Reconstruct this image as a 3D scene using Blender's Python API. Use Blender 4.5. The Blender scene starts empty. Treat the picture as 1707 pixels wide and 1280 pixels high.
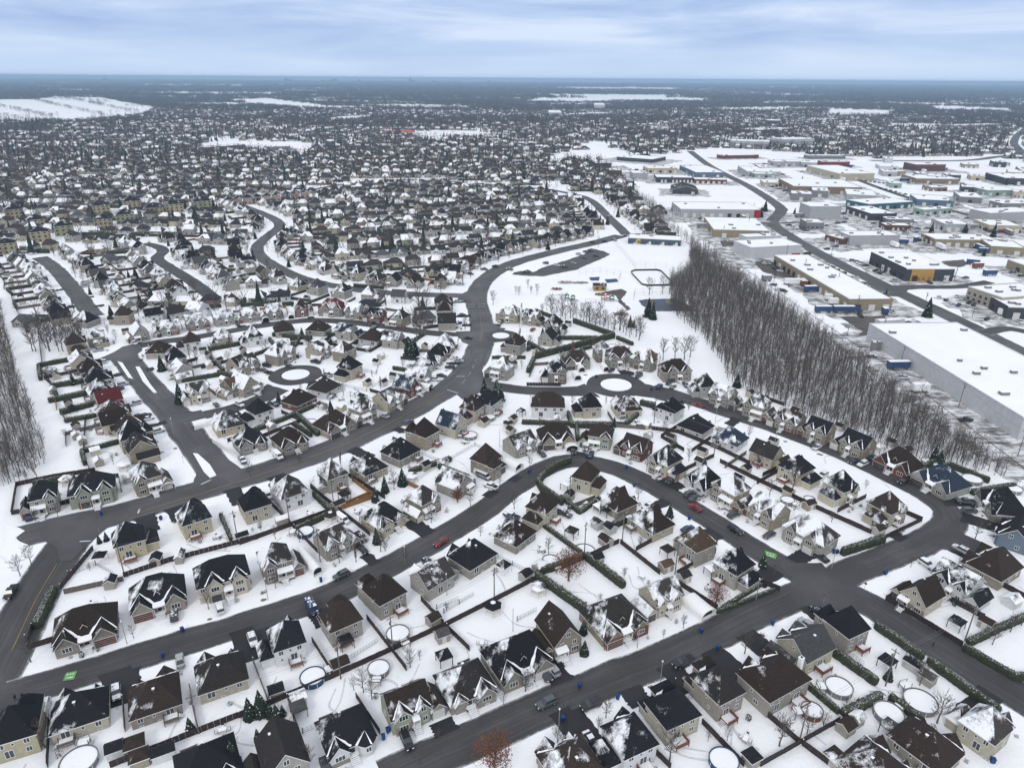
import bpy, math, random
import numpy as np
from mathutils import Matrix, Vector, noise as mnoise
random.seed(7)
sc = bpy.context.scene
COL = sc.collection
R = math.radians
# ---------------------------------------------------------------- camera
H = 120.0; F = 1170.0; PITCH = R(23.5); ROLL = R(0.40)
CR = Matrix.Rotation(math.pi/2-PITCH, 3, 'X') @ Matrix.Rotation(ROLL, 3, 'Z')
cam = bpy.data.objects.new('camera', bpy.data.cameras.new('camera')); COL.objects.link(cam)
cam.matrix_world = Matrix.Translation((0, 0, H)) @ CR.to_4x4()
cam.data.sensor_width = 36; cam.data.lens = F/1707*36
cam.data.clip_start = 1; cam.data.clip_end = 90000
sc.camera = cam
# ---------------------------------------------------------------- world, sun, exposure
sc.view_settings.view_transform = 'Standard'; sc.view_settings.look = 'None'
sc.view_settings.exposure = 0.38; sc.view_settings.gamma = 1
SUN_EL, SUN_AZ = R(38), R(200)          # azimuth clockwise from +Y
w = bpy.data.worlds.new("World"); sc.world = w; w.use_nodes = True
nt = w.node_tree; N = nt.nodes; L = nt.links; N.clear()
out = N.new('ShaderNodeOutputWorld')
sky = N.new('ShaderNodeTexSky'); sky.sky_type = 'NISHITA'; sky.sun_disc = False
sky.sun_elevation = SUN_EL; sky.sun_rotation = SUN_AZ; sky.altitude = 100
b1 = N.new('ShaderNodeBackground'); b1.inputs[1].default_value = 0.08
L.new(sky.outputs[0], b1.inputs[0])
tc = N.new('ShaderNodeTexCoord'); sep = N.new('ShaderNodeSeparateXYZ'); L.new(tc.outputs['Generated'], sep.inputs[0])
mp = N.new('ShaderNodeMapping'); mp.inputs['Scale'].default_value = (1.7, 1.7, 15)
L.new(tc.outputs['Generated'], mp.inputs[0])
nz = N.new('ShaderNodeTexNoise'); nz.inputs['Scale'].default_value = 1.9; nz.inputs['Detail'].default_value = 8; nz.inputs['Roughness'].default_value = .56
nz.inputs['Distortion'].default_value = .35
L.new(mp.outputs[0], nz.inputs[0])
cr = N.new('ShaderNodeValToRGB')                       # clouds low over the horizon
e = cr.color_ramp.elements
e[0].position = .36; e[0].color = (.290, .395, .640, 1)
e[1].position = .66; e[1].color = (.545, .635, .790, 1)
m_ = e.new(.50); m_.color = (.385, .495, .710, 1)
L.new(nz.outputs[0], cr.inputs[0])
hz = N.new('ShaderNodeMapRange'); hz.inputs[1].default_value = -.01; hz.inputs[2].default_value = .06
L.new(sep.outputs[2], hz.inputs[0])
mxh = N.new('ShaderNodeMixRGB'); mxh.inputs[1].default_value = (.475, .600, .780, 1)
L.new(hz.outputs[0], mxh.inputs[0]); L.new(cr.outputs[0], mxh.inputs[2])
up = N.new('ShaderNodeMapRange'); up.inputs[1].default_value = .13; up.inputs[2].default_value = .45
L.new(sep.outputs[2], up.inputs[0])
mxu = N.new('ShaderNodeMixRGB'); mxu.inputs[2].default_value = (.78, .80, .85, 1)   # the overcast deck overhead
L.new(up.outputs[0], mxu.inputs[0]); L.new(mxh.outputs[0], mxu.inputs[1])
b2 = N.new('ShaderNodeBackground'); b2.inputs[1].default_value = 1.0
L.new(mxu.outputs[0], b2.inputs[0])
ms = N.new('ShaderNodeMixShader'); ms.inputs[0].default_value = .93
L.new(b1.outputs[0], ms.inputs[1]); L.new(b2.outputs[0], ms.inputs[2]); L.new(ms.outputs[0], out.inputs[0])
ld = bpy.data.lights.new('sun', 'SUN'); ld.energy = 0.9; ld.angle = R(16); ld.color = (1, .95, .87)
sun = bpy.data.objects.new('sun', ld); COL.objects.link(sun)
sd = Vector((math.sin(SUN_AZ)*math.cos(SUN_EL), math.cos(SUN_AZ)*math.cos(SUN_EL), math.sin(SUN_EL)))
sun.rotation_euler = sd.to_track_quat('Z', 'Y').to_euler()
sc.cycles.max_bounces = 4; sc.cycles.diffuse_bounces = 2; sc.cycles.glossy_bounces = 2; sc.cycles.volume_bounces = 0
# ---------------------------------------------------------------- where a point of the photo lies on a level z
def P(px, py, z=0.0):
    d = CR @ Vector(((px-853.5)/F, -(py-640)/F, -1))
    t = (z-H)/d.z
    return Vector((d.x*t, d.y*t, z))
CRI = CR.transposed()
def proj(x, y, z=0.0):
    c = CRI @ Vector((x, y, z-H))
    return (853.5+F*c.x/-c.z, 640-F*c.y/-c.z)
def inpoly(x, y, poly):
    c = False; j = len(poly)-1
    for i in range(len(poly)):
        xi, yi = poly[i]; xj, yj = poly[j]
        if (yi > y) != (yj > y) and x < (xj-xi)*(y-yi)/(yj-yi)+xi: c = not c
        j = i
    return c
# ---------------------------------------------------------------- materials
def mat(name):
    m = bpy.data.materials.new(name); m.use_nodes = True
    b = m.node_tree.nodes['Principled BSDF']; b.inputs['Roughness'].default_value = .8
    b.inputs['Specular IOR Level'].default_value = .25
    return m, m.node_tree.nodes, m.node_tree.links, b
def nnoise(N, L, scale, detail=3, coord='Object', rough=.55):
    tc = N.new('ShaderNodeTexCoord'); n = N.new('ShaderNodeTexNoise')
    n.inputs['Scale'].default_value = scale; n.inputs['Detail'].default_value = detail; n.inputs['Roughness'].default_value = rough
    L.new(tc.outputs[coord], n.inputs[0]); return n
def ramp(N, L, src, stops):
    r = N.new('ShaderNodeValToRGB'); el = r.color_ramp.elements
    while len(el) < len(stops): el.new(.5)
    for k, (p, c) in enumerate(stops):
        el[k].position = p; el[k].color = (c[0], c[1], c[2], 1) if not isinstance(c, (int, float)) else (c, c, c, 1)
    L.new(src, r.inputs[0]); return r
def simple(name, c, rough=.8, var=.15, scale=1.5, spec=.25, metal=0):
    m, N, L, b = mat(name)
    n = nnoise(N, L, scale)
    r = ramp(N, L, n.outputs[0], [(.3, tuple(v*(1-var) for v in c)), (.7, tuple(min(1, v*(1+var)) for v in c))])
    L.new(r.outputs[0], b.inputs['Base Color']); b.inputs['Roughness'].default_value = rough
    b.inputs['Specular IOR Level'].default_value = spec; b.inputs['Metallic'].default_value = metal
    return m
M = {}
def snow_mat():
    m, N, L, b = mat('snow')
    n1 = nnoise(N, L, .05, 5); n2 = nnoise(N, L, .9, 4, rough=.6)
    r = ramp(N, L, n1.outputs[0], [(.3, (.80, .82, .855)), (.7, (.87, .885, .91))])
    L.new(r.outputs[0], b.inputs['Base Color']); b.inputs['Roughness'].default_value = .9
    bp = N.new('ShaderNodeBump'); bp.inputs['Strength'].default_value = .5; bp.inputs['Distance'].default_value = .35
    L.new(n2.outputs[0], bp.inputs['Height']); L.new(bp.outputs[0], b.inputs['Normal'])
    return m
M['snow'] = snow_mat()
M['trod'] = simple('trodden_snow', (.60, .61, .635), .9, .12, 1.2)
M['grass'] = simple('flattened_winter_grass', (.20, .165, .11), .95, .4, 1.5)
def ground_mat():                                       # snow lying over the grass, with trodden and thin patches
    m, N, L, b = mat('snowy_ground')
    n1 = nnoise(N, L, .02, 6); n2 = nnoise(N, L, .55, 6, rough=.62); n3 = nnoise(N, L, 5, 3)
    r = ramp(N, L, n1.outputs[0], [(.3, (.80, .82, .86)), (.7, (.88, .89, .91))])
    add = N.new('ShaderNodeMath'); add.operation = 'MULTIPLY_ADD'; add.inputs[1].default_value = .22
    L.new(n3.outputs[0], add.inputs[0]); L.new(n2.outputs[0], add.inputs[2])
    pr = ramp(N, L, add.outputs[0], [(.765, 0.0), (.88, .60)])
    mx = N.new('ShaderNodeMixRGB'); L.new(pr.outputs[0], mx.inputs[0]); L.new(r.outputs[0], mx.inputs[1])
    mx.inputs[2].default_value = (.30, .28, .24, 1)
    L.new(mx.outputs[0], b.inputs['Base Color']); b.inputs['Roughness'].default_value = .9
    bp = N.new('ShaderNodeBump'); bp.inputs['Strength'].default_value = .6; bp.inputs['Distance'].default_value = .4
    L.new(n2.outputs[0], bp.inputs['Height']); L.new(bp.outputs[0], b.inputs['Normal'])
    return m
M['ground'] = ground_mat()
def asphalt(name, c, patch=.25):
    m, N, L, b = mat(name)
    n1 = nnoise(N, L, .09, 5); n2 = nnoise(N, L, 2.2, 5, rough=.7)
    mxn = N.new('ShaderNodeMath'); mxn.operation = 'MULTIPLY_ADD'; mxn.inputs[1].default_value = .45
    L.new(n2.outputs[0], mxn.inputs[0]); L.new(n1.outputs[0], mxn.inputs[2])
    r = ramp(N, L, mxn.outputs[0], [(.5, tuple(v*(1-patch) for v in c)), (.95, tuple(v*(1+patch*1.3) for v in c))])
    v = N.new('ShaderNodeTexVoronoi'); v.feature = 'DISTANCE_TO_EDGE'; v.inputs['Scale'].default_value = .09
    tc = N.new('ShaderNodeTexCoord'); L.new(tc.outputs['Object'], v.inputs[0])
    ck = ramp(N, L, v.outputs[0], [(.0, .72), (.006, 1.0)])
    mu = N.new('ShaderNodeMixRGB'); mu.blend_type = 'MULTIPLY'; mu.inputs[0].default_value = .5
    L.new(r.outputs[0], mu.inputs[1]); L.new(ck.outputs[0], mu.inputs[2])
    L.new(mu.outputs[0], b.inputs['Base Color']); b.inputs['Roughness'].default_value = .75
    return m
def street_mat(name, c):
    m, N, L, b = mat(name)
    uv = N.new('ShaderNodeUVMap'); uv.uv_map = 'UVMap'; sp = N.new('ShaderNodeSeparateXYZ'); L.new(uv.outputs[0], sp.inputs[0])
    n1 = nnoise(N, L, .06, 5); n2 = nnoise(N, L, 1.6, 6, rough=.75); n3 = nnoise(N, L, .35, 5, rough=.7)
    mp_ = N.new('ShaderNodeMapping'); mp_.inputs['Scale'].default_value = (.35, 14, 1); L.new(uv.outputs[0], mp_.inputs[0])
    ln = N.new('ShaderNodeTexNoise'); ln.inputs['Scale'].default_value = 1.0; ln.inputs['Detail'].default_value = 3; L.new(mp_.outputs[0], ln.inputs[0])   # wheel tracks along the lane
    s1 = N.new('ShaderNodeMath'); s1.operation = 'ADD'; L.new(n1.outputs[0], s1.inputs[0]); L.new(ln.outputs[0], s1.inputs[1])
    s2 = N.new('ShaderNodeMath'); s2.operation = 'MULTIPLY_ADD'; s2.inputs[1].default_value = .5; L.new(n2.outputs[0], s2.inputs[0]); L.new(s1.outputs[0], s2.inputs[2])
    r = ramp(N, L, s2.outputs[0], [(.95, tuple(v*.72 for v in c)), (1.25, c), (1.55, tuple(v*1.6 for v in c))])
    rn = N.new('ShaderNodeMapRange'); rn.inputs[1].default_value = .9; rn.inputs[2].default_value = 1.6; L.new(s2.outputs[0], rn.inputs[0])
    r.color_ramp.elements[0].position = .1; r.color_ramp.elements[1].position = .5; r.color_ramp.elements[2].position = .95; L.new(rn.outputs[0], r.inputs[0])
    # slush thrown against the kerb: grey and ragged
    e1 = N.new('ShaderNodeMath'); e1.operation = 'SUBTRACT'; e1.inputs[1].default_value = .5; L.new(sp.outputs[1], e1.inputs[0])
    e2 = N.new('ShaderNodeMath'); e2.operation = 'ABSOLUTE'; L.new(e1.outputs[0], e2.inputs[0])
    e3 = N.new('ShaderNodeMath'); e3.operation = 'MULTIPLY_ADD'; e3.inputs[1].default_value = .16; L.new(n3.outputs[0], e3.inputs[0]); L.new(e2.outputs[0], e3.inputs[2])
    mk = N.new('ShaderNodeMapRange'); mk.inputs[1].default_value = .530; mk.inputs[2].default_value = .590; L.new(e3.outputs[0], mk.inputs[0])
    n4 = ramp(N, L, n2.outputs[0], [(.35, (.22, .22, .225)), (.6, (.62, .63, .65))])
    mx = N.new('ShaderNodeMixRGB'); L.new(mk.outputs[0], mx.inputs[0]); L.new(r.outputs[0], mx.inputs[1]); L.new(n4.outputs[0], mx.inputs[2])
    L.new(mx.outputs[0], b.inputs['Base Color']); b.inputs['Roughness'].default_value = .7
    return m
M['road'] = street_mat('asphalt', (.060, .059, .061))
M['roadlight'] = street_mat('salted_asphalt', (.082, .081, .085))
M['lot'] = asphalt('lot_asphalt', (.075, .075, .078))
M['drive'] = asphalt('driveway_asphalt', (.026, .026, .029))
M['gravel'] = asphalt('gravelly_asphalt', (.085, .078, .07))
def slush_mat():                                        # driven-over snow: grey tracks and bare patches
    m, N, L, b = mat('slushy_yard')
    n1 = nnoise(N, L, .13, 6, rough=.7)
    tc = N.new('ShaderNodeTexCoord'); mp_ = N.new('ShaderNodeMapping'); mp_.inputs['Scale'].default_value = (.25, 1.6, 1); mp_.inputs['Rotation'].default_value = (0, 0, .5); L.new(tc.outputs['Object'], mp_.inputs[0])
    n2 = N.new('ShaderNodeTexNoise'); n2.inputs['Scale'].default_value = .5; n2.inputs['Detail'].default_value = 5; n2.inputs['Distortion'].default_value = 1; L.new(mp_.outputs[0], n2.inputs[0])
    a = N.new('ShaderNodeMath'); a.operation = 'MULTIPLY_ADD'; a.inputs[1].default_value = .7; L.new(n2.outputs[0], a.inputs[0]); L.new(n1.outputs[0], a.inputs[2])
    r = ramp(N, L, a.outputs[0], [(.60, (.84, .86, .89)), (.78, (.62, .63, .65)), (.92, (.24, .235, .235)), (1.0, (.10, .10, .10))])
    L.new(r.outputs[0], b.inputs['Base Color']); b.inputs['Roughness'].default_value = .85
    return m
M['slush'] = slush_mat()
def roof_mat():
    m, N, L, b = mat('shingles')
    oi = N.new('ShaderNodeObjectInfo')
    tc = N.new('ShaderNodeTexCoord')
    of = N.new('ShaderNodeVectorMath'); of.operation = 'ADD'
    rs = N.new('ShaderNodeMath'); rs.operation = 'MULTIPLY'; rs.inputs[1].default_value = 97
    L.new(oi.outputs['Random'], rs.inputs[0]); L.new(tc.outputs['Object'], of.inputs[0]); L.new(rs.outputs[0], of.inputs[1])
    n = N.new('ShaderNodeTexNoise'); n.inputs['Scale'].default_value = .23; n.inputs['Detail'].default_value = 6; n.inputs['Roughness'].default_value = .62
    L.new(of.outputs[0], n.inputs[0])
    nf = N.new('ShaderNodeTexNoise'); nf.inputs['Scale'].default_value = 4; nf.inputs['Detail'].default_value = 4
    L.new(of.outputs[0], nf.inputs[0])
    mpz = N.new('ShaderNodeMapping'); mpz.inputs['Scale'].default_value = (.8, .8, 9); L.new(of.outputs[0], mpz.inputs[0])
    nb = N.new('ShaderNodeTexNoise'); nb.inputs['Scale'].default_value = 1.4; nb.inputs['Detail'].default_value = 3; L.new(mpz.outputs[0], nb.inputs[0])
    sh = ramp(N, L, nb.outputs[0], [(.3, .62), (.72, 1.45)])
    mu = N.new('ShaderNodeMixRGB'); mu.blend_type = 'MULTIPLY'; mu.inputs[0].default_value = 1
    L.new(oi.outputs['Color'], mu.inputs[1]); L.new(sh.outputs[0], mu.inputs[2])
    # wind packed snow on the slopes turned to the left and to the back
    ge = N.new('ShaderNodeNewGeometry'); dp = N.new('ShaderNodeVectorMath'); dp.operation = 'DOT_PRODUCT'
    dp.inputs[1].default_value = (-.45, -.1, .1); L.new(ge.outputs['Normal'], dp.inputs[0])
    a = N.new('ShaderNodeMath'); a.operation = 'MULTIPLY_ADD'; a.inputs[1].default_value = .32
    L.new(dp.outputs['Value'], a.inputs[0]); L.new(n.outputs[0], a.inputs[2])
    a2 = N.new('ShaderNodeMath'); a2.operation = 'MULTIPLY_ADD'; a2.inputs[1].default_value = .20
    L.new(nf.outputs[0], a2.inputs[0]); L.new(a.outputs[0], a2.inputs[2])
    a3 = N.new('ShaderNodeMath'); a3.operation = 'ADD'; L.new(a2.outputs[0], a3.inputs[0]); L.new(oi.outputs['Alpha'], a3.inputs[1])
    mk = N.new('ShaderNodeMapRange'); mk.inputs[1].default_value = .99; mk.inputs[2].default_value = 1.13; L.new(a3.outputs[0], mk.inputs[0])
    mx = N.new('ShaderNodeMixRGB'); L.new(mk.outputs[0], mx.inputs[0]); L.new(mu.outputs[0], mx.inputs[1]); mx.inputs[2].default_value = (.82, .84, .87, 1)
    L.new(mx.outputs[0], b.inputs['Base Color']); b.inputs['Roughness'].default_value = .9
    return m
M['roof'] = roof_mat()
def wall_mat():
    m, N, L, b = mat('siding')
    oi = N.new('ShaderNodeObjectInfo')
    tc = N.new('ShaderNodeTexCoord')
    n = N.new('ShaderNodeTexNoise'); n.inputs['Scale'].default_value = 1.1; n.inputs['Detail'].default_value = 5; L.new(tc.outputs['Object'], n.inputs[0])
    wv = N.new('ShaderNodeTexWave'); wv.wave_type = 'BANDS'; wv.bands_direction = 'Z'; wv.inputs['Scale'].default_value = 1.6; wv.inputs['Distortion'].default_value = 0
    L.new(tc.outputs['Object'], wv.inputs[0])
    r = ramp(N, L, n.outputs[0], [(.3, .88), (.7, 1.08)]); r2 = ramp(N, L, wv.outputs[0], [(0.0, .86), (.25, 1.0)])
    mu = N.new('ShaderNodeMixRGB'); mu.blend_type = 'MULTIPLY'; mu.inputs[0].default_value = 1
    mu2 = N.new('ShaderNodeMixRGB'); mu2.blend_type = 'MULTIPLY'; mu2.inputs[0].default_value = 1
    L.new(oi.outputs['Color'], mu.inputs[1]); L.new(r.outputs[0], mu.inputs[2]); L.new(mu.outputs[0], mu2.inputs[1]); L.new(r2.outputs[0], mu2.inputs[2])
    L.new(mu2.outputs[0], b.inputs['Base Color'])
    return m
M['wall'] = wall_mat()
def paint_mat():
    m, N, L, b = mat('car_paint')
    oi = N.new('ShaderNodeObjectInfo'); L.new(oi.outputs['Color'], b.inputs['Base Color'])
    ge = N.new('ShaderNodeNewGeometry'); sp = N.new('ShaderNodeSeparateXYZ'); L.new(ge.outputs['Normal'], sp.inputs[0])
    n = nnoise(N, L, 1.3, 4)
    a = N.new('ShaderNodeMath'); a.operation = 'MULTIPLY'; L.new(sp.outputs[2], a.inputs[0]); L.new(n.outputs[0], a.inputs[1])
    a3 = N.new('ShaderNodeMath'); a3.operation = 'ADD'; L.new(a.outputs[0], a3.inputs[0]); L.new(oi.outputs['Alpha'], a3.inputs[1])
    mk = N.new('ShaderNodeMapRange'); mk.inputs[1].default_value = 1.0; mk.inputs[2].default_value = 1.06; L.new(a3.outputs[0], mk.inputs[0])
    mx = N.new('ShaderNodeMixRGB'); L.new(mk.outputs[0], mx.inputs[0]); L.new(oi.outputs['Color'], mx.inputs[1]); mx.inputs[2].default_value = (.82, .84, .87, 1)
    L.new(mx.outputs[0], b.inputs['Base Color'])
    b.inputs['Roughness'].default_value = .3; b.inputs['Specular IOR Level'].default_value = .5
    return m
M['paint'] = paint_mat()
M['trim'] = simple('white_trim', (.72, .71, .69), .5, .05)
M['glass'] = simple('window_glass', (.035, .045, .055), .08, .3, 3, .6)
M['frame'] = simple('window_frame', (.75, .75, .74), .5, .04)
M['dark'] = simple('dark_paint', (.02, .02, .022), .5)
M['doorwhite'] = simple('painted_door', (.60, .60, .58), .5, .05)
M['doordark'] = simple('dark_door', (.035, .03, .03), .5)
M['doorbrown'] = simple('brown_door', (.10, .04, .03), .5)
M['stone'] = simple('stone_veneer', (.25, .23, .20), .9, .35, 5)
M['brick'] = simple('red_brick', (.17, .075, .055), .9, .3, 6)
M['concrete'] = simple('concrete', (.38, .37, .35), .9, .15, 3)
M['deck'] = simple('brown_stained_wood', (.16, .06, .035), .7, .3, 4)
M['greywood'] = simple('weathered_wood', (.13, .11, .10), .85, .3, 3)
M['fence'] = simple('dark_stained_boards', (.040, .030, .030), .8, .45, 2.5)
M['fencetan'] = simple('tan_boards', (.22, .12, .05), .8, .3, 2.5)
M['chain'] = simple('dark_wire', (.05, .05, .055), .6)
M['steel'] = simple('pool_wall_steel', (.19, .19, .20), .6, .15, 2)
M['blueliner'] = simple('blue_liner', (.02, .06, .14), .6, .1, 2)
M['fabric'] = simple('white_shelter_fabric', (.80, .81, .82), .7, .04, 2)
M['binblue'] = simple('blue_plastic', (.012, .045, .17), .5, .1)
M['tyre'] = simple('tyre_rubber', (.015, .015, .015), .9)
M['bark'] = simple('grey_bark', (.125, .112, .10), .9, .35, 3)
M['twig'] = simple('bare_twigs', (.100, .086, .077), .9, .3, .8)
M['twigred'] = simple('reddish_twigs', (.16, .085, .065), .9, .3, .8)
M['rustleaf'] = simple('rust_brown_leaves', (.17, .065, .03), .85, .45, 1.6)
M['needle'] = simple('conifer_needles', (.022, .034, .026), .9, .45, 1.5)
M['yellow'] = simple('yellow_line_paint', (.27, .20, .07), .8, .2, 1)
M['white'] = simple('white_line_paint', (.55, .55, .55), .8, .25, 1)
M['green'] = simple('green_road_paint', (.12, .33, .09), .8, .25, 1)
M['pole'] = simple('utility_pole_wood', (.15, .13, .12), .9, .2)
M['metalpole'] = simple('galvanised_pole', (.30, .30, .31), .5, .1)
M['lamp'] = simple('lamp_globe', (.75, .75, .73), .4, .03)
M['cloth'] = simple('dark_winter_clothes', (.03, .03, .04), .8, .2)
M['skin'] = simple('skin', (.45, .27, .2), .6, .05)
def hedge_mat():
    m, N, L, b = mat('cedar_hedge')
    n1 = nnoise(N, L, 2.2, 6, rough=.7); n2 = nnoise(N, L, .5, 3)
    r = ramp(N, L, n1.outputs[0], [(.32, (.014, .018, .011)), (.55, (.045, .052, .032)), (.75, (.085, .085, .06))])
    ge = N.new('ShaderNodeNewGeometry'); sp = N.new('ShaderNodeSeparateXYZ'); L.new(ge.outputs['Normal'], sp.inputs[0])
    n3 = nnoise(N, L, 3.6, 5, rough=.7)
    a = N.new('ShaderNodeMath'); a.operation = 'MULTIPLY_ADD'; a.inputs[1].default_value = .30
    L.new(sp.outputs[2], a.inputs[0]); L.new(n3.outputs[0], a.inputs[2])
    mk = N.new('ShaderNodeMapRange'); mk.inputs[1].default_value = .80; mk.inputs[2].default_value = .93; L.new(a.outputs[0], mk.inputs[0])
    mx = N.new('ShaderNodeMixRGB'); L.new(mk.outputs[0], mx.inputs[0]); L.new(r.outputs[0], mx.inputs[1]); mx.inputs[2].default_value = (.60, .62, .64, 1)
    L.new(mx.outputs[0], b.inputs['Base Color']); b.inputs['Roughness'].default_value = .95
    return m
M['hedge'] = hedge_mat()
def comm_wall(name, c, rib=True):
    m, N, L, b = mat(name)
    n = nnoise(N, L, .5, 4); r = ramp(N, L, n.outputs[0], [(.3, tuple(v*.9 for v in c)), (.7, tuple(min(1, v*1.08) for v in c))])
    L.new(r.outputs[0], b.inputs['Base Color']); b.inputs['Roughness'].default_value = .6
    return m
# ---------------------------------------------------------------- mesh helpers
class MB:
    def __init__(s): s.v = []; s.f = []; s.m = []; s.mats = []
    def mi(s, m):
        if m not in s.mats: s.mats.append(m)
        return s.mats.index(m)
    def face(s, pts, m):
        i = len(s.v); s.v.extend([tuple(p) for p in pts]); s.f.append(tuple(range(i, i+len(pts)))); s.m.append(s.mi(m))
    def faces(s, pts, fs, m):
        i = len(s.v); s.v.extend([tuple(p) for p in pts]); k = s.mi(m)
        for f in fs: s.f.append(tuple(i+q for q in f)); s.m.append(k)
    def box(s, x0, x1, y0, y1, z0, z1, m, bottom=True):
        p = [(x0,y0,z0),(x1,y0,z0),(x1,y1,z0),(x0,y1,z0),(x0,y0,z1),(x1,y0,z1),(x1,y1,z1),(x0,y1,z1)]
        fs = [(0,1,5,4),(1,2,6,5),(2,3,7,6),(3,0,4,7),(4,5,6,7)]
        if bottom: fs.append((3,2,1,0))
        s.faces(p, fs, m)
    def prism(s, poly, z0, z1, m, mtop=None):
        n = len(poly); p = [(x,y,z0) for x,y in poly]+[(x,y,z1) for x,y in poly]
        s.faces(p, [(k,(k+1)%n,n+(k+1)%n,n+k) for k in range(n)], m)
        s.faces([(x,y,z1) for x,y in poly], [tuple(range(n))], mtop or m)
    def cone(s, a, b, r0, r1, m, n=3):
        a = Vector(a); b = Vector(b); d = b-a
        if d.length < 1e-6: return
        d.normalize(); u = d.orthogonal().normalized(); v = d.cross(u)
        if r1 <= 0:
            p = [a+u*r0*math.cos(k*6.2832/n)+v*r0*math.sin(k*6.2832/n) for k in range(n)]+[b]
            s.faces(p, [(k,(k+1)%n,n) for k in range(n)], m)
        else:
            p = [a+u*r0*math.cos(k*6.2832/n)+v*r0*math.sin(k*6.2832/n) for k in range(n)]+[b+u*r1*math.cos(k*6.2832/n)+v*r1*math.sin(k*6.2832/n) for k in range(n)]
            s.faces(p, [(k,(k+1)%n,n+(k+1)%n,n+k) for k in range(n)]+[tuple(range(n,2*n))], m)
    def mesh(s, name, smooth=False):
        me = bpy.data.meshes.new(name); me.from_pydata(s.v, [], s.f)
        for m in s.mats: me.materials.append(M[m] if isinstance(m, str) else m)
        me.polygons.foreach_set('material_index', s.m)
        if smooth: me.polygons.foreach_set('use_smooth', [True]*len(s.f))
        me.update(); return me
    def build(s, name, parent=None, smooth=False, color=None):
        return ob(name, s.mesh(name, smooth), parent, color)
def ob(name, data, parent=None, color=None, loc=None, rz=0):
    o = bpy.data.objects.new(name, data); COL.objects.link(o)
    if parent: o.parent = parent
    if color: o.color = color
    if loc is not None: o.location = loc
    if rz: o.rotation_euler = (0, 0, rz)
    return o
def tag(o, label=None, cat=None, group=None, kind=None):
    if label: o['label'] = label
    if cat: o['category'] = cat
    if group: o['group'] = group
    if kind: o['kind'] = kind
    return o
def spline(pts, step=3.0):
    out = []
    P_ = [pts[0]*2-pts[1]]+pts+[pts[-1]*2-pts[-2]]
    for i in range(1, len(P_)-2):
        a, b, c, d = P_[i-1:i+3]; n = max(2, int((c-b).length/step))
        for k in range(n):
            t = k/n
            out.append(.5*((2*b)+(c-a)*t+(2*a-5*b+4*c-d)*t*t+(3*b-a-3*c+d)*t**3))
    out.append(pts[-1].copy()); return out
def ribbon(pts, wdt, z, jit=0.0, seed=0, off=0.0):
    rr = random.Random(seed); mb = []; n = len(pts)
    for i, p in enumerate(pts):
        t = (pts[min(i+1, n-1)]-pts[max(i-1, 0)]); t.z = 0; t.normalize(); q = Vector((-t.y, t.x, 0))
        j1 = mnoise.noise((i*.35, seed, 0))*jit*1.6+rr.uniform(-jit, jit)*.35; j2 = mnoise.noise((i*.35, seed+50, 0))*jit*1.6+rr.uniform(-jit, jit)*.35
        a = p+q*(wdt/2+off+j1); b = p-q*(wdt/2-off+j2)
        mb.append(((a.x, a.y, z), (b.x, b.y, z)))
    v = [x for ab in mb for x in ab]
    f = [(2*i, 2*i+1, 2*i+3, 2*i+2) for i in range(n-1)]
    return v, f
# ================================================================ THE SETTING
M['court'] = simple('court_paint', (.055, .062, .085), .5, .25, .2); M['courtorange'] = simple('court_orange', (.13, .075, .055), .6, .2); M['courtyellow'] = simple('court_yellow', (.15, .14, .09), .6, .2); M['courtblue'] = simple('court_blue', (.05, .08, .15), .5, .2)
def ground():
    mb = MB(); S = 22500
    mb.face([(-S,-400,0),(S,-400,0),(S,S,0),(-S,S,0)], 'ground')
    o = mb.build('ground'); tag(o, kind='structure')
ground()
ROADMASK = []
def road_uv(me, n, along):
    uv = me.uv_layers.new(name='UVMap')
    for l in me.loops: uv.data[l.index].uv = ((l.vertex_index//2)*.3, float(l.vertex_index % 2))
def flat_uv(me):
    uv = me.uv_layers.new(name='UVMap')
    for l in me.loops: uv.data[l.index].uv = (me.vertices[l.vertex_index].co.x*.1, .5)
STREETS = {}
def street(key, pts, width, desc, direc, jit=.35, z=None, m='road', draw=True):
    light = width > 9.7 or key.startswith('far')
    if light and key != 'A' and key != 'E': m = 'roadlight'
    p3 = spline([P(*q) for q in pts], 3.0)
    STREETS[key] = dict(p=p3, w=width, desc=desc, d=direc)
    if not draw: return
    zz = .02+.004*len(STREETS)
    v, f = ribbon(p3, width, zz, jit, len(STREETS))
    me = bpy.data.meshes.new('road'); me.from_pydata(v, [], f); me.materials.append(M[m])
    road_uv(me, len(p3), 1)
    tag(ob('road', me), kind='structure')
    ROADMASK.append((p3, width))
street('A', [(-90,1230),(-25,1150),(18,1070),(62,985),(100,925),(135,880)], 12.5, 'far left cross street', 'v')
street('B', [(28,897),(75,884),(150,868),(230,848),(340,815),(450,783),(560,745),(640,708),(700,676),(756,640),(790,602),(804,562),(800,525),(794,497),(808,467),(850,441),(920,421),(990,405),(1035,393)], 13.0, 'yellow-lined boulevard', 'h')
street('C', [(-60,1195),(10,1160),(120,1128),(250,1088),(400,1042),(520,1003),(600,968),(700,915),(790,862),(860,810),(905,782),(950,768),(1010,776),(1070,800),(1130,834),(1200,877),(1270,922),(1330,955),(1380,975)], 9.2, 'long middle street', 'h')
street('D', [(640,1300),(700,1272),(830,1214),(950,1160),(1080,1108),(1180,1062),(1270,1018),(1370,976)], 9.4, 'bottom street', 'h')
street('D2', [(1355,985),(1420,952),(1480,928),(1540,903),(1582,872),(1573,845),(1510,806),(1400,755),(1300,716),(1200,683),(1130,660),(1085,648)], 9.6, 'woodside street', 'h')
street('D3', [(975,650),(930,652),(870,650),(815,642),(775,632)], 8.5, 'short roundabout street', 'h')
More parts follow.
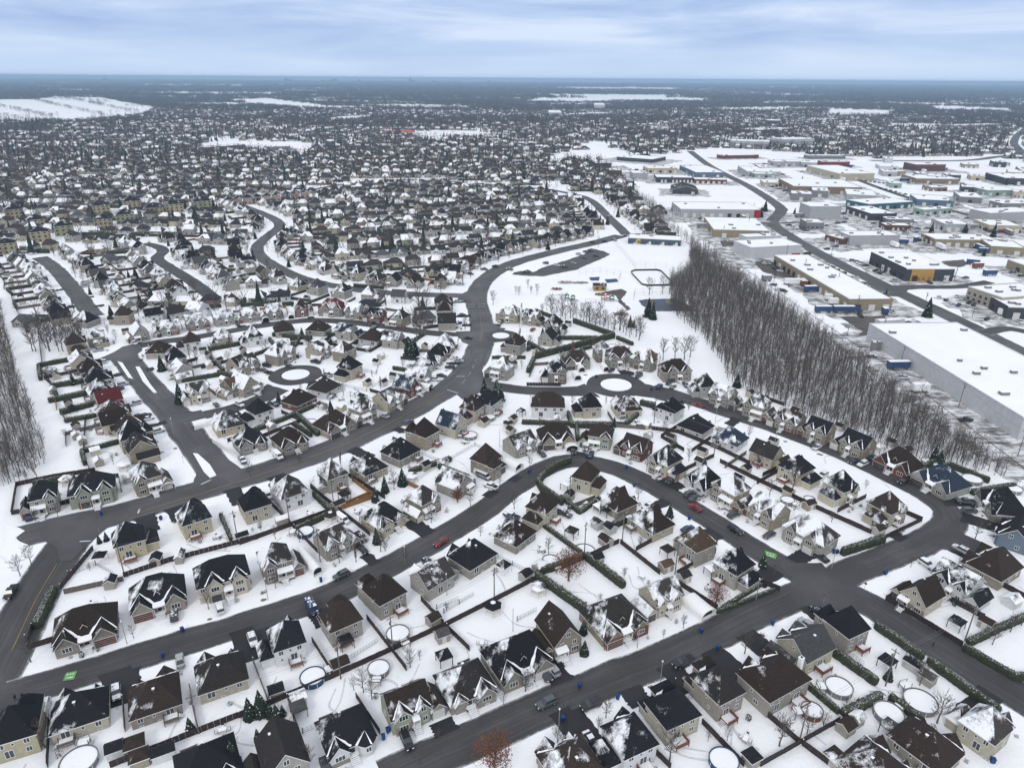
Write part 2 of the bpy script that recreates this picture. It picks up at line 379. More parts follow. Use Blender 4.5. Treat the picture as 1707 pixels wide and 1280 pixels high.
street('E', [(1350,962),(1400,985),(1450,1008),(1530,1058),(1620,1112),(1707,1165),(1800,1225)], 10.5, 'lower right street', 'v')
street('G', [(372,800),(342,760),(318,730),(287,688),(252,650),(222,615),(205,592)], 11.8, 'left side street', 'v')
street('G2', [(200,596),(222,580),(262,571),(320,563),(390,551),(450,541),(520,534),(580,537),(640,544),(700,553),(770,560),(800,563)], 8.0, 'upper crossing street', 'h')
street('H', [(298,700),(350,690),(405,676),(445,660),(470,648)], 8.0, 'left roundabout street', 'h')
street('I', [(165,535),(148,517),(120,480),(92,448),(66,429)], 10.0, 'far left back street', 'v')
street('J', [(352,494),(318,468),(282,446),(262,431),(272,419),(262,411),(240,406)], 9.0, 'short back street', 'v')
street('K', [(395,340),(430,353),(458,366),(466,378),(445,395),(429,412),(437,430),(480,455),(520,469),(570,479),(630,487),(700,491),(795,494)], 10.0, 'winding back street', 'h')
street('K2', [(165,517),(240,521),(330,504),(430,512),(520,505),(600,505)], 0.1, 'upper left back street', 'h', draw=False)
street('L', [(800,549),(822,550),(838,552)], 9.0, 'small cul-de-sac', 'h')
street('N', [(1045,392),(1031,378),(1013,361),(999,346),(986,335),(970,327)], 9.75, 'far avenue', 'v')
street('Q', [(1150,252),(1185,278),(1250,312),(1297,343),(1300,355),(1288,372),(1320,396),(1370,425),(1450,465),(1520,498),(1600,536),(1707,590),(1800,640)], 12.5, 'the industrial street', 'v')
street('Q2', [(1490,480),(1540,479),(1600,478),(1650,470)], 8.0, 'the industrial side street', 'h')
street('Q3', [(1640,555),(1680,548),(1740,560)], 8.0, 'industrial drive', 'h')
street('Q4', [(1345,386),(1335,378),(1365,372),(1340,371),(1300,372)], 6, 'industrial drive', 'h')
street('Q5', [(1430,300),(1470,315),(1530,335),(1600,355),(1720,385)], 9.0, 'the far industrial street', 'h')
street('R1', [(1720,208),(1700,222),(1690,238),(1700,255),(1660,262),(1600,268),(1450,268)], 16.0, 'the highway', 'h')
for k, (a, b_) in enumerate([((970,327),(860,312)), ((860,312),(640,300)), ((470,330),(395,340)), ((640,300),(480,325))]):
    street('far%d' % k, [a, ((a[0]+b_[0])/2, (a[1]+b_[1])/2-3), b_], 9.0, 'far street', 'h')
def ring(px, py, r_out, r_in, name='road', z=.12):
    c = P(px, py); n = 40; v = []
    for k in range(n):
        a = 6.2832*k/n; j = 1+.02*math.sin(5*a+px)
        v += [(c.x+r_out*math.cos(a)*j, c.y+r_out*math.sin(a)*j, .115)]
    mb = MB(); mb.faces(v, [tuple(range(n))], 'road'); o = mb.build('road'); flat_uv(o.data); tag(o, kind='structure')
    v = [(c.x+r_in*math.cos(6.2832*k/n)*(1+.04*math.sin(3*k)), c.y+r_in*math.sin(6.2832*k/n)) for k in range(n)]
    mb = MB(); mb.prism(v, .0, .3, 'snow'); tag(mb.build('traffic_island'), kind='structure')
    return c
RB1 = ring(1027, 642, 12.8, 6.6); RB2 = ring(493, 625, 11.4, 5.9); RB3 = ring(835, 560, 9.0, 4.3)
def patch(pts, m, name, kind='structure', z=None, jit=0.0, lab=None):
    patch.n += 1
    pp = [P(*q) for q in pts]
    if jit:
        q2 = []; rr = random.Random(patch.n)
        for i, a in enumerate(pp):
            b = pp[(i+1) % len(pp)]; n = max(1, int((b-a).length/2.2))
            for k in range(n):
                c = a.lerp(b, k/n); q2.append(c+Vector((rr.uniform(-jit, jit), rr.uniform(-jit, jit), 0)))
        pp = q2
    zz = z if z is not None else .13+.0015*patch.n
    mb = MB(); mb.faces([(p.x, p.y, zz) for p in pp], [tuple(range(len(pp)))], m)
    o = mb.build(name); flat_uv(o.data); tag(o, kind=kind); return o
patch.n = 0
# rounded corners of the junctions
for pts in [
    [(1268,1040),(1308,1010),(1322,985),(1318,962),(1296,938),(1370,938),(1388,958),(1420,940),(1455,938),(1430,965),(1428,985),(1447,1006),(1420,1022),(1352,1008),(1310,1022)],
    [(150,905),(118,935),(100,935),(96,915),(75,902),(60,880),(210,842),(215,865),(178,880)],
    [(348,790),(388,806),(430,803),(400,780),(385,770),(352,740),(326,745),(330,775),(318,825),(345,828)],
    [(-30,1150),(0,1110),(8,1128),(12,1140),(40,1138),(60,1165),(-30,1190)],
    [(755,655),(775,668),(805,652),(830,652),(830,636),(806,628),(800,600),(770,620)],
    [(770,490),(762,500),(784,503),(812,500),(800,470),(786,482)],
    [(770,570),(785,576),(790,590),(815,585),(824,560),(826,545),(808,538),(790,535),(786,552),(760,553)],
    [(262,668),(285,692),(300,710),(310,704),(345,694),(335,684),(300,690),(288,684),(275,660)],
    [(190,600),(206,618),(232,610),(228,592),(238,583),(232,572),(205,578),(192,586),(168,597),(180,602)],
    [(1548,905),(1570,915),(1640,930),(1640,905),(1600,888),(1598,860)],
    [(1465,472),(1440,470),(1460,492),(1500,495),(1515,483),(1550,481),(1550,475),(1490,476)],
    [(780,567),(818,572),(835,570),(822,560),(835,541),(808,538)],
    [(1075,640),(1110,648),(1150,660),(1130,675),(1090,664),(1060,660)],
    [(975,640),(960,645),(920,647),(920,660),(965,660),(1000,662)],
    [(445,640),(430,652),(425,672),(452,668),(480,652)]]:
    patch(pts, 'roadlight' if pts[0] in ((348,790),(755,655),(770,490),(770,570),(262,668),(190,600),(1465,472),(780,567),(150,905)) else 'road', 'road', z=.098+.0015*patch.n, jit=.25)
# snowy splitter islands of the left side street
for pts in [[(322,756),(330,757),(350,775),(361,793),(350,797),(340,787)], [(226,612),(233,612),(250,640),(262,655),(256,655),(238,636)],
            [(196,603),(204,605),(222,632),(214,630)]]:
    p = [P(*q) for q in pts]; mb = MB(); mb.prism([(q.x, q.y) for q in p], 0, .28, 'snow'); tag(mb.build('traffic_island'), kind='structure')
# dark ground patches, parking lots
for pts, m in [([(880,459),(903,447),(935,437),(975,424),(985,414),(1006,419),(1018,424),(1002,432),(960,450),(905,461)], 'lot'),
    ([(853,458),(880,460),(905,461),(880,450),(856,455)], 'lot'),
    ([(1400,528),(1478,527),(1476,533),(1452,540),(1450,558),(1430,562),(1437,552),(1410,535)], 'gravel'),
    ([(1065,501),(1082,499),(1127,498),(1145,508),(1158,519),(1097,519),(1071,510)], 'court'),
    ([(1258,437),(1275,434),(1290,436),(1310,452),(1330,464),(1300,462),(1270,452)], 'gravel'),
    ([(1570,436),(1605,433),(1615,440),(1600,446),(1575,443)], 'gravel'),
    ([(1200,402),(1222,400),(1224,410),(1205,412)], 'gravel'),
    ([(1000,488),(1035,482),(1045,486),(1035,500),(1052,515),(1045,518),(1033,505),(1025,492)], 'gravel'),
    ([(1000,500),(1010,492),(1045,497),(1050,508),(1030,506)], 'gravel')][:8]:
    patch(pts, m, 'parking_lot' if m == 'lot' else 'asphalt_yard', jit=.5)
patch([(982,463),(1000,462),(998,468),(985,468)], 'blueliner', 'sports_court', jit=.2)
patch([(1008,466),(1028,465),(1031,470),(1012,472)], 'blueliner', 'sports_court', jit=.2)
patch([(1080,501),(1089,499),(1091,506),(1084,508)], 'courtorange', 'sports_court', jit=.3); patch([(1108,500),(1116,499),(1120,506),(1110,507)], 'courtyellow', 'sports_court', jit=.3); patch([(1093,500),(1106,499),(1108,509),(1095,510)], 'courtblue', 'sports_court', jit=.3)
patch([(8,872),(34,880),(40,888),(30,897),(44,908),(34,922),(46,932),(20,940),(2,925)], 'snow', 'snow_bank', z=.2, jit=.8)
# painted markings
def line_mark(pts, wdt, m, z, dash=None, name='road_marking'):
    p3 = spline([P(*q) for q in pts], 2.0); v, f = ribbon(p3, wdt, z, .01, 1)
    if dash: f = [q for i, q in enumerate(f) if (i % sum(dash)) < dash[0]]
    me = bpy.data.meshes.new(name); me.from_pydata(v, [], f); me.materials.append(M[m]); tag(ob(name, me), kind='structure')
line_mark([(230,856),(340,822),(450,786),(560,748),(640,711),(695,680),(740,654)], .22, 'yellow', .16)
line_mark([(20,1085),(60,1000),(95,940)], .20, 'yellow', .16)
line_mark([(800,570),(803,548),(799,520)], .18, 'yellow', .16)
line_mark([(233,849),(230,856)], .5, 'white', .165); line_mark([(335,808),(352,800)], .5, 'white', .165)
line_mark([(745,650),(764,656)], .4, 'white', .165); line_mark([(760,628),(775,628)], .4, 'white', .165)
line_mark([(780,508),(815,507)], .4, 'white', .165, (2,1)); line_mark([(780,512),(815,511)], .4, 'white', .165, (2,1))
line_mark([(133,903),(152,902)], .4, 'white', .165)
line_mark([(770,640),(785,620),(793,600)], .12, 'white', .165, (2,2))
def painted_square(px, py, sz, rot, col):
    c = P(px, py); mb = MB(); a, b = sz
    mb.box(-a/2, a/2, -b/2, b/2, .135, .168, col)
    for k in range(3): mb.box(-a*.34+k*a*.25, -a*.2+k*a*.25, .1*b, .32*b, .168, .172, 'white')
    mb.box(-a*.34, a*.3, -.25*b, -.12*b, .168, .172, 'white')
    o = mb.build('road_marking'); o.location = (c.x, c.y, 0); o.rotation_euler = (0, 0, rot); tag(o, kind='structure')
painted_square(117, 1127, (2.2, 2.4), .25, 'green'); painted_square(1284, 925, (3.2, 2.4), -.55, 'green')
ALLROADPTS = [(p, s['w']/2) for s in STREETS.values() for p in s['p'][::2] if s['w'] > 1]
for c_, r_ in ((RB1, 12.8), (RB2, 11.4), (RB3, 9.0)): ALLROADPTS.append((c_, r_))
_arr = np.array([(p.x, p.y, r) for p, r in ALLROADPTS])
def road_clear(x, y):
    return float(np.min(np.hypot(_arr[:, 0]-x, _arr[:, 1]-y)-_arr[:, 2]))
def nearest_street(x, y, only=None, ban=()):
    best = None
    for k, s in STREETS.items():
        if only and k != only: continue
        if k in ban or (not only and (k[0] in 'QR' or k.startswith('far'))): continue
        for i, p in enumerate(s['p']):
            d = math.hypot(p.x-x, p.y-y)
            if best is None or d < best[0]: best = (d, k, i)
    d, k, i = best; s = STREETS[k]['p']; t = (s[min(i+1, len(s)-1)]-s[max(i-1, 0)]); t.normalize()
    p = s[i]; side = 1 if (x-p.x)*(-t.y)+(y-p.y)*t.x > 0 else -1
    # frontage direction = perpendicular to the street, away from the house
    n = Vector((-t.y, t.x, 0))*(-side)
    return d, k, i, side, n
# ================================================================ HOUSES
OV = .45; FT = .22
def hip_roof(mb, x0, x1, y0, y1, z, pitch):
    x0 -= OV; x1 += OV; y0 -= OV; y1 += OV; zb = z-.05; zt = zb+FT
    w, d = x1-x0, y1-y0; h = min(w, d)/2*pitch
    if w >= d: r0 = (x0+d/2, (y0+y1)/2, zt+h); r1 = (x1-d/2, (y0+y1)/2, zt+h)
    else: r0 = ((x0+x1)/2, y0+w/2, zt+h); r1 = ((x0+x1)/2, y1-w/2, zt+h)
    c = [(x0,y0),(x1,y0),(x1,y1),(x0,y1)]
    for k in range(4):
        a, b = c[k], c[(k+1) % 4]; mb.face([(a[0],a[1],zb),(b[0],b[1],zb),(b[0],b[1],zt),(a[0],a[1],zt)], 'trim')
    mb.face([(x0,y0,zb),(x0,y1,zb),(x1,y1,zb),(x1,y0,zb)], 'trim')
    C = [(a, b, zt) for a, b in c]
    if w >= d:
        mb.face([C[0],C[1],r1,r0],'roof'); mb.face([C[1],C[2],r1],'roof'); mb.face([C[2],C[3],r0,r1],'roof'); mb.face([C[3],C[0],r0],'roof')
    else:
        mb.face([C[0],C[1],r0],'roof'); mb.face([C[1],C[2],r1,r0],'roof'); mb.face([C[2],C[3],r1],'roof'); mb.face([C[3],C[0],r0,r1],'roof')
    return zt+h
def gable_roof(mb, wl, x0, x1, y0, y1, z, pitch, axis, ends=(1, 1)):
    """two sloped slabs; wl gets the gable walls"""
    T = .2
    def tr(u, v, zz): return (u, v, zz) if axis == 'x' else (v, u, zz)
    if axis == 'x': a0, a1, b0, b1 = x0, x1, y0, y1
    else: a0, a1, b0, b1 = y0, y1, x0, x1
    bm_ = (b0+b1)/2; hw = (b1-b0)/2; zr = z+hw*pitch; A0 = a0-OV*ends[0]; A1 = a1+OV*ends[1]
    for s in (-1, 1):
        e = bm_+s*(hw+OV); ze = z-OV*pitch; zr2 = zr
        lo = [(A0,e,ze),(A1,e,ze),(A1,bm_,zr2),(A0,bm_,zr2)]; hi = [(a,b,c+T) for a,b,c in lo]
        mb.face([tr(*q) for q in hi], 'roof')
        mb.face([tr(*q) for q in (lo[0],lo[1],hi[1],hi[0])], 'trim')
        for (i, j) in ((1,2),(3,0)): mb.face([tr(*q) for q in (lo[i],lo[j],hi[j],hi[i])], 'trim')
        mb.face([tr(*q) for q in lo[::-1]], 'trim')
    if wl is not None:
        for a, en in ((a0, ends[0]), (a1, ends[1])):
            if en: wl.face([tr(a,b0,z), tr(a,b1,z), tr(a,bm_,zr)], 'wall')
    return zr+T
def valley_snow(mb, xc, hw, yf, zm, pm, zg, pg, sgn=-1, ws=(.7, .7)):
    """snow lying in the valleys between a front gable (centre xc, half width hw, eave zg, pitch pg) and the main slope (eave line y=yf, height zm, pitch pm)"""
    for s, wd in zip((-1, 1), ws):
        if wd <= 0: continue
        hwq = hw+OV
        t0 = max(0, (zg-OV*pg-zm)/pm); t1 = (zg+hw*pg-zm)/pm
        y0 = yf-sgn*0; 
        V0 = Vector((xc+s*hwq, yf-sgn*t0, zm+pm*t0)); V1 = Vector((xc, yf-sgn*t1, zm+pm*t1)); up = Vector((0, 0, .33))
        q = []
        n = 5
        for k in range(n+1):
            f = k/n; v = V0.lerp(V1, f); wq = .78*wd*(1-.8*f)*(1+.3*math.sin(k*2.1+xc))
            g = v+Vector((-s*wq*.8, 0, wq*.8*pg)); m2 = v+Vector((s*wq*.5, -sgn*wq*.35, pm*wq*.35)); q.append((g+up, v+up*1.1, m2+up))
        for k in range(n):
            a, b = q[k], q[k+1]
            mb.face([a[0],a[1],b[1],b[0]],'snow'); mb.face([a[1],a[2],b[2],b[1]],'snow')
MESH = {}
def wmesh(kind):
    if kind in MESH: return MESH[kind]
    mb = MB(); sizes = dict(window=(1.3,1.35), wide_window=(2.3,1.45), small_window=(.7,.8), basement_window=(1.0,.45), patio_door=(1.9,2.1), front_door=(1.1,2.15), garage_door=(2.9,2.3), wide_garage_door=(4.9,2.3))
    w, h = sizes[kind]
    fr = .09; d = .07
    if 'garage' in kind or kind == 'front_door':
        fm = 'frame'; pm = {'garage_door': 'doorwhite', 'wide_garage_door': 'doorwhite', 'front_door': 'doordark'}[kind]
        mb.box(-w/2, w/2, -.03, .05, 0, h, pm)
        mb.box(-w/2-fr, -w/2, -d, .05, 0, h+fr, fm); mb.box(w/2, w/2+fr, -d, .05, 0, h+fr, fm); mb.box(-w/2, w/2, -d, .05, h, h+fr, fm)
        if 'garage' in kind:
            for k in range(1, 4): mb.box(-w/2+.02, w/2-.02, -.045, -.031, h*k/4-.03, h*k/4+.0, 'frame')
    else:
        mb.box(-w/2+fr, w/2-fr, -.02, .05, -h/2+fr, h/2-fr, 'glass')
        mb.box(-w/2, -w/2+fr, -d, .05, -h/2, h/2, 'frame'); mb.box(w/2-fr, w/2, -d, .05, -h/2, h/2, 'frame')
        mb.box(-w/2+fr, w/2-fr, -d, .05, h/2-fr, h/2, 'frame'); mb.box(-w/2+fr, w/2-fr, -d, .05, -h/2, -h/2+fr, 'frame')
        n = {'window': 1, 'wide_window': 2, 'patio_door': 1}.get(kind, 0)
        for k in range(n):
            x = -w/2+w*(k+1)/(n+1); mb.box(x-fr/2, x+fr/2, -d+.002, .05, -h/2+fr, h/2-fr, 'frame')
    MESH[kind] = mb.mesh(kind); return MESH[kind]
def split_window(kind):
    k = kind+'/s'
    if k not in MESH:
        me = wmesh(kind); gi = [i for i, m in enumerate(me.materials) if m == M['glass']][0]; a, b = MB(), MB(); V = [tuple(v.co) for v in me.vertices]
        for p in me.polygons: (b if p.material_index == gi else a).face([V[i] for i in p.vertices], 'glass' if p.material_index == gi else 'frame')
        MESH[k] = (a.mesh(kind), b.mesh('pane'))
    return MESH[k]
def dark_garage(kind, m):
    k = kind+m
    if k in MESH: return MESH[k]
    me = wmesh(kind).copy()
    me.materials[0] = M[m]; MESH[k] = me; return me
PROTO = {}
class Pieces:
    def __init__(s): s.l = []
    def box(s, *a, **k): m = MB(); m.box(*a, **k); s.l.append(m)
    def faces(s, *a): m = MB(); m.faces(*a); s.l.append(m)
    def face(s, *a): m = MB(); m.face(*a); s.l.append(m)
    def new(s): m = MB(); s.l.append(m); return m
class House:
    def __init__(s): s.wall = MB(); s.roof = MB(); s.snow = Pieces(); s.stone = Pieces(); s.win = []; s.parts = []; s.w = 0; s.d = 0; s.garx = 0; s.hz = 4
    def block(s, x0, x1, y0, y1, h, roof, pitch, stone=0, sink=0.0):
        s.wall.box(x0, x1, y0, y1, -.3, h, 'wall', bottom=False)
        if roof == 'hip': z = hip_roof(s.roof, x0, x1, y0, y1, h, pitch)
        elif roof in ('gx', 'gy'): z = gable_roof(s.roof, s.wall, x0, x1, y0, y1, h, pitch, roof[1])
        if stone: s.stone.box(x0-.06, x1+.06, y0-.06, y0+.3, -.3, stone, 'stone'); 
        return z
    def fgable(s, xc, w, yf, out_, h, pitch, zm, pm, snow=(.7, .7), base=True, eave=None, back=1):
        """cross gable standing out of the front slope; yf = front wall line of the main block, zm = height of main eave (outer edge)"""
        hw = w/2; eh = h; zr = eh+hw*pitch; t1 = (zr-zm)/pm+.1
        y0 = yf-out_; y1 = (yf-OV)+t1
        if base: s.wall.box(xc-hw, xc+hw, y0, yf+.5, -.3, eh, 'wall', bottom=False)
        gable_roof(s.roof, s.wall, xc-hw, xc+hw, y0, y1, eh, pitch, 'y', ends=(1, 0))
        s.wall.face([(xc-hw,y0,eh),(xc-hw,y1,eh),(xc-hw,y1,eh-.4),(xc-hw,y0,eh-.4)],'wall')
        valley_snow(s.snow.new(), xc, hw, yf-OV, zm+.12, pm, eh, pitch, -1, snow)
    def f(s, kind, x, z, y): s.win.append((kind, x, y-.0, z, 0))        # on a wall facing the street
    def b(s, kind, x, z, y): s.win.append((kind, x, y, z, math.pi))
    def l(s, kind, y, z, x): s.win.append((kind, x, y, z, -math.pi/2))
    def r(s, kind, y, z, x): s.win.append((kind, x, y, z, math.pi/2))
    def vent(s, x, y, z):
        mb = MB(); mb.box(x-.22, x+.22, y-.22, y+.22, z-.5, z+.55, 'greywood'); mb.box(x-.32, x+.32, y-.32, y+.32, z+.55, z+.62, 'snow'); s.parts.append(('roof_vent', mb))
    def chimney(s, x, y, z0, z1, m='wall'):
        mb = MB(); mb.box(x-.55, x+.55, y-.45, y+.45, z0, z1, m); mb.box(x-.65, x+.65, y-.55, y+.55, z1, z1+.12, 'snow'); mb.box(x-.2, x+.2, y-.2, y+.2, z1+.12, z1+.4, 'dark'); s.parts.append(('chimney', mb))
    def steps(s, x, yf, wd=2.0, n=6, z=1.1):
        mb = MB(); r_ = z/n
        for k in range(n):
            y1 = yf-.9-k*.36; zt = z-r_*k
            mb.box(x-wd/2, x+wd/2, y1-.36, y1-.04, zt-.05, zt+.02, 'snow'); mb.box(x-wd/2, x+wd/2, y1-.05, y1, zt-r_, zt, 'dark')
        mb.box(x-wd/2-.2, x+wd/2+.2, yf-.9, yf, z-.2, z+.05, 'snow'); mb.box(x-wd/2-.2, x+wd/2+.2, yf-.85, yf, 0, z-.2, 'greywood')
        for sx in (-1, 1): mb.cone((x+sx*(wd/2+.1), yf-.9, z+.9), (x+sx*(wd/2+.1), yf-.9-n*.36, .9), .035, .035, 'trim', 4); mb.cone((x+sx*(wd/2+.1), yf-.9, z), (x+sx*(wd/2+.1), yf-.9, z+.9), .04, .04, 'trim', 4); mb.cone((x+sx*(wd/2+.1), yf-.9-n*.36, 0), (x+sx*(wd/2+.1), yf-.9-n*.36, .9), .04, .04, 'trim', 4)
        s.parts.append(('front_steps', mb))
    def porch(s, x0, x1, yf, dep, z):
        mb = MB(); zf = .7
        mb.faces([(x0,yf-dep,z),(x1,yf-dep,z),(x1,yf,z+.55),(x0,yf,z+.55),(x0,yf-dep,z-.18),(x1,yf-dep,z-.18),(x1,yf,z-.18),(x0,yf,z-.18)], [(4,5,1,0),(5,6,2,1),(7,4,0,3),(7,6,5,4)], 'trim')
        mb.faces([(x0-.03,yf-dep-.03,z+.02),(x1+.03,yf-dep-.03,z+.02),(x1+.03,yf,z+.62),(x0-.03,yf,z+.62),(x0-.03,yf-dep-.03,z+.16),(x1+.03,yf-dep-.03,z+.16),(x1+.03,yf,z+.72),(x0-.03,yf,z+.72)], [(0,1,5,4),(4,5,6,7),(1,2,6,5),(3,0,4,7)], 'snow')
        n = max(2, int((x1-x0)/2.2)+1)
        for k in range(n): x = x0+.12+(x1-x0-.24)*k/(n-1); mb.box(x-.09, x+.09, yf-dep+.06, yf-dep+.24, zf, z-.18, 'trim')
        mb.box(x0, x1, yf-dep, yf, .2, zf, 'greywood'); mb.box(x0, x1, yf-dep, yf, zf, zf+.06, 'snow')
        s.parts.append(('porch', mb))
    def deck(s, x, yb, w=3.4, d=2.8, m='deck'):
        mb = MB(); z = 1.0
        mb.box(x-w/2, x+w/2, yb, yb+d, z-.16, z, m); mb.box(x-w/2+.12, x+w/2-.12, yb, yb+d-.12, z, z+.08, 'snow')
        for a, b_ in ((x-w/2, yb+d), (x+w/2, yb+d), (x-w/2, yb+.2), (x+w/2, yb+.2)): mb.box(a-.07, a+.07, b_-.14, b_, 0, z+.95, m)
        mb.box(x-w/2, x+w/2, yb+d-.06, yb+d-.02, z+.85, z+.93, m); mb.box(x-w/2, x+w/2, yb+d-.05, yb+d-.03, z+.15, z+.8, m)
        mb.box(x-w/2, x-w/2+.04, yb, yb+d, z+.15, z+.93, m)
        for k in range(4): mb.box(x+w/2+.1+k*.3, x+w/2+.38+k*.3, yb+.4, yb+1.5, z-.22*(k+1)-.05, z-.22*(k+1)+.03, 'snow'); mb.box(x+w/2+.36+k*.3, x+w/2+.4+k*.3, yb+.4, yb+1.5, z-.22*(k+2), z-.22*(k+1), m)
        s.parts.append(('deck', mb))
def make_protos():
    # H: two storeys, steep hip roof, garage wing
    h = House(); z = h.block(-3.6, 5.0, -4.3, 4.6, 5.3, 'hip', 1.12); h.block(-7.2, -3.65, -3.4, 3.2, 2.8, 'hip', 1.2, stone=2.7)
    h.fgable(2.6, 3.6, -4.3, .9, 5.05, 1.35, 5.2, 1.12, (.65, .5))
    h.stone.box(.8-.06, 4.4+.06, -5.26, -4.9, -.3, 2.6, 'stone')
    for x in (-1.8,): h.f('window', x, 4.3, -4.3); h.f('window', x, 1.7, -4.3)
    h.f('wide_window', 2.6, 4.2, -5.2); h.f('wide_window', 2.6, 1.8, -5.28); h.f('garage_door', -5.4, .05, -3.47); h.f('front_door', .1, .9, -4.3)
    h.steps(.0, -4.3, 1.6); h.porch(-.9, .75, -4.3, 1.6, 3.2)
    for x in (-1.8, 3.3): h.b('window', x, 4.3, 4.6)
    h.b('small_window', .8, 4.3, 4.6); h.b('patio_door', 1.6, 2.0, 4.6); h.b('small_window', -1.8, 2.1, 4.6); h.b('basement_window', 4, .25, 4.6); h.r('small_window', 0, 4.2, 5.0); h.r('window', -2, 1.8, 5.0); h.l('small_window', 0, 4.4, -3.6)
    h.vent(.8, 2.0, 7.6); h.deck(1.6, 4.6); h.w, h.d, h.garx, h.hz = 12.2, 9.5, -5.4, 5.2; PROTO['H'] = h
    # B: raised bungalow, broad hip roof, one front gable
    h = House(); h.block(-5.6, 5.6, -4.8, 5.0, 3.15, 'hip', 1.0)
    h.fgable(2.9, 4.6, -4.8, 1.1, 3.1, 1.15, 3.1, 1.0, (.8, .6)); h.stone.box(.54, 5.26, -5.96, -5.6, -.3, 1.1, 'stone')
    h.f('wide_window', 2.9, 2.2, -5.9); h.f('window', -3.6, 2.2, -4.8); h.f('front_door', -1.0, 1.1, -4.8); h.steps(-1.0, -4.8, 1.9, 6, 1.1); h.f('basement_window', 2.9, .45, -5.99)
    h.b('window', -3.6, 2.1, 5.0); h.b('small_window', -.5, 2.3, 5.0); h.b('patio_door', 3.0, 2.1, 5.0); h.deck(3.0, 5.0, 3.2, 2.4, 'greywood'); h.b('basement_window', -3.6, .3, 5.0); h.b('basement_window', .5, .3, 5.0)
    h.r('window', 1, 2.1, 5.6); h.r('small_window', -2.4, 2.3, 5.6); h.l('window', 0, 2.1, -5.6)
    h.fgable(-3.3, 2.6, -4.8, .35, 3.1, 1.3, 3.1, 1.0, (.5, .4)); h.vent(.3, 1.9, 6.9); h.w, h.d, h.garx, h.hz = 12, 10.5, -7, 3.9; PROTO['B'] = h
    # L: large bungalow, two front gables, double garage, dormer
    h = House(); h.block(-7.0, 7.0, -5.0, 5.4, 3.1, 'hip', 1.02)
    h.fgable(-4.2, 5.0, -5.0, 1.4, 3.0, 1.1, 3.0, 1.02, (.3, 1.1)); h.fgable(4.2, 5.2, -5.0, 1.6, 3.0, 1.1, 3.0, 1.02, (1.1, .5)); h.fgable(0, 1.6, -3.2, .1, 5.0, 1.3, 3.0, 1.02, (.6, .6), base=False)
    for a, b_, y in ((-6.7, -1.7, -6.4), (1.6, 6.8, -6.6)): h.stone.box(a-.06, b_+.06, y-.06, y+.3, -.3, 3.15, 'stone')
    h.f('wide_window', -4.2, 1.9, -6.46); h.f('wide_garage_door', 4.2, .05, -6.66); h.f('front_door', 0, .6, -5.0); h.steps(0, -5.6, 2.2, 5, .8); h.porch(-1.6, 1.5, -5.0, 1.5, 3.0)
    h.b('window', -4.5, 2.0, 5.4); h.b('patio_door', 0, 1.9, 5.4); h.b('window', 4.2, 2.0, 5.4); h.l('window', 0, 2, -7.0); h.r('window', 1, 2, 7.0); h.vent(1.5, 2, 6.6)
    h.w, h.d, h.garx, h.hz = 15, 11.5, 4.2, 4.2; PROTO['L'] = h
    # G: one and a half storeys, ridge along the street, front gables, attached garage
    h = House(); h.block(-4.4, 5.6, -4.4, 4.6, 4.6, 'gx', .80)
    h.fgable(2.9, 4.0, -4.4, .7, 4.55, 1.05, 4.3, .80, (.8, .5)); h.fgable(-2.3, 3.0, -4.4, .5, 4.55, 1.15, 4.3, .80, (.4, .8))
    h.block(-8.0, -4.45, -4.8, 2.6, 2.8, 'gy', .9, stone=2.5)
    h.stone.box(.84, 4.96, -5.16, -4.8, -.3, 2.4, 'stone')
    h.f('wide_window', 2.9, 4.5, -5.1); h.f('wide_window', 2.9, 1.7, -5.18); h.f('window', -2.3, 4.6, -4.9); h.f('window', -2.6, 1.8, -4.9); h.f('garage_door', -6.2, .05, -4.87); h.f('front_door', -.1, .8, -4.4); h.steps(-.1, -4.6, 1.7); h.porch(-1.0, .8, -4.4, 1.7, 3.1)
    for x in (-2.5, 3.4): h.b('window', x, 3.9, 4.6)
    h.b('patio_door', 1.0, 1.9, 4.6); h.b('window', -2.5, 1.6, 4.6); h.r('window', -1, 5.2, 5.6); h.r('window', 1.5, 1.8, 5.6); h.l('small_window', .4, 5.4, -4.4); h.deck(1.0, 4.6, 3.6, 2.6); h.vent(1.5, 1.4, 7.2)
    h.w, h.d, h.garx, h.hz = 13.5, 9.5, -6.2, 4.6; PROTO['G'] = h
    # F: front gable, ridge away from the street
    h = House(); h.block(-4.3, 4.3, -5.2, 5.2, 4.4, 'gy', 1.0)
    h.block(4.35, 7.6, -4.4, 2.4, 2.7, 'gy', .9, stone=2.4); h.stone.box(-4.36, 4.36, -5.26, -4.9, -.3, 2.3, 'stone')
    h.f('window', -2, 3.7, -5.2); h.f('window', 2, 3.7, -5.2); h.f('window', 0, 6.3, -5.2); h.f('wide_window', -2.2, 1.6, -5.28); h.f('front_door', 1.8, .7, -5.28); h.f('garage_door', 6.0, .05, -4.47); h.porch(.6, 4.2, -5.26, 1.6, 2.9); h.steps(1.8, -6.4, 1.8, 4, .7)
    h.b('window', -2, 3.9, 5.2); h.b('window', 2, 3.9, 5.2); h.b('patio_door', 0, 1.6, 5.2); h.l('window', -2, 1.8, -4.3); h.l('small_window', 2, 3.6, -4.3); h.r('small_window', 0, 3.8, 4.3); h.deck(0, 5.2); h.vent(1.6, 2.5, 6.9)
    h.w, h.d, h.garx, h.hz = 12, 10.5, 6.0, 4.6; PROTO['F'] = h
    # T: bungalow with a corner turret and a gable
    h = House(); h.block(-5.4, 5.4, -4.6, 5.2, 3.15, 'hip', 1.0)
    h.fgable(3.1, 4.4, -4.6, 1.0, 3.1, 1.15, 3.1, 1.0, (.9, .5))
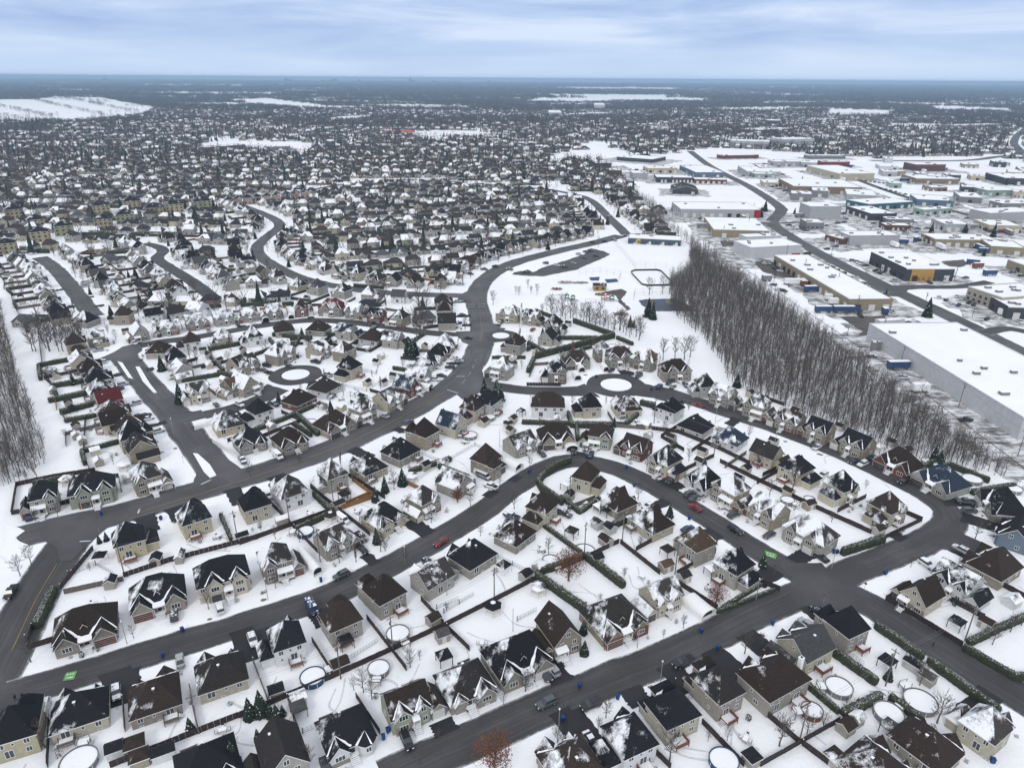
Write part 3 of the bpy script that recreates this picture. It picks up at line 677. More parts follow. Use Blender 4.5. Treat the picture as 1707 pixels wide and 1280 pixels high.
    tx, ty, tr_ = -3.2, -4.6, 2.0
    pts = [(tx+tr_*math.cos(a*math.pi/4+.39), ty+tr_*math.sin(a*math.pi/4+.39)) for a in range(8)]
    h.wall.prism(pts, -.3, 3.5, 'wall')
    pt2 = [(tx+(tr_+.4)*math.cos(a*math.pi/4+.39), ty+(tr_+.4)*math.sin(a*math.pi/4+.39)) for a in range(8)]
    for k in range(8):
        a, b_ = pt2[k], pt2[(k+1) % 8]; h.roof.face([(a[0],a[1],3.55),(b_[0],b_[1],3.55),(tx,ty,6.2)], 'roof'); h.roof.face([(a[0],a[1],3.38),(b_[0],b_[1],3.38),(b_[0],b_[1],3.55),(a[0],a[1],3.55)], 'trim')
    for k in (5, 7):
        a = Vector((*pt2[k], 3.6)); h.snow.face([a, a+Vector((.5, .2, .25)), Vector((tx+.05, ty, 6.25))], 'snow')
    h.f('window', -3.2, 2.1, ty-tr_*.925); h.f('wide_window', 3.1, 2.1, -5.6); h.f('front_door', 0, 1.1, -4.6); h.steps(0, -4.6, 2.0); h.stone.box(.84, 5.36, -5.66, -5.3, -.3, 1.2, 'stone')
    h.b('window', -3.2, 2.1, 5.2); h.b('patio_door', 2.6, 2.0, 5.2); h.l('window', 1, 2.1, -5.4); h.r('window', 1, 2.1, 5.4); h.deck(2.6, 5.2, 3.2, 2.4, 'greywood'); h.vent(.5, 2, 6.4)
    h.w, h.d, h.garx, h.hz = 11.5, 10.5, 7, 3.8; PROTO['T'] = h
    # P: two storeys, gabled fronts, full porch
    h = House(); h.block(-4.6, 4.6, -4.2, 4.4, 5.5, 'hip', .95)
    h.fgable(-2.4, 3.4, -4.2, .7, 5.3, 1.2, 5.4, .95, (.6, .7)); h.block(4.65, 8.1, -5.0, 2.2, 2.9, 'gy', 1.0)
    h.stone.box(4.59, 8.16, -5.06, -4.7, -.3, 2.6, 'stone'); h.stone.box(-4.16, -.64, -4.96, -4.6, -.3, 2.5, 'stone')
    h.f('wide_window', -2.4, 4.3, -4.9); h.f('window', 2.2, 4.3, -4.2); h.f('wide_window', -2.4, 1.7, -4.98); h.f('front_door', 1.4, .8, -4.2); h.f('small_window', 3.4, 2.1, -4.2); h.f('garage_door', 6.4, .05, -5.07); h.porch(-.5, 4.6, -4.2, 1.8, 3.1); h.steps(1.4, -5.8, 1.8, 5, .7)
    for x in (-2.8, 2.8): h.b('window', x, 4.3, 4.4)
    h.b('patio_door', 1.5, 1.9, 4.4); h.b('window', -2.6, 1.9, 4.4); h.l('small_window', 0, 4.2, -4.6); h.l('window', 1, 1.8, -4.6); h.r('small_window', 0, 4.3, 4.6); h.vent(.4, 1.9, 7.6); h.deck(1.5, 4.4, 3.6, 2.8, 'greywood')
    h.w, h.d, h.garx, h.hz = 13.5, 9.3, 6.4, 5.2; PROTO['P'] = h
    # D: wide two-storey with two gabled bays and double garage
    h = House(); h.block(-7.2, 7.2, -4.3, 4.9, 5.2, 'hip', 1.0)
    h.fgable(-4.2, 3.8, -4.3, .8, 5.1, 1.25, 5.1, 1.0, (.6, .9)); h.fgable(2.6, 4.2, -4.3, .8, 5.1, 1.25, 5.1, 1.0, (.9, .6))
    h.stone.box(.44, 4.76, -5.16, -4.8, -.3, 2.6, 'stone')
    h.f('wide_window', -4.2, 4.2, -5.1); h.f('wide_window', 2.6, 4.2, -5.1); h.f('wide_window', -4.2, 1.7, -5.1); h.f('garage_door', 2.6, .05, -5.17); h.f('front_door', -.9, .7, -4.3); h.f('window', 6, 4.2, -4.3); h.porch(-2.2, .4, -4.3, 1.7, 3.1); h.steps(-.9, -5.8, 1.8, 5, .7)
    for x in (-5, -1, 3, 6): h.b('window', x, 4.2, 4.9)
    h.b('patio_door', -3, 1.9, 4.9); h.b('patio_door', 4, 1.9, 4.9); h.l('window', 0, 4, -7.2); h.r('small_window', 0, 4, 7.2); h.r('window', 1.5, 1.8, 7.2); h.vent(2, 2, 7.6); h.deck(-3, 4.9); h.chimney(-7.75, 1.5, 0, 8.6)
    h.w, h.d, h.garx, h.hz = 15, 10, 2.6, 4.9; PROTO['D'] = h
    # Q: two-storey cube under a steep pyramid hip with a lower front wing
    h = House(); h.block(-4.6, 4.4, -3.8, 5.0, 5.3, 'hip', 1.18); h.block(-4.4, .6, -7.2, -3.4, 4.9, 'hip', 1.4); h.block(.65, 4.2, -6.4, -3.3, 2.8, 'hip', 1.0, stone=2.5)
    h.snow.faces([(.3,-5.2,5.6),(1.5,-4.3,5.75),(.6,-3.2,7.0),(-.4,-4.1,7.0)], [(0,1,2,3)], 'snow')
    h.f('wide_window', -1.9, 4.0, -7.2); h.f('wide_window', -1.9, 1.6, -7.2); h.f('garage_door', 2.5, .05, -6.47); h.f('window', 2.8, 4.3, -3.8)
    for x in (-2.6, 2.6): h.b('window', x, 4.3, 5.0)
    h.b('small_window', .2, 4.3, 5.0); h.b('patio_door', 1.4, 1.9, 5.0); h.b('window', -2.6, 1.9, 5.0); h.l('small_window', 1, 4.3, -4.6); h.l('window', -5.2, 4, -4.4); h.r('small_window', 1, 4.2, 4.4); h.r('small_window', 2, 1.9, 4.4); h.deck(1.4, 5.0, 3.4, 2.6); h.vent(.4, 2.0, 8.3)
    h.w, h.d, h.garx, h.hz = 10, 12, 2.6, 5.0; PROTO['Q'] = h
make_protos()
PM = {}
for k, h in PROTO.items():
    PM[k] = dict(wall=h.wall.mesh('wall'), roof=h.roof.mesh('roof'), snow=[m.mesh('roof_snow') for m in h.snow.l if m.f], stone=[m.mesh('stone_facing') for m in h.stone.l],
                 parts=[(n, mb.mesh(n)) for n, mb in h.parts])
ROOFC = {'k': (.014,.014,.018), 'b': (.034,.024,.020), 'd': (.029,.026,.025), 'g': (.070,.070,.072), 't': (.085,.060,.038), 'r': (.10,.02,.02), 'u': (.022,.034,.055), 's': (.045,.040,.038)}
ROOFN = {'k': 'black', 'b': 'brown', 'd': 'charcoal', 'g': 'grey', 't': 'tan brown', 'r': 'dark red', 'u': 'blue black', 's': 'snowy'}
WALLC = {'c': (.47,.435,.35), 'g': (.32,.305,.275), 'w': (.62,.63,.65), 'y': (.42,.375,.265), 's': (.25,.232,.202), 'r': (.150,.072,.055), 't': (.31,.275,.215), 'l': (.42,.42,.41), 'v': (.30,.32,.26), 'n': (.15,.19,.24)}
WALLN = {'c': 'cream', 'g': 'beige', 'w': 'white', 'y': 'yellowish', 's': 'stone', 'r': 'brick', 't': 'tan', 'l': 'light grey', 'v': 'green grey', 'n': 'slate blue'}
KINDN = {'H': 'two-storey', 'B': 'bungalow', 'L': 'bungalow', 'G': 'gabled', 'F': 'front-gabled', 'T': 'turreted', 'P': 'porch-fronted', 'D': 'wide', 'Q': 'two-storey'}
HOUSES = []
def house(x, y, typ, rc, wc, front, snow=None, sid=None, side=0, si=0, lod=0, flip=None, sc_=None, drive=False):
    rr = random.Random(int(x*13+y*7)); h = PROTO[typ]; m = PM[typ]
    o = ob('house', None); o.empty_display_size = 1
    o.location = (x, y, 0); rz = math.atan2(front.y, front.x)+math.pi/2; o.rotation_euler = (0, 0, rz)
    fl = flip if flip is not None else rr.choice((-1, 1)); k = (sc_ or {'L': .87, 'D': .88, 'B': .87, 'T': .87}.get(typ, .83))*rr.uniform(.95, 1.05); o.scale = (fl*k*rr.uniform(.92, 1.06), k*rr.uniform(.94, 1.08), .90*rr.uniform(.93, 1.08))
    if snow is None: snow = (rr.choice((.12, .20, .26, .32)) if y < 260 else rr.choice((.12, .20, .26, .33, .38))) if rc != 's' else (.40 if y < 260 else .48)
    vr = lambda c, a=.05: tuple(v*(1+rr.uniform(-a, a)*.3)*(1+q) for v, q in zip(c, [rr_v]*3))
    rr_v = rr.uniform(-.3, .15); rcol = (*vr(ROOFC[rc]), snow); rr_v = rr.uniform(-.25, .14); wcol = (*vr(WALLC[wc]), 1)
    wo = ob('wall', m['wall'], o, wcol); ro = ob('roof', m['roof'], o, rcol)
    for q in m['snow']: ob('roof_snow', q, ro)
    if rr.random() < .8:
        bk_ = rr.random() < .28
        for q in m['stone']:
            if bk_ and q.name+'b' not in MESH: e_ = q.copy(); e_.materials[0] = M['brick']; MESH[q.name+'b'] = e_
            ob('stone_facing', MESH[q.name+'b'] if bk_ else q, wo)
    gm = rr.choice(('doorwhite', 'doorwhite', 'doordark', 'doorbrown', 'doordark'))
    for kind, wx, wy, wz, wr in h.win:
        if lod >= 1 and ('small' in kind or 'basement' in kind): continue
        me = dark_garage(kind, gm) if 'garage' in kind else wmesh(kind)
        if lod == 0 and kind not in ('front_door', 'garage_door', 'wide_garage_door'):
            f_, g_ = split_window(kind); wo_ = ob(kind, f_, o, None, (wx, wy, wz), wr); ob('pane', g_, wo_)
        else: ob(kind, me, o, None, (wx, wy, wz), wr)
    for n, me in m['parts']:
        if lod >= 1 and n in ('roof_vent', 'front_steps'): continue
        if n == 'deck' and (lod >= 1 or rr.random() < .35): continue
        if n == 'chimney' and rr.random() < .5: continue
        ob(n, me, ro if n in ('roof_vent', 'chimney') else o)
    rec = dict(o=o, x=x, y=y, typ=typ, rc=rc, wc=wc, sid=sid, side=side, si=si, front=front, rz=rz, fl=fl, k=k, lod=lod, px=proj(x, y, 3), drive=drive)
    HOUSES.append(rec); return rec
# photo position of each house (middle of its bulk), kind, roof, wall, optional street, flags: d = cleared dark driveway
CAT = """
142 1036 L b s C|262 985 L k s C|28 1209 Q k y C d|133 1181 B k c C d|257 1156 B b g C d|368 1118 B d c C d|345 1268 B k g D|470 1252 F d g D|224 1243 S b g -
473 1063 H k w C d|566 1028 Q b g C d|639 984 Q b g C|576 1214 T k w D|680 1166 G b v D d|775 1133 B d g D|860 1088 L k g D|931 1048 F b t D d|1022 1022 L d t D
1099 988 G s c D|1044 1227 H k w D d|1118 1180 Q k c D d|1193 1142 Q d g D d|953 1272 B b g D d|1288 1127 D b g D d|1340 1074 G g c D d|1408 1042 Q k g D d
1543 1238 B b g E d|1640 1204 H s c E d|1460 1275 B b g E
73 826 P k g B|154 813 D k v B|242 793 P s t B|219 896 H k y B d|322 861 Q k y B d|423 838 Q k c B d|370 957 D k c C
483 818 Q s w B d|551 790 H s g B|614 775 B d t B|667 750 B k g B d|458 931 P s s C|556 896 G s g C|639 858 B k y C d|705 828 P s t C|757 800 F s g C|812 767 Q b t C
722 956 G s g C|788 924 B k g C|979 793 H b c C|901 846 H b c C|1029 833 B b t C|1085 866 B b c C|858 886 B b g C|1160 904 H t g C d|1227 942 H k g C d
1112 768 H k c C d|1173 798 B k w C d|1218 814 P s t C|1281 847 G s t C|1351 886 D s g C d
1280 755 G d c D2|1331 779 H k c D2|1399 811 H k c D2|1476 844 H b c D2|1500 767 L b r D2 d|1571 796 L u l D2 d|1675 838 L k s D2 d|1695 885 G k n D2 d|1658 939 L b t D2 d|1600 966 G k w E|1538 987 F b c E
1428 737 G k t D2 d|1366 714 G k t D2|1316 696 G b s D2|1262 674 P s t D2|1208 657 G s g D2
1218 727 B u w D2|1160 707 B k w D2|1117 679 H k w D2|1173 641 H k l D3|1125 616 D b s D3|1075 598 D t s D2
1044 674 B b c D3|981 673 H k c D3|913 673 D b w D3|1032 593 D b s D3|1004 584 P b s D3|960 597 L b t D3|926 618 H k s D3|838 612 P s g D3
926 722 L b t C|1002 722 P b v C|1060 740 G b r C|868 734 G s g C
848 522 D s t L|888 527 G k t L|925 541 H k g L|913 560 F k g L|858 572 H b g L
126 573 H b t G|133 598 G d c G|149 612 B b g G|161 628 B k l G|166 647 B k g G|181 664 F r g G|186 682 B b g G|189 700 F b c G|214 709 B b g G|222 727 Q k t G|234 745 G d t G|159 560 P s t G
143 532 B k g K2|204 525 H b t K2|232 553 F s g G2|256 522 G k w K2|292 520 G d w K2|330 513 G s w K2|280 543 G s g G2|325 535 G s g G2|373 528 G s g G2|413 522 G s g G2|455 518 G s g G2|503 512 H b r G2|554 512 D r g G2|592 517 G s g G2|627 523 G k r G2|667 528 P d t G2
264 581 B b g G2|292 597 H k g G|302 614 G s g G|317 568 H b w G2|370 560 H s c G2|420 560 H k w G2|401 606 G b t H|328 652 G s c H|390 640 G t t H|378 704 B s y H|416 732 T k g B
473 547 B b g G2|531 546 B b g G2|579 551 G u g G2|622 561 B b w G2|657 564 G d g G2|468 588 D s s H|531 581 G s c H|573 584 P b t H|581 612 H k c H|408 606 G d t H|406 640 F s t H
541 643 B d w H|498 663 B b r H|430 683 H k w H|647 662 G s c B|677 642 F u r B|697 622 F k l B|713 600 B k g B|731 585 B k g B|742 571 B s g B
604 680 P s t B|556 702 L b t B|483 731 T b s B|740 513 B b g B|745 536 F d g B|738 500 B d g B
707 722 Q b t B|753 705 F u c B|785 680 H b c B|815 668 H k l B
"""
def cat_houses():
    for line in CAT.strip().splitlines():
        for it in line.split('|'):
            q = it.split()
            if q[2] == 'S': continue
            px, py, typ, rc, wc, st = float(q[0]), float(q[1]), q[2], q[3], q[4], q[5]
            p = P(px, py, PROTO[typ].hz*.85)
            d, k, i, side, n = nearest_street(p.x, p.y, st)
            house(p.x, p.y, typ, rc, wc, n, None, k, side, i, lod=0 if p.y < 300 else 1, drive='d' in q[6:])
cat_houses()
def too_close(x, y, d=11.5):
    return any((h['x']-x)**2+(h['y']-y)**2 < d*d for h in HOUSES)
def auto_row(key, side, setback, spacing, a=0, b=1, types=('B', 'H', 'G', 'F', 'G', 'H', 'B'), rcs=('k', 'k', 'b', 'd', 's', 's', 'g'), wcs=('g', 'g', 'c', 'w', 't', 'l', 'c', 's'), lod=1, rng=None, lim=99):
    rr = rng or random.Random(hash(key) % 1000 if False else sum(map(ord, key))+side*3); s = STREETS[key]['p']; acc = spacing*.5; n = 0
    for i in range(int(a*(len(s)-1))+1, int(b*(len(s)-1))):
        acc += (s[i]-s[i-1]).length
        if acc >= spacing:
            t = (s[min(i+1, len(s)-1)]-s[i-1]).normalized(); q = Vector((-t.y, t.x, 0))*side
            x, y = (s[i]+q*(setback+rr.uniform(-1, 1.2)))[:2]
            if too_close(x, y, min(12.5, spacing-.8)) or road_clear(x, y) < 8: continue
            acc = 0
            house(x, y, rr.choice(types), rr.choice(rcs), rr.choice(wcs), -q, None, key, side, i, lod)
auto_row('I', 1, 16, 14.5); auto_row('I', -1, 16, 14.5)
auto_row('J', 1, 15, 14.5); auto_row('J', -1, 15, 14.5)
auto_row('K', 1, 18, 15.5); auto_row('K', -1, 17, 15.5)
auto_row('B', 1, 21, 11.5, .53, .99, types=('G', 'F', 'H', 'F'), rcs=('k', 'k', 'd', 's', 'b')); auto_row('N', 1, 20, 13, .1, .9, types=('G', 'F', 'H')); auto_row('N', -1, 20, 13, 0, .9, types=('G', 'F', 'H'))
print('HOUSES', len(HOUSES))
# ================================================================ YARDS: fences, hedges, sheds, pools, shelters
ITEMS = []            # everything that gets its label at the end: (object, category, look, x, y, group)
def item(o, cat, look, x, y, group=None): ITEMS.append((o, cat, look, x, y, group)); return o
def local_rot(px, py, mode='s'):
    p = P(px, py); d, k, i, side, n = nearest_street(p.x, p.y); a = math.atan2(n.y, n.x)
    return a if mode == 'd' else a+math.pi/2
def seglist(pts): return [(a, b) for a, b in zip(pts[:-1], pts[1:]) if (b-a).length > .4]
def trimmed(pts):
    """cut a line where it would run onto a road or through a house"""
    out = [pts[0]]
    for a, b in zip(pts[:-1], pts[1:]):
        n = max(1, int((b-a).length/1.5)); ok = True
        for k in range(1, n+1):
            q = a.lerp(b, k/n)
            if road_clear(q.x, q.y) < 3.5 or any(abs(h['x']-q.x) < 6 and abs(h['y']-q.y) < 6 and math.hypot(h['x']-q.x, h['y']-q.y) < 5.6 for h in HOUSES): ok = False; break
            last = q
        if not ok:
            if k > 1: out.append(last)
            break
        out.append(b)
    return out
def fence(pts, kind='dark', h=1.55):
    root = ob('fence', None); m = {'dark': 'fence', 'tan': 'fencetan', 'grey': 'greywood', 'chain': 'chain', 'white': 'trim'}[kind]
    c = pts[0]; root.location = (c.x, c.y, 0)
    for a, b in seglist(pts):
        d = b-a; Ln = d.length; mb = MB()
        if kind == 'chain':
            for z in (.15, .6, h-.05): mb.box(0, Ln, -.02, .02, z, z+.045, m)
            for k in range(int(Ln/.8)): mb.box(k*.8+.2, k*.8+.23, -.01, .01, .1, h, m)
        else:
            x = 0; rr = random.Random(int(Ln*100))
            while x < Ln-.05:
                w_ = min(1.2, Ln-x); mb.box(x, x+w_-.03, -.05-.03*(rr.random() < .5), .05, 0.02, h+rr.uniform(-.06, .05), m); x += w_
        o = mb.build('board_panel' if kind != 'chain' else 'wire_panel', root); o.location = (a.x-c.x, a.y-c.y, 0); o.rotation_euler = (0, 0, math.atan2(d.y, d.x))
        n = max(1, int(Ln/ (4.8 if a.y < 200 else 12)))
        key = 'post'+m
        if key not in MESH: q = MB(); q.box(-.08, .08, -.08, .08, 0, 1.75, m); q.box(-.11, .11, -.11, .11, 1.75, 1.8, 'snow'); MESH[key] = q.mesh('post')
        for k in range(n): p = a.lerp(b, k/n); ob('post', MESH[key], root, None, (p.x-c.x, p.y-c.y, 0))
    look = {'dark': 'dark board fence', 'tan': 'tan board fence', 'grey': 'grey board fence', 'chain': 'low dark wire fence', 'white': 'white rail fence'}[kind]
    mid = pts[len(pts)//2]; item(root, 'fence', look, (c.x+mid.x)/2, (c.y+mid.y)/2, 'fences between the snowy back yards'); return root
def hedge(pts, h=2.2, w_=1.5):
    h *= .88; w_ *= .78
    mb = MB(); sm = []
    for a, b in seglist(pts):
        n = max(2, int((b-a).length/.6)); sm += [a.lerp(b, k/n) for k in range(n)]
    sm.append(pts[-1]); ringp = []; cx, cy = sm[0].x, sm[0].y
    prof = [(-.5, 0), (-.56, .35), (-.54, .7), (-.36, .93), (0, 1.0), (.36, .93), (.54, .7), (.56, .35), (.5, 0)]
    rr = random.Random(int(cx*31+cy))
    for i, p in enumerate(sm):
        t = (sm[min(i+1, len(sm)-1)]-sm[max(i-1, 0)]); t.z = 0; t.normalize(); q = Vector((-t.y, t.x, 0)); e = 1-.35*(i in (0, len(sm)-1))
        ringp.append([((p+q*(u*w_*e*(1+rr.uniform(-.16, .16)))+t*rr.uniform(-.15, .15)).x-cx, (p+q*(u*w_*e*(1+rr.uniform(-.16, .16)))).y-cy, v*h*(1+rr.uniform(-.07, .09)*(v > .5))*(.9 if e < 1 else 1)) for u, v in prof])
    V = [p for r_ in ringp for p in r_]; n = len(prof); Fc = []
    for i in range(len(ringp)-1):
        for k in range(n-1): Fc.append((i*n+k, i*n+k+1, (i+1)*n+k+1, (i+1)*n+k))
    Fc += [tuple(range(n))[::-1], tuple(range((len(ringp)-1)*n, len(ringp)*n))]
    mb.faces(V, Fc, 'hedge')
    for i in range(0, len(sm)*10):                        # loose sprays standing out of the clipped faces
        r_ = rr.choice(ringp); u = rr.choice(r_[1:-1]); s = rr.uniform(.12, .28); p = Vector(u)+Vector((rr.uniform(-.3, .3), rr.uniform(-.3, .3), rr.uniform(-.2, .15)))
        mb.face([p+Vector((rr.uniform(-s, s), rr.uniform(-s, s), rr.uniform(-s, s))) for _ in range(3)], 'hedge')
    o = mb.build('hedge'); o.location = (cx, cy, 0); mid = sm[len(sm)//2]
    item(o, 'hedge', 'clipped evergreen hedge dusted with snow', mid.x, mid.y, 'cedar hedges around the yards'); return o
HEDGES = [([(938,842),(903,818),(897,808),(908,793),(931,778),(951,771)],2.9,1.9),([(893,868),(970,925)],1.6,1.3),([(976,930),(1040,980)],2.6,2.2),([(973,930),(935,945),(896,958)],2.4,1.8),([(893,962),(975,1020)],2.6,2.2),
 ([(971,1018),(1012,1052)],2.8,2.0),([(90,985),(62,1048)],2.6,2.4),([(1402,925),(1473,902)],2.8,2.2),([(1512,795),(1570,766)],2.4,1.8),([(1618,824),(1690,812)],2.2,2.0),([(1604,1082),(1690,1132),(1730,1130)],2.2,1.7),
 ([(1612,1075),(1660,1052),(1720,1026)],2.0,1.9),([(1458,1045),(1538,1100)],2.3,2.0),([(1545,1104),(1622,1160),(1665,1190)],2.3,2.0),([(1384,1087),(1461,1142)],2.4,2.0),([(1340,1140),(1398,1190)],1.8,1.4),([(1404,1194),(1467,1162)],2.0,2.4),([(1482,1165),(1533,1204)],2.2,1.8),
 ([(893,598),(1024,563)],3.6,2.4),([(956,538),(1022,561)],3.0,2.2),([(1028,565),(1055,576)],2.2,2.0),([(931,566),(996,566)],2.4,2.2),([(880,575),(911,592)],2.8,2.6),([(890,600),(880,622)],2.6,2.2),([(820,598),(876,598)],1.8,1.6),([(870,706),(960,709),(1040,710)],2.0,2.0),([(1043,709),(1066,690)],2.0,2.0),([(1067,674),(1092,680)],2.6,2.6),
 ([(425,719),(470,702),(522,679)],2.0,2.2),([(493,692),(531,727)],2.4,2.0),([(682,789),(752,767)],2.0,2.0),([(88,646),(141,638)],2.4,2.6),([(81,671),(146,658)],2.4,2.8),([(101,691),(156,676)],2.4,2.6),([(108,704),(161,695)],2.0,2.2),([(300,638),(378,625)],2.2,1.8),([(343,588),(373,620)],2.0,1.6),([(348,585),(403,575)],2.4,2.4),
 ([(368,860),(386,902)],1.6,1.2),([(1203,1015),(1270,975)],1.2,1.2),([(1195,1022),(1290,985)],1.3,1.1),([(565,560),(510,556)],2.0,2.2),([(455,560),(520,566)],2.4,2.8),([(590,478),(640,482)],2.4,2.4),([(695,605),(715,612)],2.2,2.2)]
for pts, h_, w_ in HEDGES: hedge([P(*q) for q in pts], h_, w_)
FENCES = [([(102,982),(156,916)],'dark'),([(108,990),(207,968)],'grey'),([(207,962),(285,936),(430,898)],'dark'),([(400,908),(550,854)],'dark'),([(555,852),(620,824)],'tan'),([(445,834),(530,922)],'dark'),([(518,814),(617,893)],'dark'),([(581,794),(642,832)],'dark'),
 ([(185,1279),(315,1228),(430,1183)],'dark'),([(400,1196),(551,1132)],'dark'),([(551,1132),(743,1044)],'dark'),([(743,1044),(893,967)],'dark'),([(521,1070),(554,1122)],'dark'),([(612,1032),(678,1118)],'dark'),([(702,1001),(740,1042)],'dark'),([(745,1048),(783,1085)],'dark'),([(423,1105),(448,1172)],'grey'),([(594,1163),(634,1224)],'dark'),([(480,1166),(501,1228)],'dark'),
 ([(206,1168),(209,1220)],'grey'),([(83,1204),(80,1280)],'dark'),([(317,1148),(332,1222)],'grey'),([(1248,1168),(1331,1239)],'dark'),([(1268,1277),(1399,1203)],'dark'),([(1337,1242),(1390,1282)],'dark'),([(1200,1237),(1240,1278)],'dark'),([(1085,1249),(1118,1282)],'dark'),([(1170,1206),(1230,1268)],'dark'),
 ([(946,850),(992,832)],'grey'),([(1034,906),(1100,958)],'dark'),([(1060,918),(1115,888)],'dark'),([(984,928),(1032,905)],'dark'),([(1128,958),(1193,922)],'dark'),([(1130,974),(1196,1016)],'dark'),([(1200,771),(1260,801),(1366,851),(1452,890)],'dark'),([(1271,794),(1301,780)],'dark'),([(1396,854),(1443,830)],'dark'),([(1473,899),(1536,869)],'dark'),([(1536,869),(1508,856)],'dark'),
 ([(1476,1000),(1604,1078)],'dark'),([(1476,1000),(1495,990)],'dark'),([(1640,962),(1707,997)],'dark'),([(1585,1003),(1640,1032)],'dark'),([(20,858),(28,810),(90,797)],'dark'),([(90,797),(160,786)],'dark'),([(20,858),(57,852)],'dark'),([(95,844),(118,838)],'dark'),([(143,700),(140,760),(152,790)],'dark'),([(60,520),(72,620),(98,660)],'dark'),
 ([(44,1067),(48,1082),(100,1066)],'dark'),([(55,1048),(44,1080)],'dark'),([(505,1222),(532,1210)],'chain'),([(1125,1140),(1160,1165)],'chain'),([(575,1105),(630,1070)],'chain'),([(728,1015),(765,1000)],'chain'),([(740,1022),(790,992)],'chain'),([(830,930),(880,955)],'chain'),([(950,852),(975,838)],'chain'),([(1400,1080),(1440,1110)],'chain'),([(862,1035),(895,1018)],'chain'),([(1125,1175),(1158,1162)],'chain'),([(725,1183),(760,1165)],'chain'),
 ([(115,960),(160,942),(190,958)],'chain'),([(1250,965),(1300,985)],'dark'),([(355,738),(400,768)],'white'),([(275,590),(290,612),(330,600)],'dark'),([(295,650),(300,672),(312,675)],'dark'),([(878,643),(935,644)],'dark'),([(1060,713),(1130,722),(1195,748)],'dark'),([(1195,748),(1250,775)],'dark'),([(1130,790),(1190,762)],'dark')]
for pts, k in FENCES: fence([P(*q) for q in pts], k, 1.6 if k != 'chain' else 1.2)
def yards():
    rows = {}
    for h in HOUSES: rows.setdefault((h['sid'], h['side']), []).append(h)
    rr = random.Random(5)
    for h in HOUSES: h['D'] = 16.0
    for i, h in enumerate(HOUSES):
        bk = -h['front']; best = None; h['behind'] = None
        for j, g in enumerate(HOUSES):
            if i == j: continue
            v = Vector((g['x']-h['x'], g['y']-h['y'], 0)); f = v.dot(bk)
            if 12 < f < 48 and abs(v.dot(Vector((-bk.y, bk.x, 0)))) < 9 and (best is None or f < best): best = f; h['behind'] = j
        if best: h['D'] = max(9, min(21, best/2))
    for key, hs in rows.items():
        hs.sort(key=lambda h: h['si']); ends = []
        for a, b in zip(hs[:-1], hs[1:]):
            if math.hypot(a['x']-b['x'], a['y']-b['y']) > 26 or a['px'][1] > 840 or (a['px'][1] > 690 and 600 < a['px'][0] and rr.random() < .2): continue
            if a['px'][1] < 420 and rr.random() < .4: continue
            mid = Vector(((a['x']+b['x'])/2, (a['y']+b['y'])/2, 0)); bk = -(a['front']+b['front']).normalized(); D = min(a['D'], b['D'])
            pts = [mid+bk*1.0, mid+bk*D]
            i = HOUSES.index(a)
            if a['behind'] is None or a['behind'] > i:
                pts.append(Vector((a['x'], a['y'], 0))+(-a['front'])*a['D']+(Vector((a['x'], a['y'], 0))-mid)*.7)
            pts = trimmed(pts)
            if len(pts) < 2 or (pts[-1]-pts[0]).length < 3: continue
            t = rr.random()
            if t < .30: hedge(pts, rr.uniform(1.7, 2.5), rr.uniform(1.2, 2.0))
            elif t < .86: fence(pts, rr.choice(('dark', 'dark', 'dark', 'dark', 'grey', 'grey', 'dark', 'dark', 'grey', 'dark', 'tan')))
            else: fence(pts, 'chain', 1.2)
yards()
# ---- sheds, gazebos, pools
def shed(px, py, rc='k', wc='g', w_=2.9, d=2.6, rot=None, xy=None, hip=False):
    p = P(px, py, 1.5) if xy is None else Vector((xy[0], xy[1], 0))
    if xy is None: p.z = 0
    rot = rot if rot is not None else local_rot(*proj(p.x, p.y))
    root = ob('shed', None); root.location = (p.x, p.y, 0); root.rotation_euler = (0, 0, rot); rr = random.Random(int(px+py*3+p.x))
    a = MB(); b = MB()
    a.box(-w_/2, w_/2, -d/2, d/2, 0, 2.0, 'wall', False)
    if hip: b2 = hip_roof.__globals__['OV']; globals()['OV'] = .25; hip_roof(b, -w_/2, w_/2, -d/2, d/2, 2.0, .6); globals()['OV'] = b2
    else: globals()['OV'] = .2; gable_roof(b, a, -w_/2, w_/2, -d/2, d/2, 2.0, .65, 'x'); globals()['OV'] = .45
    a.build('wall', root, color=(*WALLC[wc], 1)); b.build('roof', root, color=(*ROOFC[rc], .5 if rc == 's' else rr.choice((.05, .15, .25))))
    c = MB(); c.box(-.55, .55, -d/2-.05, -d/2-.003, .05, 1.75, 'doorwhite'); c.build('door', root)
    item(root, 'shed', '%s roofed garden shed' % ROOFN[rc], p.x, p.y, 'garden sheds'); return root
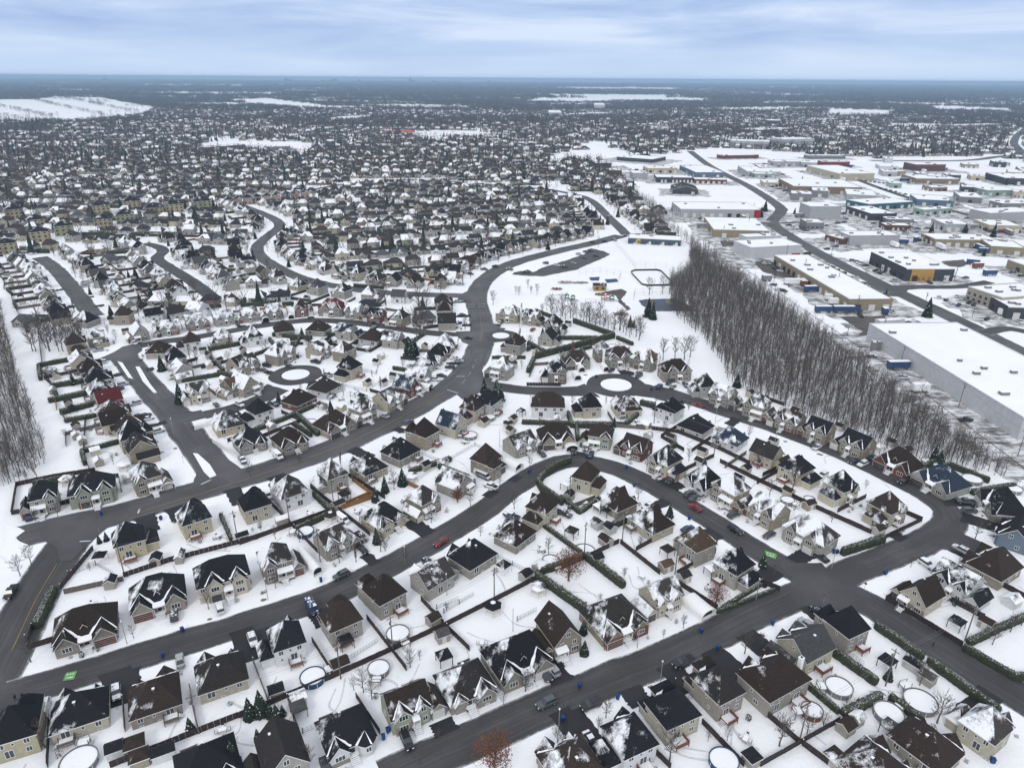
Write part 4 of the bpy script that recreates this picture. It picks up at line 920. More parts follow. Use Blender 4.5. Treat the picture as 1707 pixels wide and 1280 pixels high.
def gazebo(px, py, rc='k', kind='square', m='dark', w_=3.2, xy=None, rot=None):
    p = P(px, py, 2.0) if xy is None else Vector((xy[0], xy[1], 0)); p.z = 0
    root = ob('gazebo', None); root.location = (p.x, p.y, 0); root.rotation_euler = (0, 0, local_rot(*proj(p.x, p.y)) if rot is None else rot)
    n = 4 if kind == 'square' else 6; r_ = w_*.71; a = MB(); ph = math.pi/4 if n == 4 else 0
    pt = [(r_*math.cos(6.2832*k/n+ph), r_*math.sin(6.2832*k/n+ph)) for k in range(n)]
    for k in range(n):
        q = MB(); x, y = pt[k][0]*.88, pt[k][1]*.88; q.box(x-.07, x+.07, y-.07, y+.07, 0, 2.25, m); q.build('post', root)
        A, B_ = pt[k], pt[(k+1) % n]; A2 = (A[0]*.28, A[1]*.28); B2 = (B_[0]*.28, B_[1]*.28)
        a.face([(A[0],A[1],2.3),(B_[0],B_[1],2.3),(B2[0],B2[1],3.1),(A2[0],A2[1],3.1)], 'roof'); a.face([(A[0],A[1],2.15),(B_[0],B_[1],2.15),(B_[0],B_[1],2.3),(A[0],A[1],2.3)], m)
        a.face([(A2[0]*1.1,A2[1]*1.1,3.2),(B2[0]*1.1,B2[1]*1.1,3.2),(0,0,3.5)], 'roof' if kind == 'square' else 'snow')
    a.face([(x,y,2.15) for x, y in pt[::-1]], m)
    a.build('roof', root, color=(*ROOFC[rc], .5 if rc == 's' else .2))
    if kind != 'square':
        q = MB(); q.prism([(x*.86, y*.86) for x, y in pt], 0, .9, 'trim'); q.build('railing', root)
    item(root, 'gazebo', ('%s roofed square garden gazebo' if n == 4 else '%s roofed six-sided garden gazebo') % ROOFN[rc], p.x, p.y, 'garden gazebos')
def pool(px, py, r_=2.6, m='steel', h=1.25, deck_=True, xy=None):
    p = P(px, py, 1.2) if xy is None else Vector((xy[0], xy[1], 0)); p.z = 0
    root = ob('swimming_pool', None); root.location = (p.x, p.y, 0); root.rotation_euler = (0, 0, random.Random(int(px)).uniform(0, 6)); n = 28; a = MB(); b = MB(); c = MB()
    cs = [(math.cos(6.2832*k/n), math.sin(6.2832*k/n)) for k in range(n)]
    for k in range(n):
        A, B_ = cs[k], cs[(k+1) % n]
        a.face([(A[0]*r_,A[1]*r_,0),(B_[0]*r_,B_[1]*r_,0),(B_[0]*r_,B_[1]*r_,h),(A[0]*r_,A[1]*r_,h)], m)
        i_, o_ = r_-.12, r_+.09
        b.face([(A[0]*o_,A[1]*o_,h+.02),(B_[0]*o_,B_[1]*o_,h+.02),(B_[0]*i_,B_[1]*i_,h+.02),(A[0]*i_,A[1]*i_,h+.02)], m if m == 'blueliner' else 'steel')
        b.face([(A[0]*i_,A[1]*i_,h+.02),(B_[0]*i_,B_[1]*i_,h+.02),(B_[0]*i_,B_[1]*i_,h-.3),(A[0]*i_,A[1]*i_,h-.3)], 'dark' if m != 'blueliner' else 'blueliner')
        if k % 3 == 0: a.box(A[0]*(r_+.04)-.05, A[0]*(r_+.04)+.05, A[1]*(r_+.04)-.05, A[1]*(r_+.04)+.05, 0, h, 'trim')
    c.face([(x*(r_-.13), y*(r_-.13), h-.16) for x, y in cs], 'snow')
    a.build('pool_wall', root); b.build('rim', root); c.build('snow_cover', root)
    if deck_:
        q = MB(); q.box(r_+.12, r_+1.7, -1, 1, h-.2, h-.05, 'greywood'); q.box(r_+.14, r_+1.66, -.96, .96, h-.05, h+.03, 'snow')
        for yy in (-.95, .95): q.box(r_+1.6, r_+1.7, yy-.05, yy+.05, 0, h+.8, 'greywood'); q.box(r_+.2, r_+.3, yy-.05, yy+.05, 0, h+.8, 'greywood')
        q.box(r_+1.62, r_+1.68, -1, 1, h+.7, h+.78, 'greywood')
        for k in range(3): q.box(r_+1.75+k*.3, r_+2.0+k*.3, -.5, .5, h-.35*(k+1), h-.35*(k+1)+.06, 'snow')
        q.build('ladder_deck', root)
    item(root, 'swimming pool', 'round above-ground pool %s, filled with snow' % ('with blue rim' if m == 'blueliner' else 'with brown wall' if m == 'deck' else 'with grey wall'), p.x, p.y, 'above-ground pools under snow')
def tent(px, py, L_=6.0, w_=3.4, rot=None, xy=None):
    """white arched car shelter with a dark open mouth towards the street"""
    p = P(px, py, 1.2) if xy is None else Vector((xy[0], xy[1], 0)); p.z = 0
    root = ob('car_shelter', None); root.location = (p.x, p.y, 0); root.rotation_euler = (0, 0, (local_rot(px, py, 'd') if rot is None else rot)+math.pi/2)
    n = 10; a = MB(); pr = [(-w_/2, 0), (-w_/2, 1.3)]+[(-w_/2*math.cos(math.pi*k/n), 1.3+1.25*math.sin(math.pi*k/n)) for k in range(1, n)]+[(w_/2, 1.3), (w_/2, 0)]
    for k in range(len(pr)-1):
        A, B_ = pr[k], pr[k+1]; a.face([(A[0],-L_/2,A[1]),(B_[0],-L_/2,B_[1]),(B_[0],L_/2,B_[1]),(A[0],L_/2,A[1])], 'fabric')
    a.face([(x, L_/2, z) for x, z in pr], 'fabric')
    b = MB(); b.face([(x*.9, -L_/2+1.0, z*.92) for x, z in pr], 'dark');  # dark sheet standing in for the shade inside the open mouth
    c = MB()
    for k in range(len(pr)-1):
        A, B_ = pr[k], pr[k+1]; c.face([(A[0]*1.02,-L_/2-.02,A[1]*1.01),(B_[0]*1.02,-L_/2-.02,B_[1]*1.01),(B_[0]*.93,-L_/2-.02,B_[1]*.94),(A[0]*.93,-L_/2-.02,A[1]*.94)], 'trim')
    a.build('canopy', root, smooth=True); b.build('mouth_shade', root); c.build('frame_arch', root)
    item(root, 'car shelter', 'white arched fabric car shelter', p.x, p.y, 'fabric car shelters in driveways')
for a in [(191,1247,'k','w'),(460,1150,'k','g'),(497,1162,'s','w'),(566,1106,'b','g',3.6,2.8),(737,1057,'g','g'),(722,1031,'b','g'),(1524,1105,'k','l',3.6,2.8),(1645,1037,'b','g'),(1253,1262,'k','g',2.6,2.6,None,None,True),(1393,1262,'b','l',3.0,3.0,None,None,True),(1411,1210,'b','g'),(1429,1196,'s','g',2.2,2.2),(1547,1128,'g','g'),
    (996,872,'d','l'),(1010,900,'b','g',3.6,2.6),(995,930,'k','g'),(876,958,'k','l'),(898,943,'s','g'),(1110,942,'t','g',3.4,2.6),(1140,960,'d','l'),(1017,879,'k','l'),(564,840,'b','g',3.4,2.4),(738,770,'s','w'),(403,893,'k','y',3.2,2.2),(300,926,'s','g',3.6,2.0),(260,931,'k','g'),(1349,840,'d','t',3.4,2.4),(1464,882,'b','l'),(1688,1000,'s','w',3.4,3),(184,969,'k','g'),(470,865,'s','g',3.6,2),
    (806,703,'b','c',3.6,3),(1256,687,'k','g'),(1487,737,'k','l'),(1290,735,'d','l'),(1206,712,'s','l'),(1340,600,'s','g'),(88,650,'s','g'),(137,733,'s','g'),(80,617,'s','g'),(224,1240,'b','g',3.4,3.0,None,None,True),(232,1262,'b','t',3.2,2.8,None,None,True),(272,1252,'k','w',4.0,2.4),(697,860,'k','g',2,2)]: shed(*a)
for a in [(740,1092),(576,1066),(1480,1100),(1596,1035),(1485,1210,'g'),(166,926,'k','square','trim'),(1113,915,'d','square','greywood'),(953,884,'d'),(497,1178,'g'),(206,774,'s','hex','trim'),(551,859,'d','hex','trim',3.0),(897,978,'s','hex','trim'),(822,1010,'k','hex','trim',3.2),(109,798,'s','hex','trim',3.0),(840,942,'k','square','trim'),(574,823,'k'),(945,806,'s'),(1000,843,'s','square','trim'),(686,793,'s','hex','trim',3.2),(847,705,'d','hex','trim',3.0),(1187,947,'s'),(1468,870,'s'),(1388,826,'s','square','trim'),(1012,848,'k'),(1465,744,'s','square','greywood')]: gazebo(*a)
for a in [(521,1126,2.7,'blueliner'),(663,1054,2.7),(631,1112,2.4),(131,1266,3.3),(1399,1143,2.8),(1354,1182,2.2,'deck'),(1535,1167,3.3),(1482,1186,2.9),(918,933,2.4),(974,913,3.0,'steel',.5,False),(1350,829,1.7,'steel',.9,False),(1621,797,3.0),(1313,832,2.1),(783,724,2.7),(508,884,2.5,'blueliner'),(1207,1265,2.8,'blueliner'),(83,616,2.6),(816,694,2.3),(1022,577,2.8),(1040,577,2.8),(1690,813,2.6)]: pool(*a)
for a in [(277,806,5,4),(516,935,11,2.6),(855,774,6,3.6),(1165,1010,7,4.6),(710,644,5,3.2),(951,742,5.5,4.4),(977,740,4.5,2.6),(961,626,6,3),(968,613,5.5,3),(170,530,4,3),(442,531,5,3.5),(485,527,4,3),(1008,612,6,2.6),(530,595,6,3.6),(333,706,5,4)]: tent(*a)
def auto_yards():
    rr = random.Random(11)
    for h in HOUSES:
        py = h['px'][1]
        if py > 800 or py < 420: continue
        bk = -h['front']; sd = Vector((-bk.y, bk.x, 0))
        def at(b_, s_): return (h['x']+bk.x*b_+sd.x*s_, h['y']+bk.y*b_+sd.y*s_)
        for kind, pr in (('shed', .7), ('pool', .16), ('gaz', .16)):
            if rr.random() > pr: continue
            q = at(h['D']-rr.uniform(2.5, 4), rr.uniform(-5, 5))
            if road_clear(*q) < 4 or too_close(q[0], q[1], 8) or any(math.hypot(i[3]-q[0], i[4]-q[1]) < 4.5 for i in ITEMS if i[1] in ('shed', 'gazebo', 'swimming pool', 'car shelter')): continue
            if kind == 'shed': shed(0, 0, rr.choice(('k', 'b', 'd', 's', 's')), rr.choice(('g', 'c', 'w', 'l')), xy=q, rot=h['rz']+rr.choice((0, 1.5708)))
            elif kind == 'pool' and h['D'] > 12: pool(0, 0, rr.uniform(2.1, 2.8), xy=q)
            elif kind == 'gaz': gazebo(0, 0, rr.choice('kds'), xy=q, rot=h['rz'], w_=2.8)
auto_yards()
def tracks():
    rr = random.Random(71); n = 0
    for h in sorted(HOUSES, key=lambda h: h['y']):
        if h['px'][1] < 560: continue
        f = h['front']; sd = Vector((-f.y, f.x, 0)); c = Vector((h['x'], h['y'], 0))
        for k in range(rr.choice((1, 1, 2, 2))):
            s_ = rr.choice((1, -1, -1)); a = c+f*(s_*6)+sd*rr.uniform(-4, 4); b = c+f*(s_*rr.uniform(11, 17))+sd*rr.uniform(-8, 8); m_ = a.lerp(b, .5)+sd*rr.uniform(-3, 3)+f*rr.uniform(-1.5, 1.5)
            if road_clear(b.x, b.y) < 2: continue
            p3 = spline([a, m_, b], 1.0); v, fc = ribbon(p3, rr.uniform(.25, .6), .012+.00002*n, .12, n); me = bpy.data.meshes.new('trodden_path'); me.from_pydata(v, [], fc); me.materials.append(M['trod']); tag(ob('trodden_path', me), kind='structure'); n += 1
        if rr.random() < .45:
            d_ = rr.uniform(8, 12); p = c+f*d_+sd*rr.uniform(-7, 7)
            if road_clear(p.x, p.y) > .6:
                k = rr.randrange(6, 10); r_ = rr.uniform(.35, 1.3); V = [(p.x+r_*rr.uniform(.4, 1.3)*math.cos(6.2832*i/k), p.y+r_*.7*rr.uniform(.4, 1.3)*math.sin(6.2832*i/k), .02+.00002*n) for i in range(k)]
                mb = MB(); mb.faces(V, [tuple(range(k))], 'grass'); tag(mb.build('bare_ground'), kind='structure'); n += 1
tracks()
# ================================================================ DRIVEWAYS
def driveways():
    rr = random.Random(3)
    for h in HOUSES:
        p = 1.0 if h['drive'] else (.5 if h['y'] > 230 else .22)
        if h['px'][1] < 470 or rr.random() > p: continue
        f = h['front']; sd = Vector((-f.y, f.x, 0)); gx = PROTO[h['typ']].garx*h['k']*h['fl']
        R_ = Matrix.Rotation(h['rz'], 3, 'Z'); c = Vector((h['x'], h['y'], 0)); g = c+R_@Vector((gx, -PROTO[h['typ']].d*.40*h['k'], 0))
        n = 0; q = g.copy()
        while road_clear(q.x, q.y) > -.8 and n < 40: q = q+f*.5; n += 1
        if n >= 40 or n < 4: continue
        a0 = rr.choice((0, 0, .3)) if h['drive'] else rr.choice((.2, .45, .6)); w_ = rr.uniform(2.3, 3.0) if h['drive'] else rr.uniform(1.5, 2.4)
        Lr = []; Rr = []
        for k in range(12):
            t = a0+(1-a0)*k/11; e = 1+rr.uniform(-.10, .12)+(0 if h['drive'] else rr.uniform(-.35, .2)); ww = w_*e*(1 if k < 10 else 1.15)
            if not h['drive'] and k < 2: ww *= .5
            s_ = g.lerp(q, t); Lr.append(s_+sd*ww); Rr.append(s_-sd*(w_*(1+rr.uniform(-.1, .12))))
        V = []; 
        zz = .06+.0007*HOUSES.index(h) % .03
        for a, b in zip(Lr, Rr): V += [(a.x, a.y, zz), (b.x, b.y, zz)]
        mb = MB(); mb.faces(V, [(2*i, 2*i+1, 2*i+3, 2*i+2) for i in range(11)], 'drive'); tag(mb.build('driveway'), kind='structure')
driveways()
# ================================================================ CARS
def car_meshes(kind):
    b = MB(); g = MB()
    if kind == 'sedan': L_, W_, st = 4.6, 1.8, [(-2.3,.55,.45,.35),(-2.2,.80,.82,.28),(-1.1,.88,.92,.25),(.2,.9,.93,.25),(1.2,.88,.98,.25),(2.15,.82,.95,.3),(2.3,.6,.7,.42)]; cab = [(-1.05,.92,.80),(-.35,1.42,.62),(.75,1.43,.62),(1.6,.97,.76)]
    elif kind == 'suv': L_, W_, st = 4.7, 1.9, [(-2.3,.6,.55,.4),(-2.2,.84,.98,.32),(-1.0,.93,1.06,.3),(.5,.94,1.06,.3),(2.2,.92,1.08,.32),(2.32,.8,.9,.42)]; cab = [(-1.0,1.05,.86),(-.35,1.66,.70),(1.75,1.68,.70),(2.2,1.08,.84)]
    elif kind == 'pickup': L_, W_, st = 5.5, 1.95, [(-2.7,.6,.6,.5),(-2.6,.88,1.08,.42),(-1.3,.96,1.14,.4),(.7,.97,1.14,.4),(2.65,.96,1.12,.42),(2.72,.9,1.0,.5)]; cab = [(-1.3,1.13,.88),(-.7,1.78,.72),(.6,1.8,.72),(.8,1.13,.86)]
    else: L_, W_, st = 5.6, 2.0, [(-2.8,.7,.6,.45),(-2.7,.92,1.1,.4),(-2.1,.98,1.3,.35),(2.7,.98,1.3,.35),(2.78,.95,1.2,.4)]; cab = [(-2.1,1.28,.92),(-1.6,2.2,.84),(2.6,2.22,.84),(2.7,1.28,.92)]
    rings = []
    for x, hw, top, bot in st:
        rings.append([(x,-hw*.92,bot),(x,-hw,bot+.2),(x,-hw,top-.12),(x,-hw*.86,top),(x,hw*.86,top),(x,hw,top-.12),(x,hw,bot+.2),(x,hw*.92,bot)])
    V = [p for r_ in rings for p in r_]; Fc = []
    for i in range(len(rings)-1):
        for k in range(8): Fc.append((i*8+k, (i+1)*8+k, (i+1)*8+(k+1) % 8, i*8+(k+1) % 8))
    Fc += [tuple(range(8)), tuple(range((len(rings)-1)*8, len(rings)*8))[::-1]]
    b.faces(V, Fc, 'paint')
    lo0, a, c, lo1 = cab
    V = []
    for x, z, hw in cab: V += [(x,-hw,z),(x,hw,z)]
    g.faces(V, [(0,2,4,6),(7,5,3,1),(0,1,3,2),(4,5,7,6)], 'glass' if kind != 'van' else 'paint')
    b.faces([(a[0],-a[2],a[1]+.004),(a[0],a[2],a[1]+.004),(c[0],c[2],c[1]+.004),(c[0],-c[2],c[1]+.004),(a[0]-.05,-a[2]-.03,a[1]-.06),(a[0]-.05,a[2]+.03,a[1]-.06),(c[0]+.05,c[2]+.03,c[1]-.06),(c[0]+.05,-c[2]-.03,c[1]-.06)], [(3,2,1,0),(0,1,5,4),(1,2,6,5),(2,3,7,6),(3,0,4,7)], 'paint')
    if kind == 'pickup': b.box(.95, 2.6, -.8, .8, 1.13, 1.16, 'dark')
    if kind == 'van': g.faces([(-2.12,-.8,1.34),(-2.12,.8,1.34),(-1.67,.74,2.1),(-1.67,-.74,2.1)], [(0,1,2,3)], 'glass'); g.box(-1.5, -.6, -.93, .93, 1.45, 1.95, 'glass')
    return b.mesh('body'), g.mesh('windows'), L_, W_
CM = {k: car_meshes(k) for k in ('sedan', 'suv', 'pickup', 'van')}
wm = MB(); wm.cone((0,-.11,0), (0,.11,0), .33, .33, 'tyre', 14); wm.cone((0,-.12,0), (0,-.1115,0), .19, .19, 'metalpole', 10); wm.cone((0,.1115,0), (0,.12,0), .19, .19, 'metalpole', 10); WHEEL = wm.mesh('wheel')
hm = MB(); hm.box(-.05, .05, -.2, .2, -.08, .08, 'lamp'); HEAD = hm.mesh('headlight'); M['redlamp'] = simple('red_lamp', (.25, .01, .01), .4); hm = MB(); hm.box(-.05, .05, -.15, .15, -.12, .12, 'redlamp'); TAIL = hm.mesh('taillight')
CARC = {'k': (.014,.014,.017), 'g': (.075,.08,.09), 's': (.36,.37,.39), 'w': (.62,.63,.64), 'r': (.20,.015,.018), 'b': (.02,.04,.11), 'd': (.03,.033,.04), 'e': (.06,.15,.08)}
CARN = {'k': 'black', 'g': 'grey', 's': 'silver', 'w': 'white', 'r': 'red', 'b': 'blue', 'd': 'dark grey', 'e': 'green'}
CARS = []
def car(px, py, kind='sedan', c='k', mode='s', snow=.2, rot=None, lod=0, where=None):
    p = P(px, py, .7); p.z = 0; root = ob('parked_car', None)
    a = (local_rot(px, py, mode) if rot is None else rot)+random.Random(int(px*7+py)).choice((0, math.pi))+random.Random(int(px+py)).uniform(-.05, .05)
    root.location = (p.x, p.y, .13); root.rotation_euler = (0, 0, a)
    bm_, gm, L_, W_ = CM[kind]
    ob('body', bm_, root, (*CARC[c], snow)); ob('windows', gm, root, (*CARC[c], snow))
    for x in (-L_*.31, L_*.31):
        for y in (-W_*.42, W_*.42): ob('wheel', WHEEL, root, None, (x, y, .33))
    if not lod:
        z = .72 if kind == 'sedan' else .85
        for y in (-.55, .55): ob('headlight', HEAD, root, None, (-L_/2+.03, y, z-.08)); ob('taillight', TAIL, root, None, (L_/2-.03, y*1.15, z))
    ns = {'sedan': 'sedan', 'suv': 'suv', 'pickup': 'pickup', 'van': 'van'}[kind]
    st = ' driving along' if False else ''
    item(root, 'truck' if kind == 'pickup' else 'van' if kind == 'van' else 'car', '%s%s %s' % ('snow-topped ' if snow > .45 else '', CARN[c], ns), p.x, p.y, where or 'cars parked along streets and driveways'); CARS.append((p.x, p.y)); return root
CARLIST = """290 1025 suv d d .5|421 1066 suv w d .5|74 1181 van s d .6|300 1101 sedan s d .3|194 1154 suv g d .6|520 1013 van b d .5|678 1234 suv k d 0|543 1277 sedan k d .2|911 1171 suv g s .1|985 1174 suv k s .1|908 1123 suv g d .3|921 1115 suv s d .3
1139 1103 pickup k s .3|974 1243 suv k d .4|985 1233 sedan r d .7|1345 1040 suv s d .4|18 987 pickup k s 0|48 861 suv b d .2|447 826 suv w d .6|602 895 pickup d d .5|604 915 sedan k d .2|569 958 suv g s .3|735 903 sedan r s .2
818 810 pickup w d .7|806 794 van g d .7|903 756 sedan g d .4|954 751 suv k d .3|978 746 van g d .6|985 757 sedan k d 0|1112 792 sedan s d .5|1118 795 sedan r d .4|1150 823 suv g d .4|1168 827 sedan s d .3|1158 830 sedan g d .3|1160 846 sedan r s .1|1223 858 suv g d .2|1226 883 suv k s .1|1146 881 sedan b d 0|940 856 pickup d d .5
1282 891 sedan g d .3|1369 929 sedan k d .1|1438 773 suv w d .5|1423 768 sedan d d .3|1506 802 suv k d .4|1616 851 suv g d .3|1360 743 sedan k d .5|1545 940 suv w d .6|1455 762 sedan b d .3|681 704 suv g s .3|736 626 sedan k d .2|780 563 sedan k s 0|758 597 sedan w d .5|526 603 pickup k d .3|483 610 sedan g d .1|641 693 sedan s d .4
763 538 suv b d .2|224 572 suv w d .5|242 692 sedan k d .4|360 674 sedan g d .5|400 674 suv w d .5|265 559 sedan k d .3|1165 675 sedan r s .2|1099 644 suv b d .2|1122 644 sedan e d .6|1065 626 suv k d .3|1115 638 suv d d .3|1019 617 sedan k d .3|888 549 sedan r d .5|463 760 van w d .7|247 697 sedan w d .5
445 609 suv k d .3|620 539 sedan k d .4|622 545 sedan s d .4|1063 622 sedan s d .4|1362 745 sedan w d .4|1120 800 sedan d d .3|570 866 van w d .7|803 789 van w d .8|268 556 sedan d d .3|765 601 sedan s d .3|750 612 suv d d .4|726 632 suv w d .4|170 603 suv w d .5|197 648 sedan d d .4|225 672 suv s d .5|228 694 sedan k d .3"""
for it in CARLIST.replace('\n', '|').split('|'):
    q = it.split(); car(float(q[0]), float(q[1]), q[2], q[3], q[4], float(q[5]))
rr = random.Random(21)
def lot(tx, ty, sc_, pts, where, rot=None):
    for zx, zy in pts: car(tx+zx*sc_, ty+zy*sc_, rr.choice(('sedan', 'suv', 'suv', 'pickup')), rr.choice(('k', 'k', 'g', 'd', 's', 'w', 'w', 'b')), 'd', rr.choice((.2, .4, .6)), rot=rot, lod=1, where=where)
lot(1200, 320, .297, [(255,400),(270,405),(290,400),(320,435),(338,442),(312,425),(595,413),(612,418),(628,423),(655,438),(680,450),(692,456),(745,480),(765,485),(825,530),(855,542),(885,565),(925,570),(950,645),(745,383),(770,392),(785,398),(800,405),(820,411),(880,442),(895,450),(912,456),(932,462),(975,498),(1380,480),(1230,590),(1270,605),(1330,585),(1360,597),(1400,620),(1425,632),(1340,635),(1500,712),(600,320),(650,305),(585,282),(415,195),(660,175),(700,170),(900,215),(1000,190),(1040,230),(1100,225),(330,545),(360,555),(300,520)], 'cars parked around the warehouses')
lot(800, 320, .252, [(655,412),(702,397),(730,390),(690,435),(765,422),(620,470),(510,485),(555,495),(435,470),(302,530),(745,332),(825,327),(195,512),(860,160),(100,492),(30,512),(890,318),(960,290)], 'cars parked beside the park')
lot(1200, 100, .297, [(380+20*k, 745+9*k) for k in range(7)]+[(250+22*k, 700+6*k) for k in range(6)]+[(820+25*k, 680+3*k) for k in range(6)]+[(900+28*k, 720+7*k) for k in range(6)]+[(1060+25*k, 690) for k in range(5)], 'cars in the far industrial lots')
M['truckblue'] = simple('lorry_blue', (.035, .065, .15), .5, .2, 1)
def semi(px, py, rot, col='b', L_=13, cab=True):
    p = P(px, py, 1.5); root = ob('lorry', None); root.location = (p.x, p.y, 0); root.rotation_euler = (0, 0, rot)
    a = MB(); m = {'b': 'truckblue', 'w': 'fabric', 'r': 'brick', 'g': 'steel'}[col]; a.box(-L_/2, L_/2, -1.3, 1.3, 1.1, 4.0, m); a.box(-L_/2+.05, L_/2-.05, -1.25, 1.25, 4.0, 4.1, 'snow'); a.build('trailer', root)
    if cab: c = MB(); c.box(L_/2+.5, L_/2+2.7, -1.2, 1.2, .6, 3.3, m); c.box(L_/2+2.7, L_/2+4.4, -1.1, 1.1, .6, 1.9, m); c.box(L_/2+2.68, L_/2+2.75, -1.0, 1.0, 2.1, 3.0, 'glass'); c.build('cab', root)
    for x in [-L_/2+1, -L_/2+2.3]+([L_/2+1, L_/2+3.6] if cab else [L_/2-1]):
        for y in (-1.1, 1.1): o = ob('wheel', WHEEL, root, None, (x, y, .5)); o.scale = (1.5, 1.6, 1.5)
    item(root, 'lorry', {'b': 'blue', 'w': 'white', 'r': 'dark red', 'g': 'grey'}[col]+(' lorry with trailer' if cab else ' box trailer'), p.x, p.y, 'lorries and trailers by the warehouses')
semi(1406, 517, 0.02, 'b', 12); semi(1372, 517, .02, 'b', 9, False); semi(1351, 483, .1, 'b', 8); semi(1325, 471, .02, 'w', 13, False); semi(1340, 474, .02, 'r', 4, False); semi(1389, 504, 0, 'w', 5, False); semi(1381, 497, 0, 'w', 4, False); semi(1687, 522, 0, 'w', 15, False); semi(1475, 520, 1.5, 'b', 4, False); semi(1278, 465, 0, 'g', 6, False); semi(1630, 444, .1, 'r', 7, False); semi(1622, 438, -.4, 'b', 8, False); semi(1650, 456, .1, 'b', 9, False); semi(1505, 404, -.2, 'b', 8, False); semi(1527, 400, .8, 'b', 6, False)
def driveway_cars():
    rr = random.Random(61); n = 0
    for h in sorted(HOUSES, key=lambda h: h['y']):
        if h['px'][1] < 430 or rr.random() > .42 or n > 78: continue
        f = h['front']; gx = PROTO[h['typ']].garx*h['k']*h['fl']; R_ = Matrix.Rotation(h['rz'], 3, 'Z')
        g = Vector((h['x'], h['y'], 0))+R_@Vector((gx*.9, -PROTO[h['typ']].d*.5*h['k']-rr.uniform(3.6, 5), 0))
        if road_clear(g.x, g.y) < 1.8 or any(abs(a-g.x) < 4 and abs(b-g.y) < 4 for a, b in CARS): continue
        if any(abs(i[3]-g.x) < 4 and abs(i[4]-g.y) < 4 for i in ITEMS if i[1] in ('car shelter', 'hedge', 'shed')): continue
        n += 1; car(*proj(g.x, g.y, .7), rr.choice(('sedan', 'sedan', 'suv', 'suv', 'pickup', 'van')), rr.choice(('k', 'd', 'g', 's', 'w', 'w', 'd', 'b')), 'd', rr.choice((.2, .35, .5, .6)), rot=math.atan2(f.y, f.x), lod=1)
    print('driveway cars', n)
driveway_cars()
# ================================================================ SMALL STREET THINGS
bb = MB(); bb.faces([(-.25,-.3,.08),(.25,-.3,.08),(.25,.3,.08),(-.25,.3,.08),(-.31,-.36,1.0),(.31,-.36,1.0),(.31,.36,1.0),(-.31,.36,1.0)], [(0,1,5,4),(1,2,6,5),(2,3,7,6),(3,0,4,7),(3,2,1,0)], 'binblue'); BINB = bb.mesh('bin_body')
bb = MB(); bb.faces([(-.34,-.4,1.0),(.34,-.4,1.0),(.34,.4,1.06),(-.34,.4,1.06),(-.3,-.35,1.08),(.3,-.35,1.08),(.3,.35,1.14),(-.3,.35,1.14)], [(0,1,5,4),(1,2,6,5),(2,3,7,6),(3,0,4,7),(4,5,6,7)], 'binblue'); BINL = bb.mesh('lid')
for px, py in [(196,1035),(304,1050),(271,1092),(178,1160),(735,1178),(647,1217),(639,1229),(580,1258),(966,1143),(1030,1162),(938,1198),(1169,1052),(1196,1080),(1023,1051),(1288,1039),(1655,1268),(169,856),(268,864),(535,967),(416,971),(882,786),(978,761),(987,760),(1044,779),(1057,809),(1149,864),(948,763),(1476,955),(1390,920),(1395,920),(994,628),(1086,649),(594,706),(454,823),(1020,1048)]:
    p = P(px, py, .5); r_ = ob('recycling_bin', None); r_.location = (p.x, p.y, .05); r_.rotation_euler = (0, 0, random.uniform(0, 6)); r_.scale = (1.15, 1.15, 1.15)
    ob('bin_body', BINB, r_); ob('lid', BINL, r_); item(r_, 'bin', 'blue wheeled recycling bin', p.x, p.y, 'blue recycling bins at the roadside')
def pole(px, py, h=10.5, arm=True, lampk=False):
    p = P(px, py); r_ = ob('utility_pole' if not lampk else 'street_lamp', None); r_.location = (p.x, p.y, 0); r_.rotation_euler = (0, 0, local_rot(px, py))
    a = MB(); a.cone((0,0,0), (0,0,h), .16 if not lampk else .09, .11 if not lampk else .06, 'pole' if not lampk else 'metalpole', 8); a.build('shaft', r_)
    if lampk: b = MB(); b.cone((0,0,h), (0,0,h+.12), .1, .22, 'lamp', 10); b.cone((0,0,h+.12), (0,0,h+.45), .22, .1, 'lamp', 10); b.build('lamp_globe', r_)
    elif arm: b = MB(); b.box(-.9, .9, -.06, .06, h-.8, h-.65, 'pole'); b.build('crossarm', r_); c = MB(); c.cone((.3,.2,h-2.3), (.3,.2,h-1.5), .22, .22, 'steel', 8); c.build('transformer', r_)
    item(r_, 'lamp post' if lampk else 'pole', 'street lamp with white globe' if lampk else 'wooden utility pole', p.x, p.y, 'street lamps' if lampk else 'utility poles in the yards'); return p
POLES = [[(332,1222),(568,1131),(655,1086),(824,1002)],[(208,960),(397,904),(483,873),(557,848)],[(1332,1238),(1476,1143),(1608,1068)],[(974,924),(1037,904),(1125,957)],[(949,841),(974,924)],[(1598,678),(1696,761)],[(1412,560),(1500,612),(1598,678)],[(534,936),(532,935)],[(1190,758),(1090,705)],[(1020,640-60),(1060,600)]]
CBL = MB()
seen = {}
for ln in POLES[:7]+POLES[8:9]:
    pp = []
    for q in ln:
        if q not in seen: seen[q] = pole(*q)
        pp.append(seen[q])
    for a, b in zip(pp[:-1], pp[1:]):
        mb = MB()
        for off in (.0, .7):
            n = 10; pv = None
            for k in range(n+1):
                t = k/n; v = a.lerp(b, t)+Vector((off-a.x, -a.y, 9.8-off*.5-4*1.1*t*(1-t)))
                if pv is not None: mb.cone(pv, v, .022, .022, 'steel', 3)
                pv = v
        o = mb.build('overhead_cable'); o.location = (a.x, a.y, 0); item(o, 'cable', 'overhead cables strung between poles', (a.x+b.x)/2, (a.y+b.y)/2, 'overhead cables')
pole(534, 936)
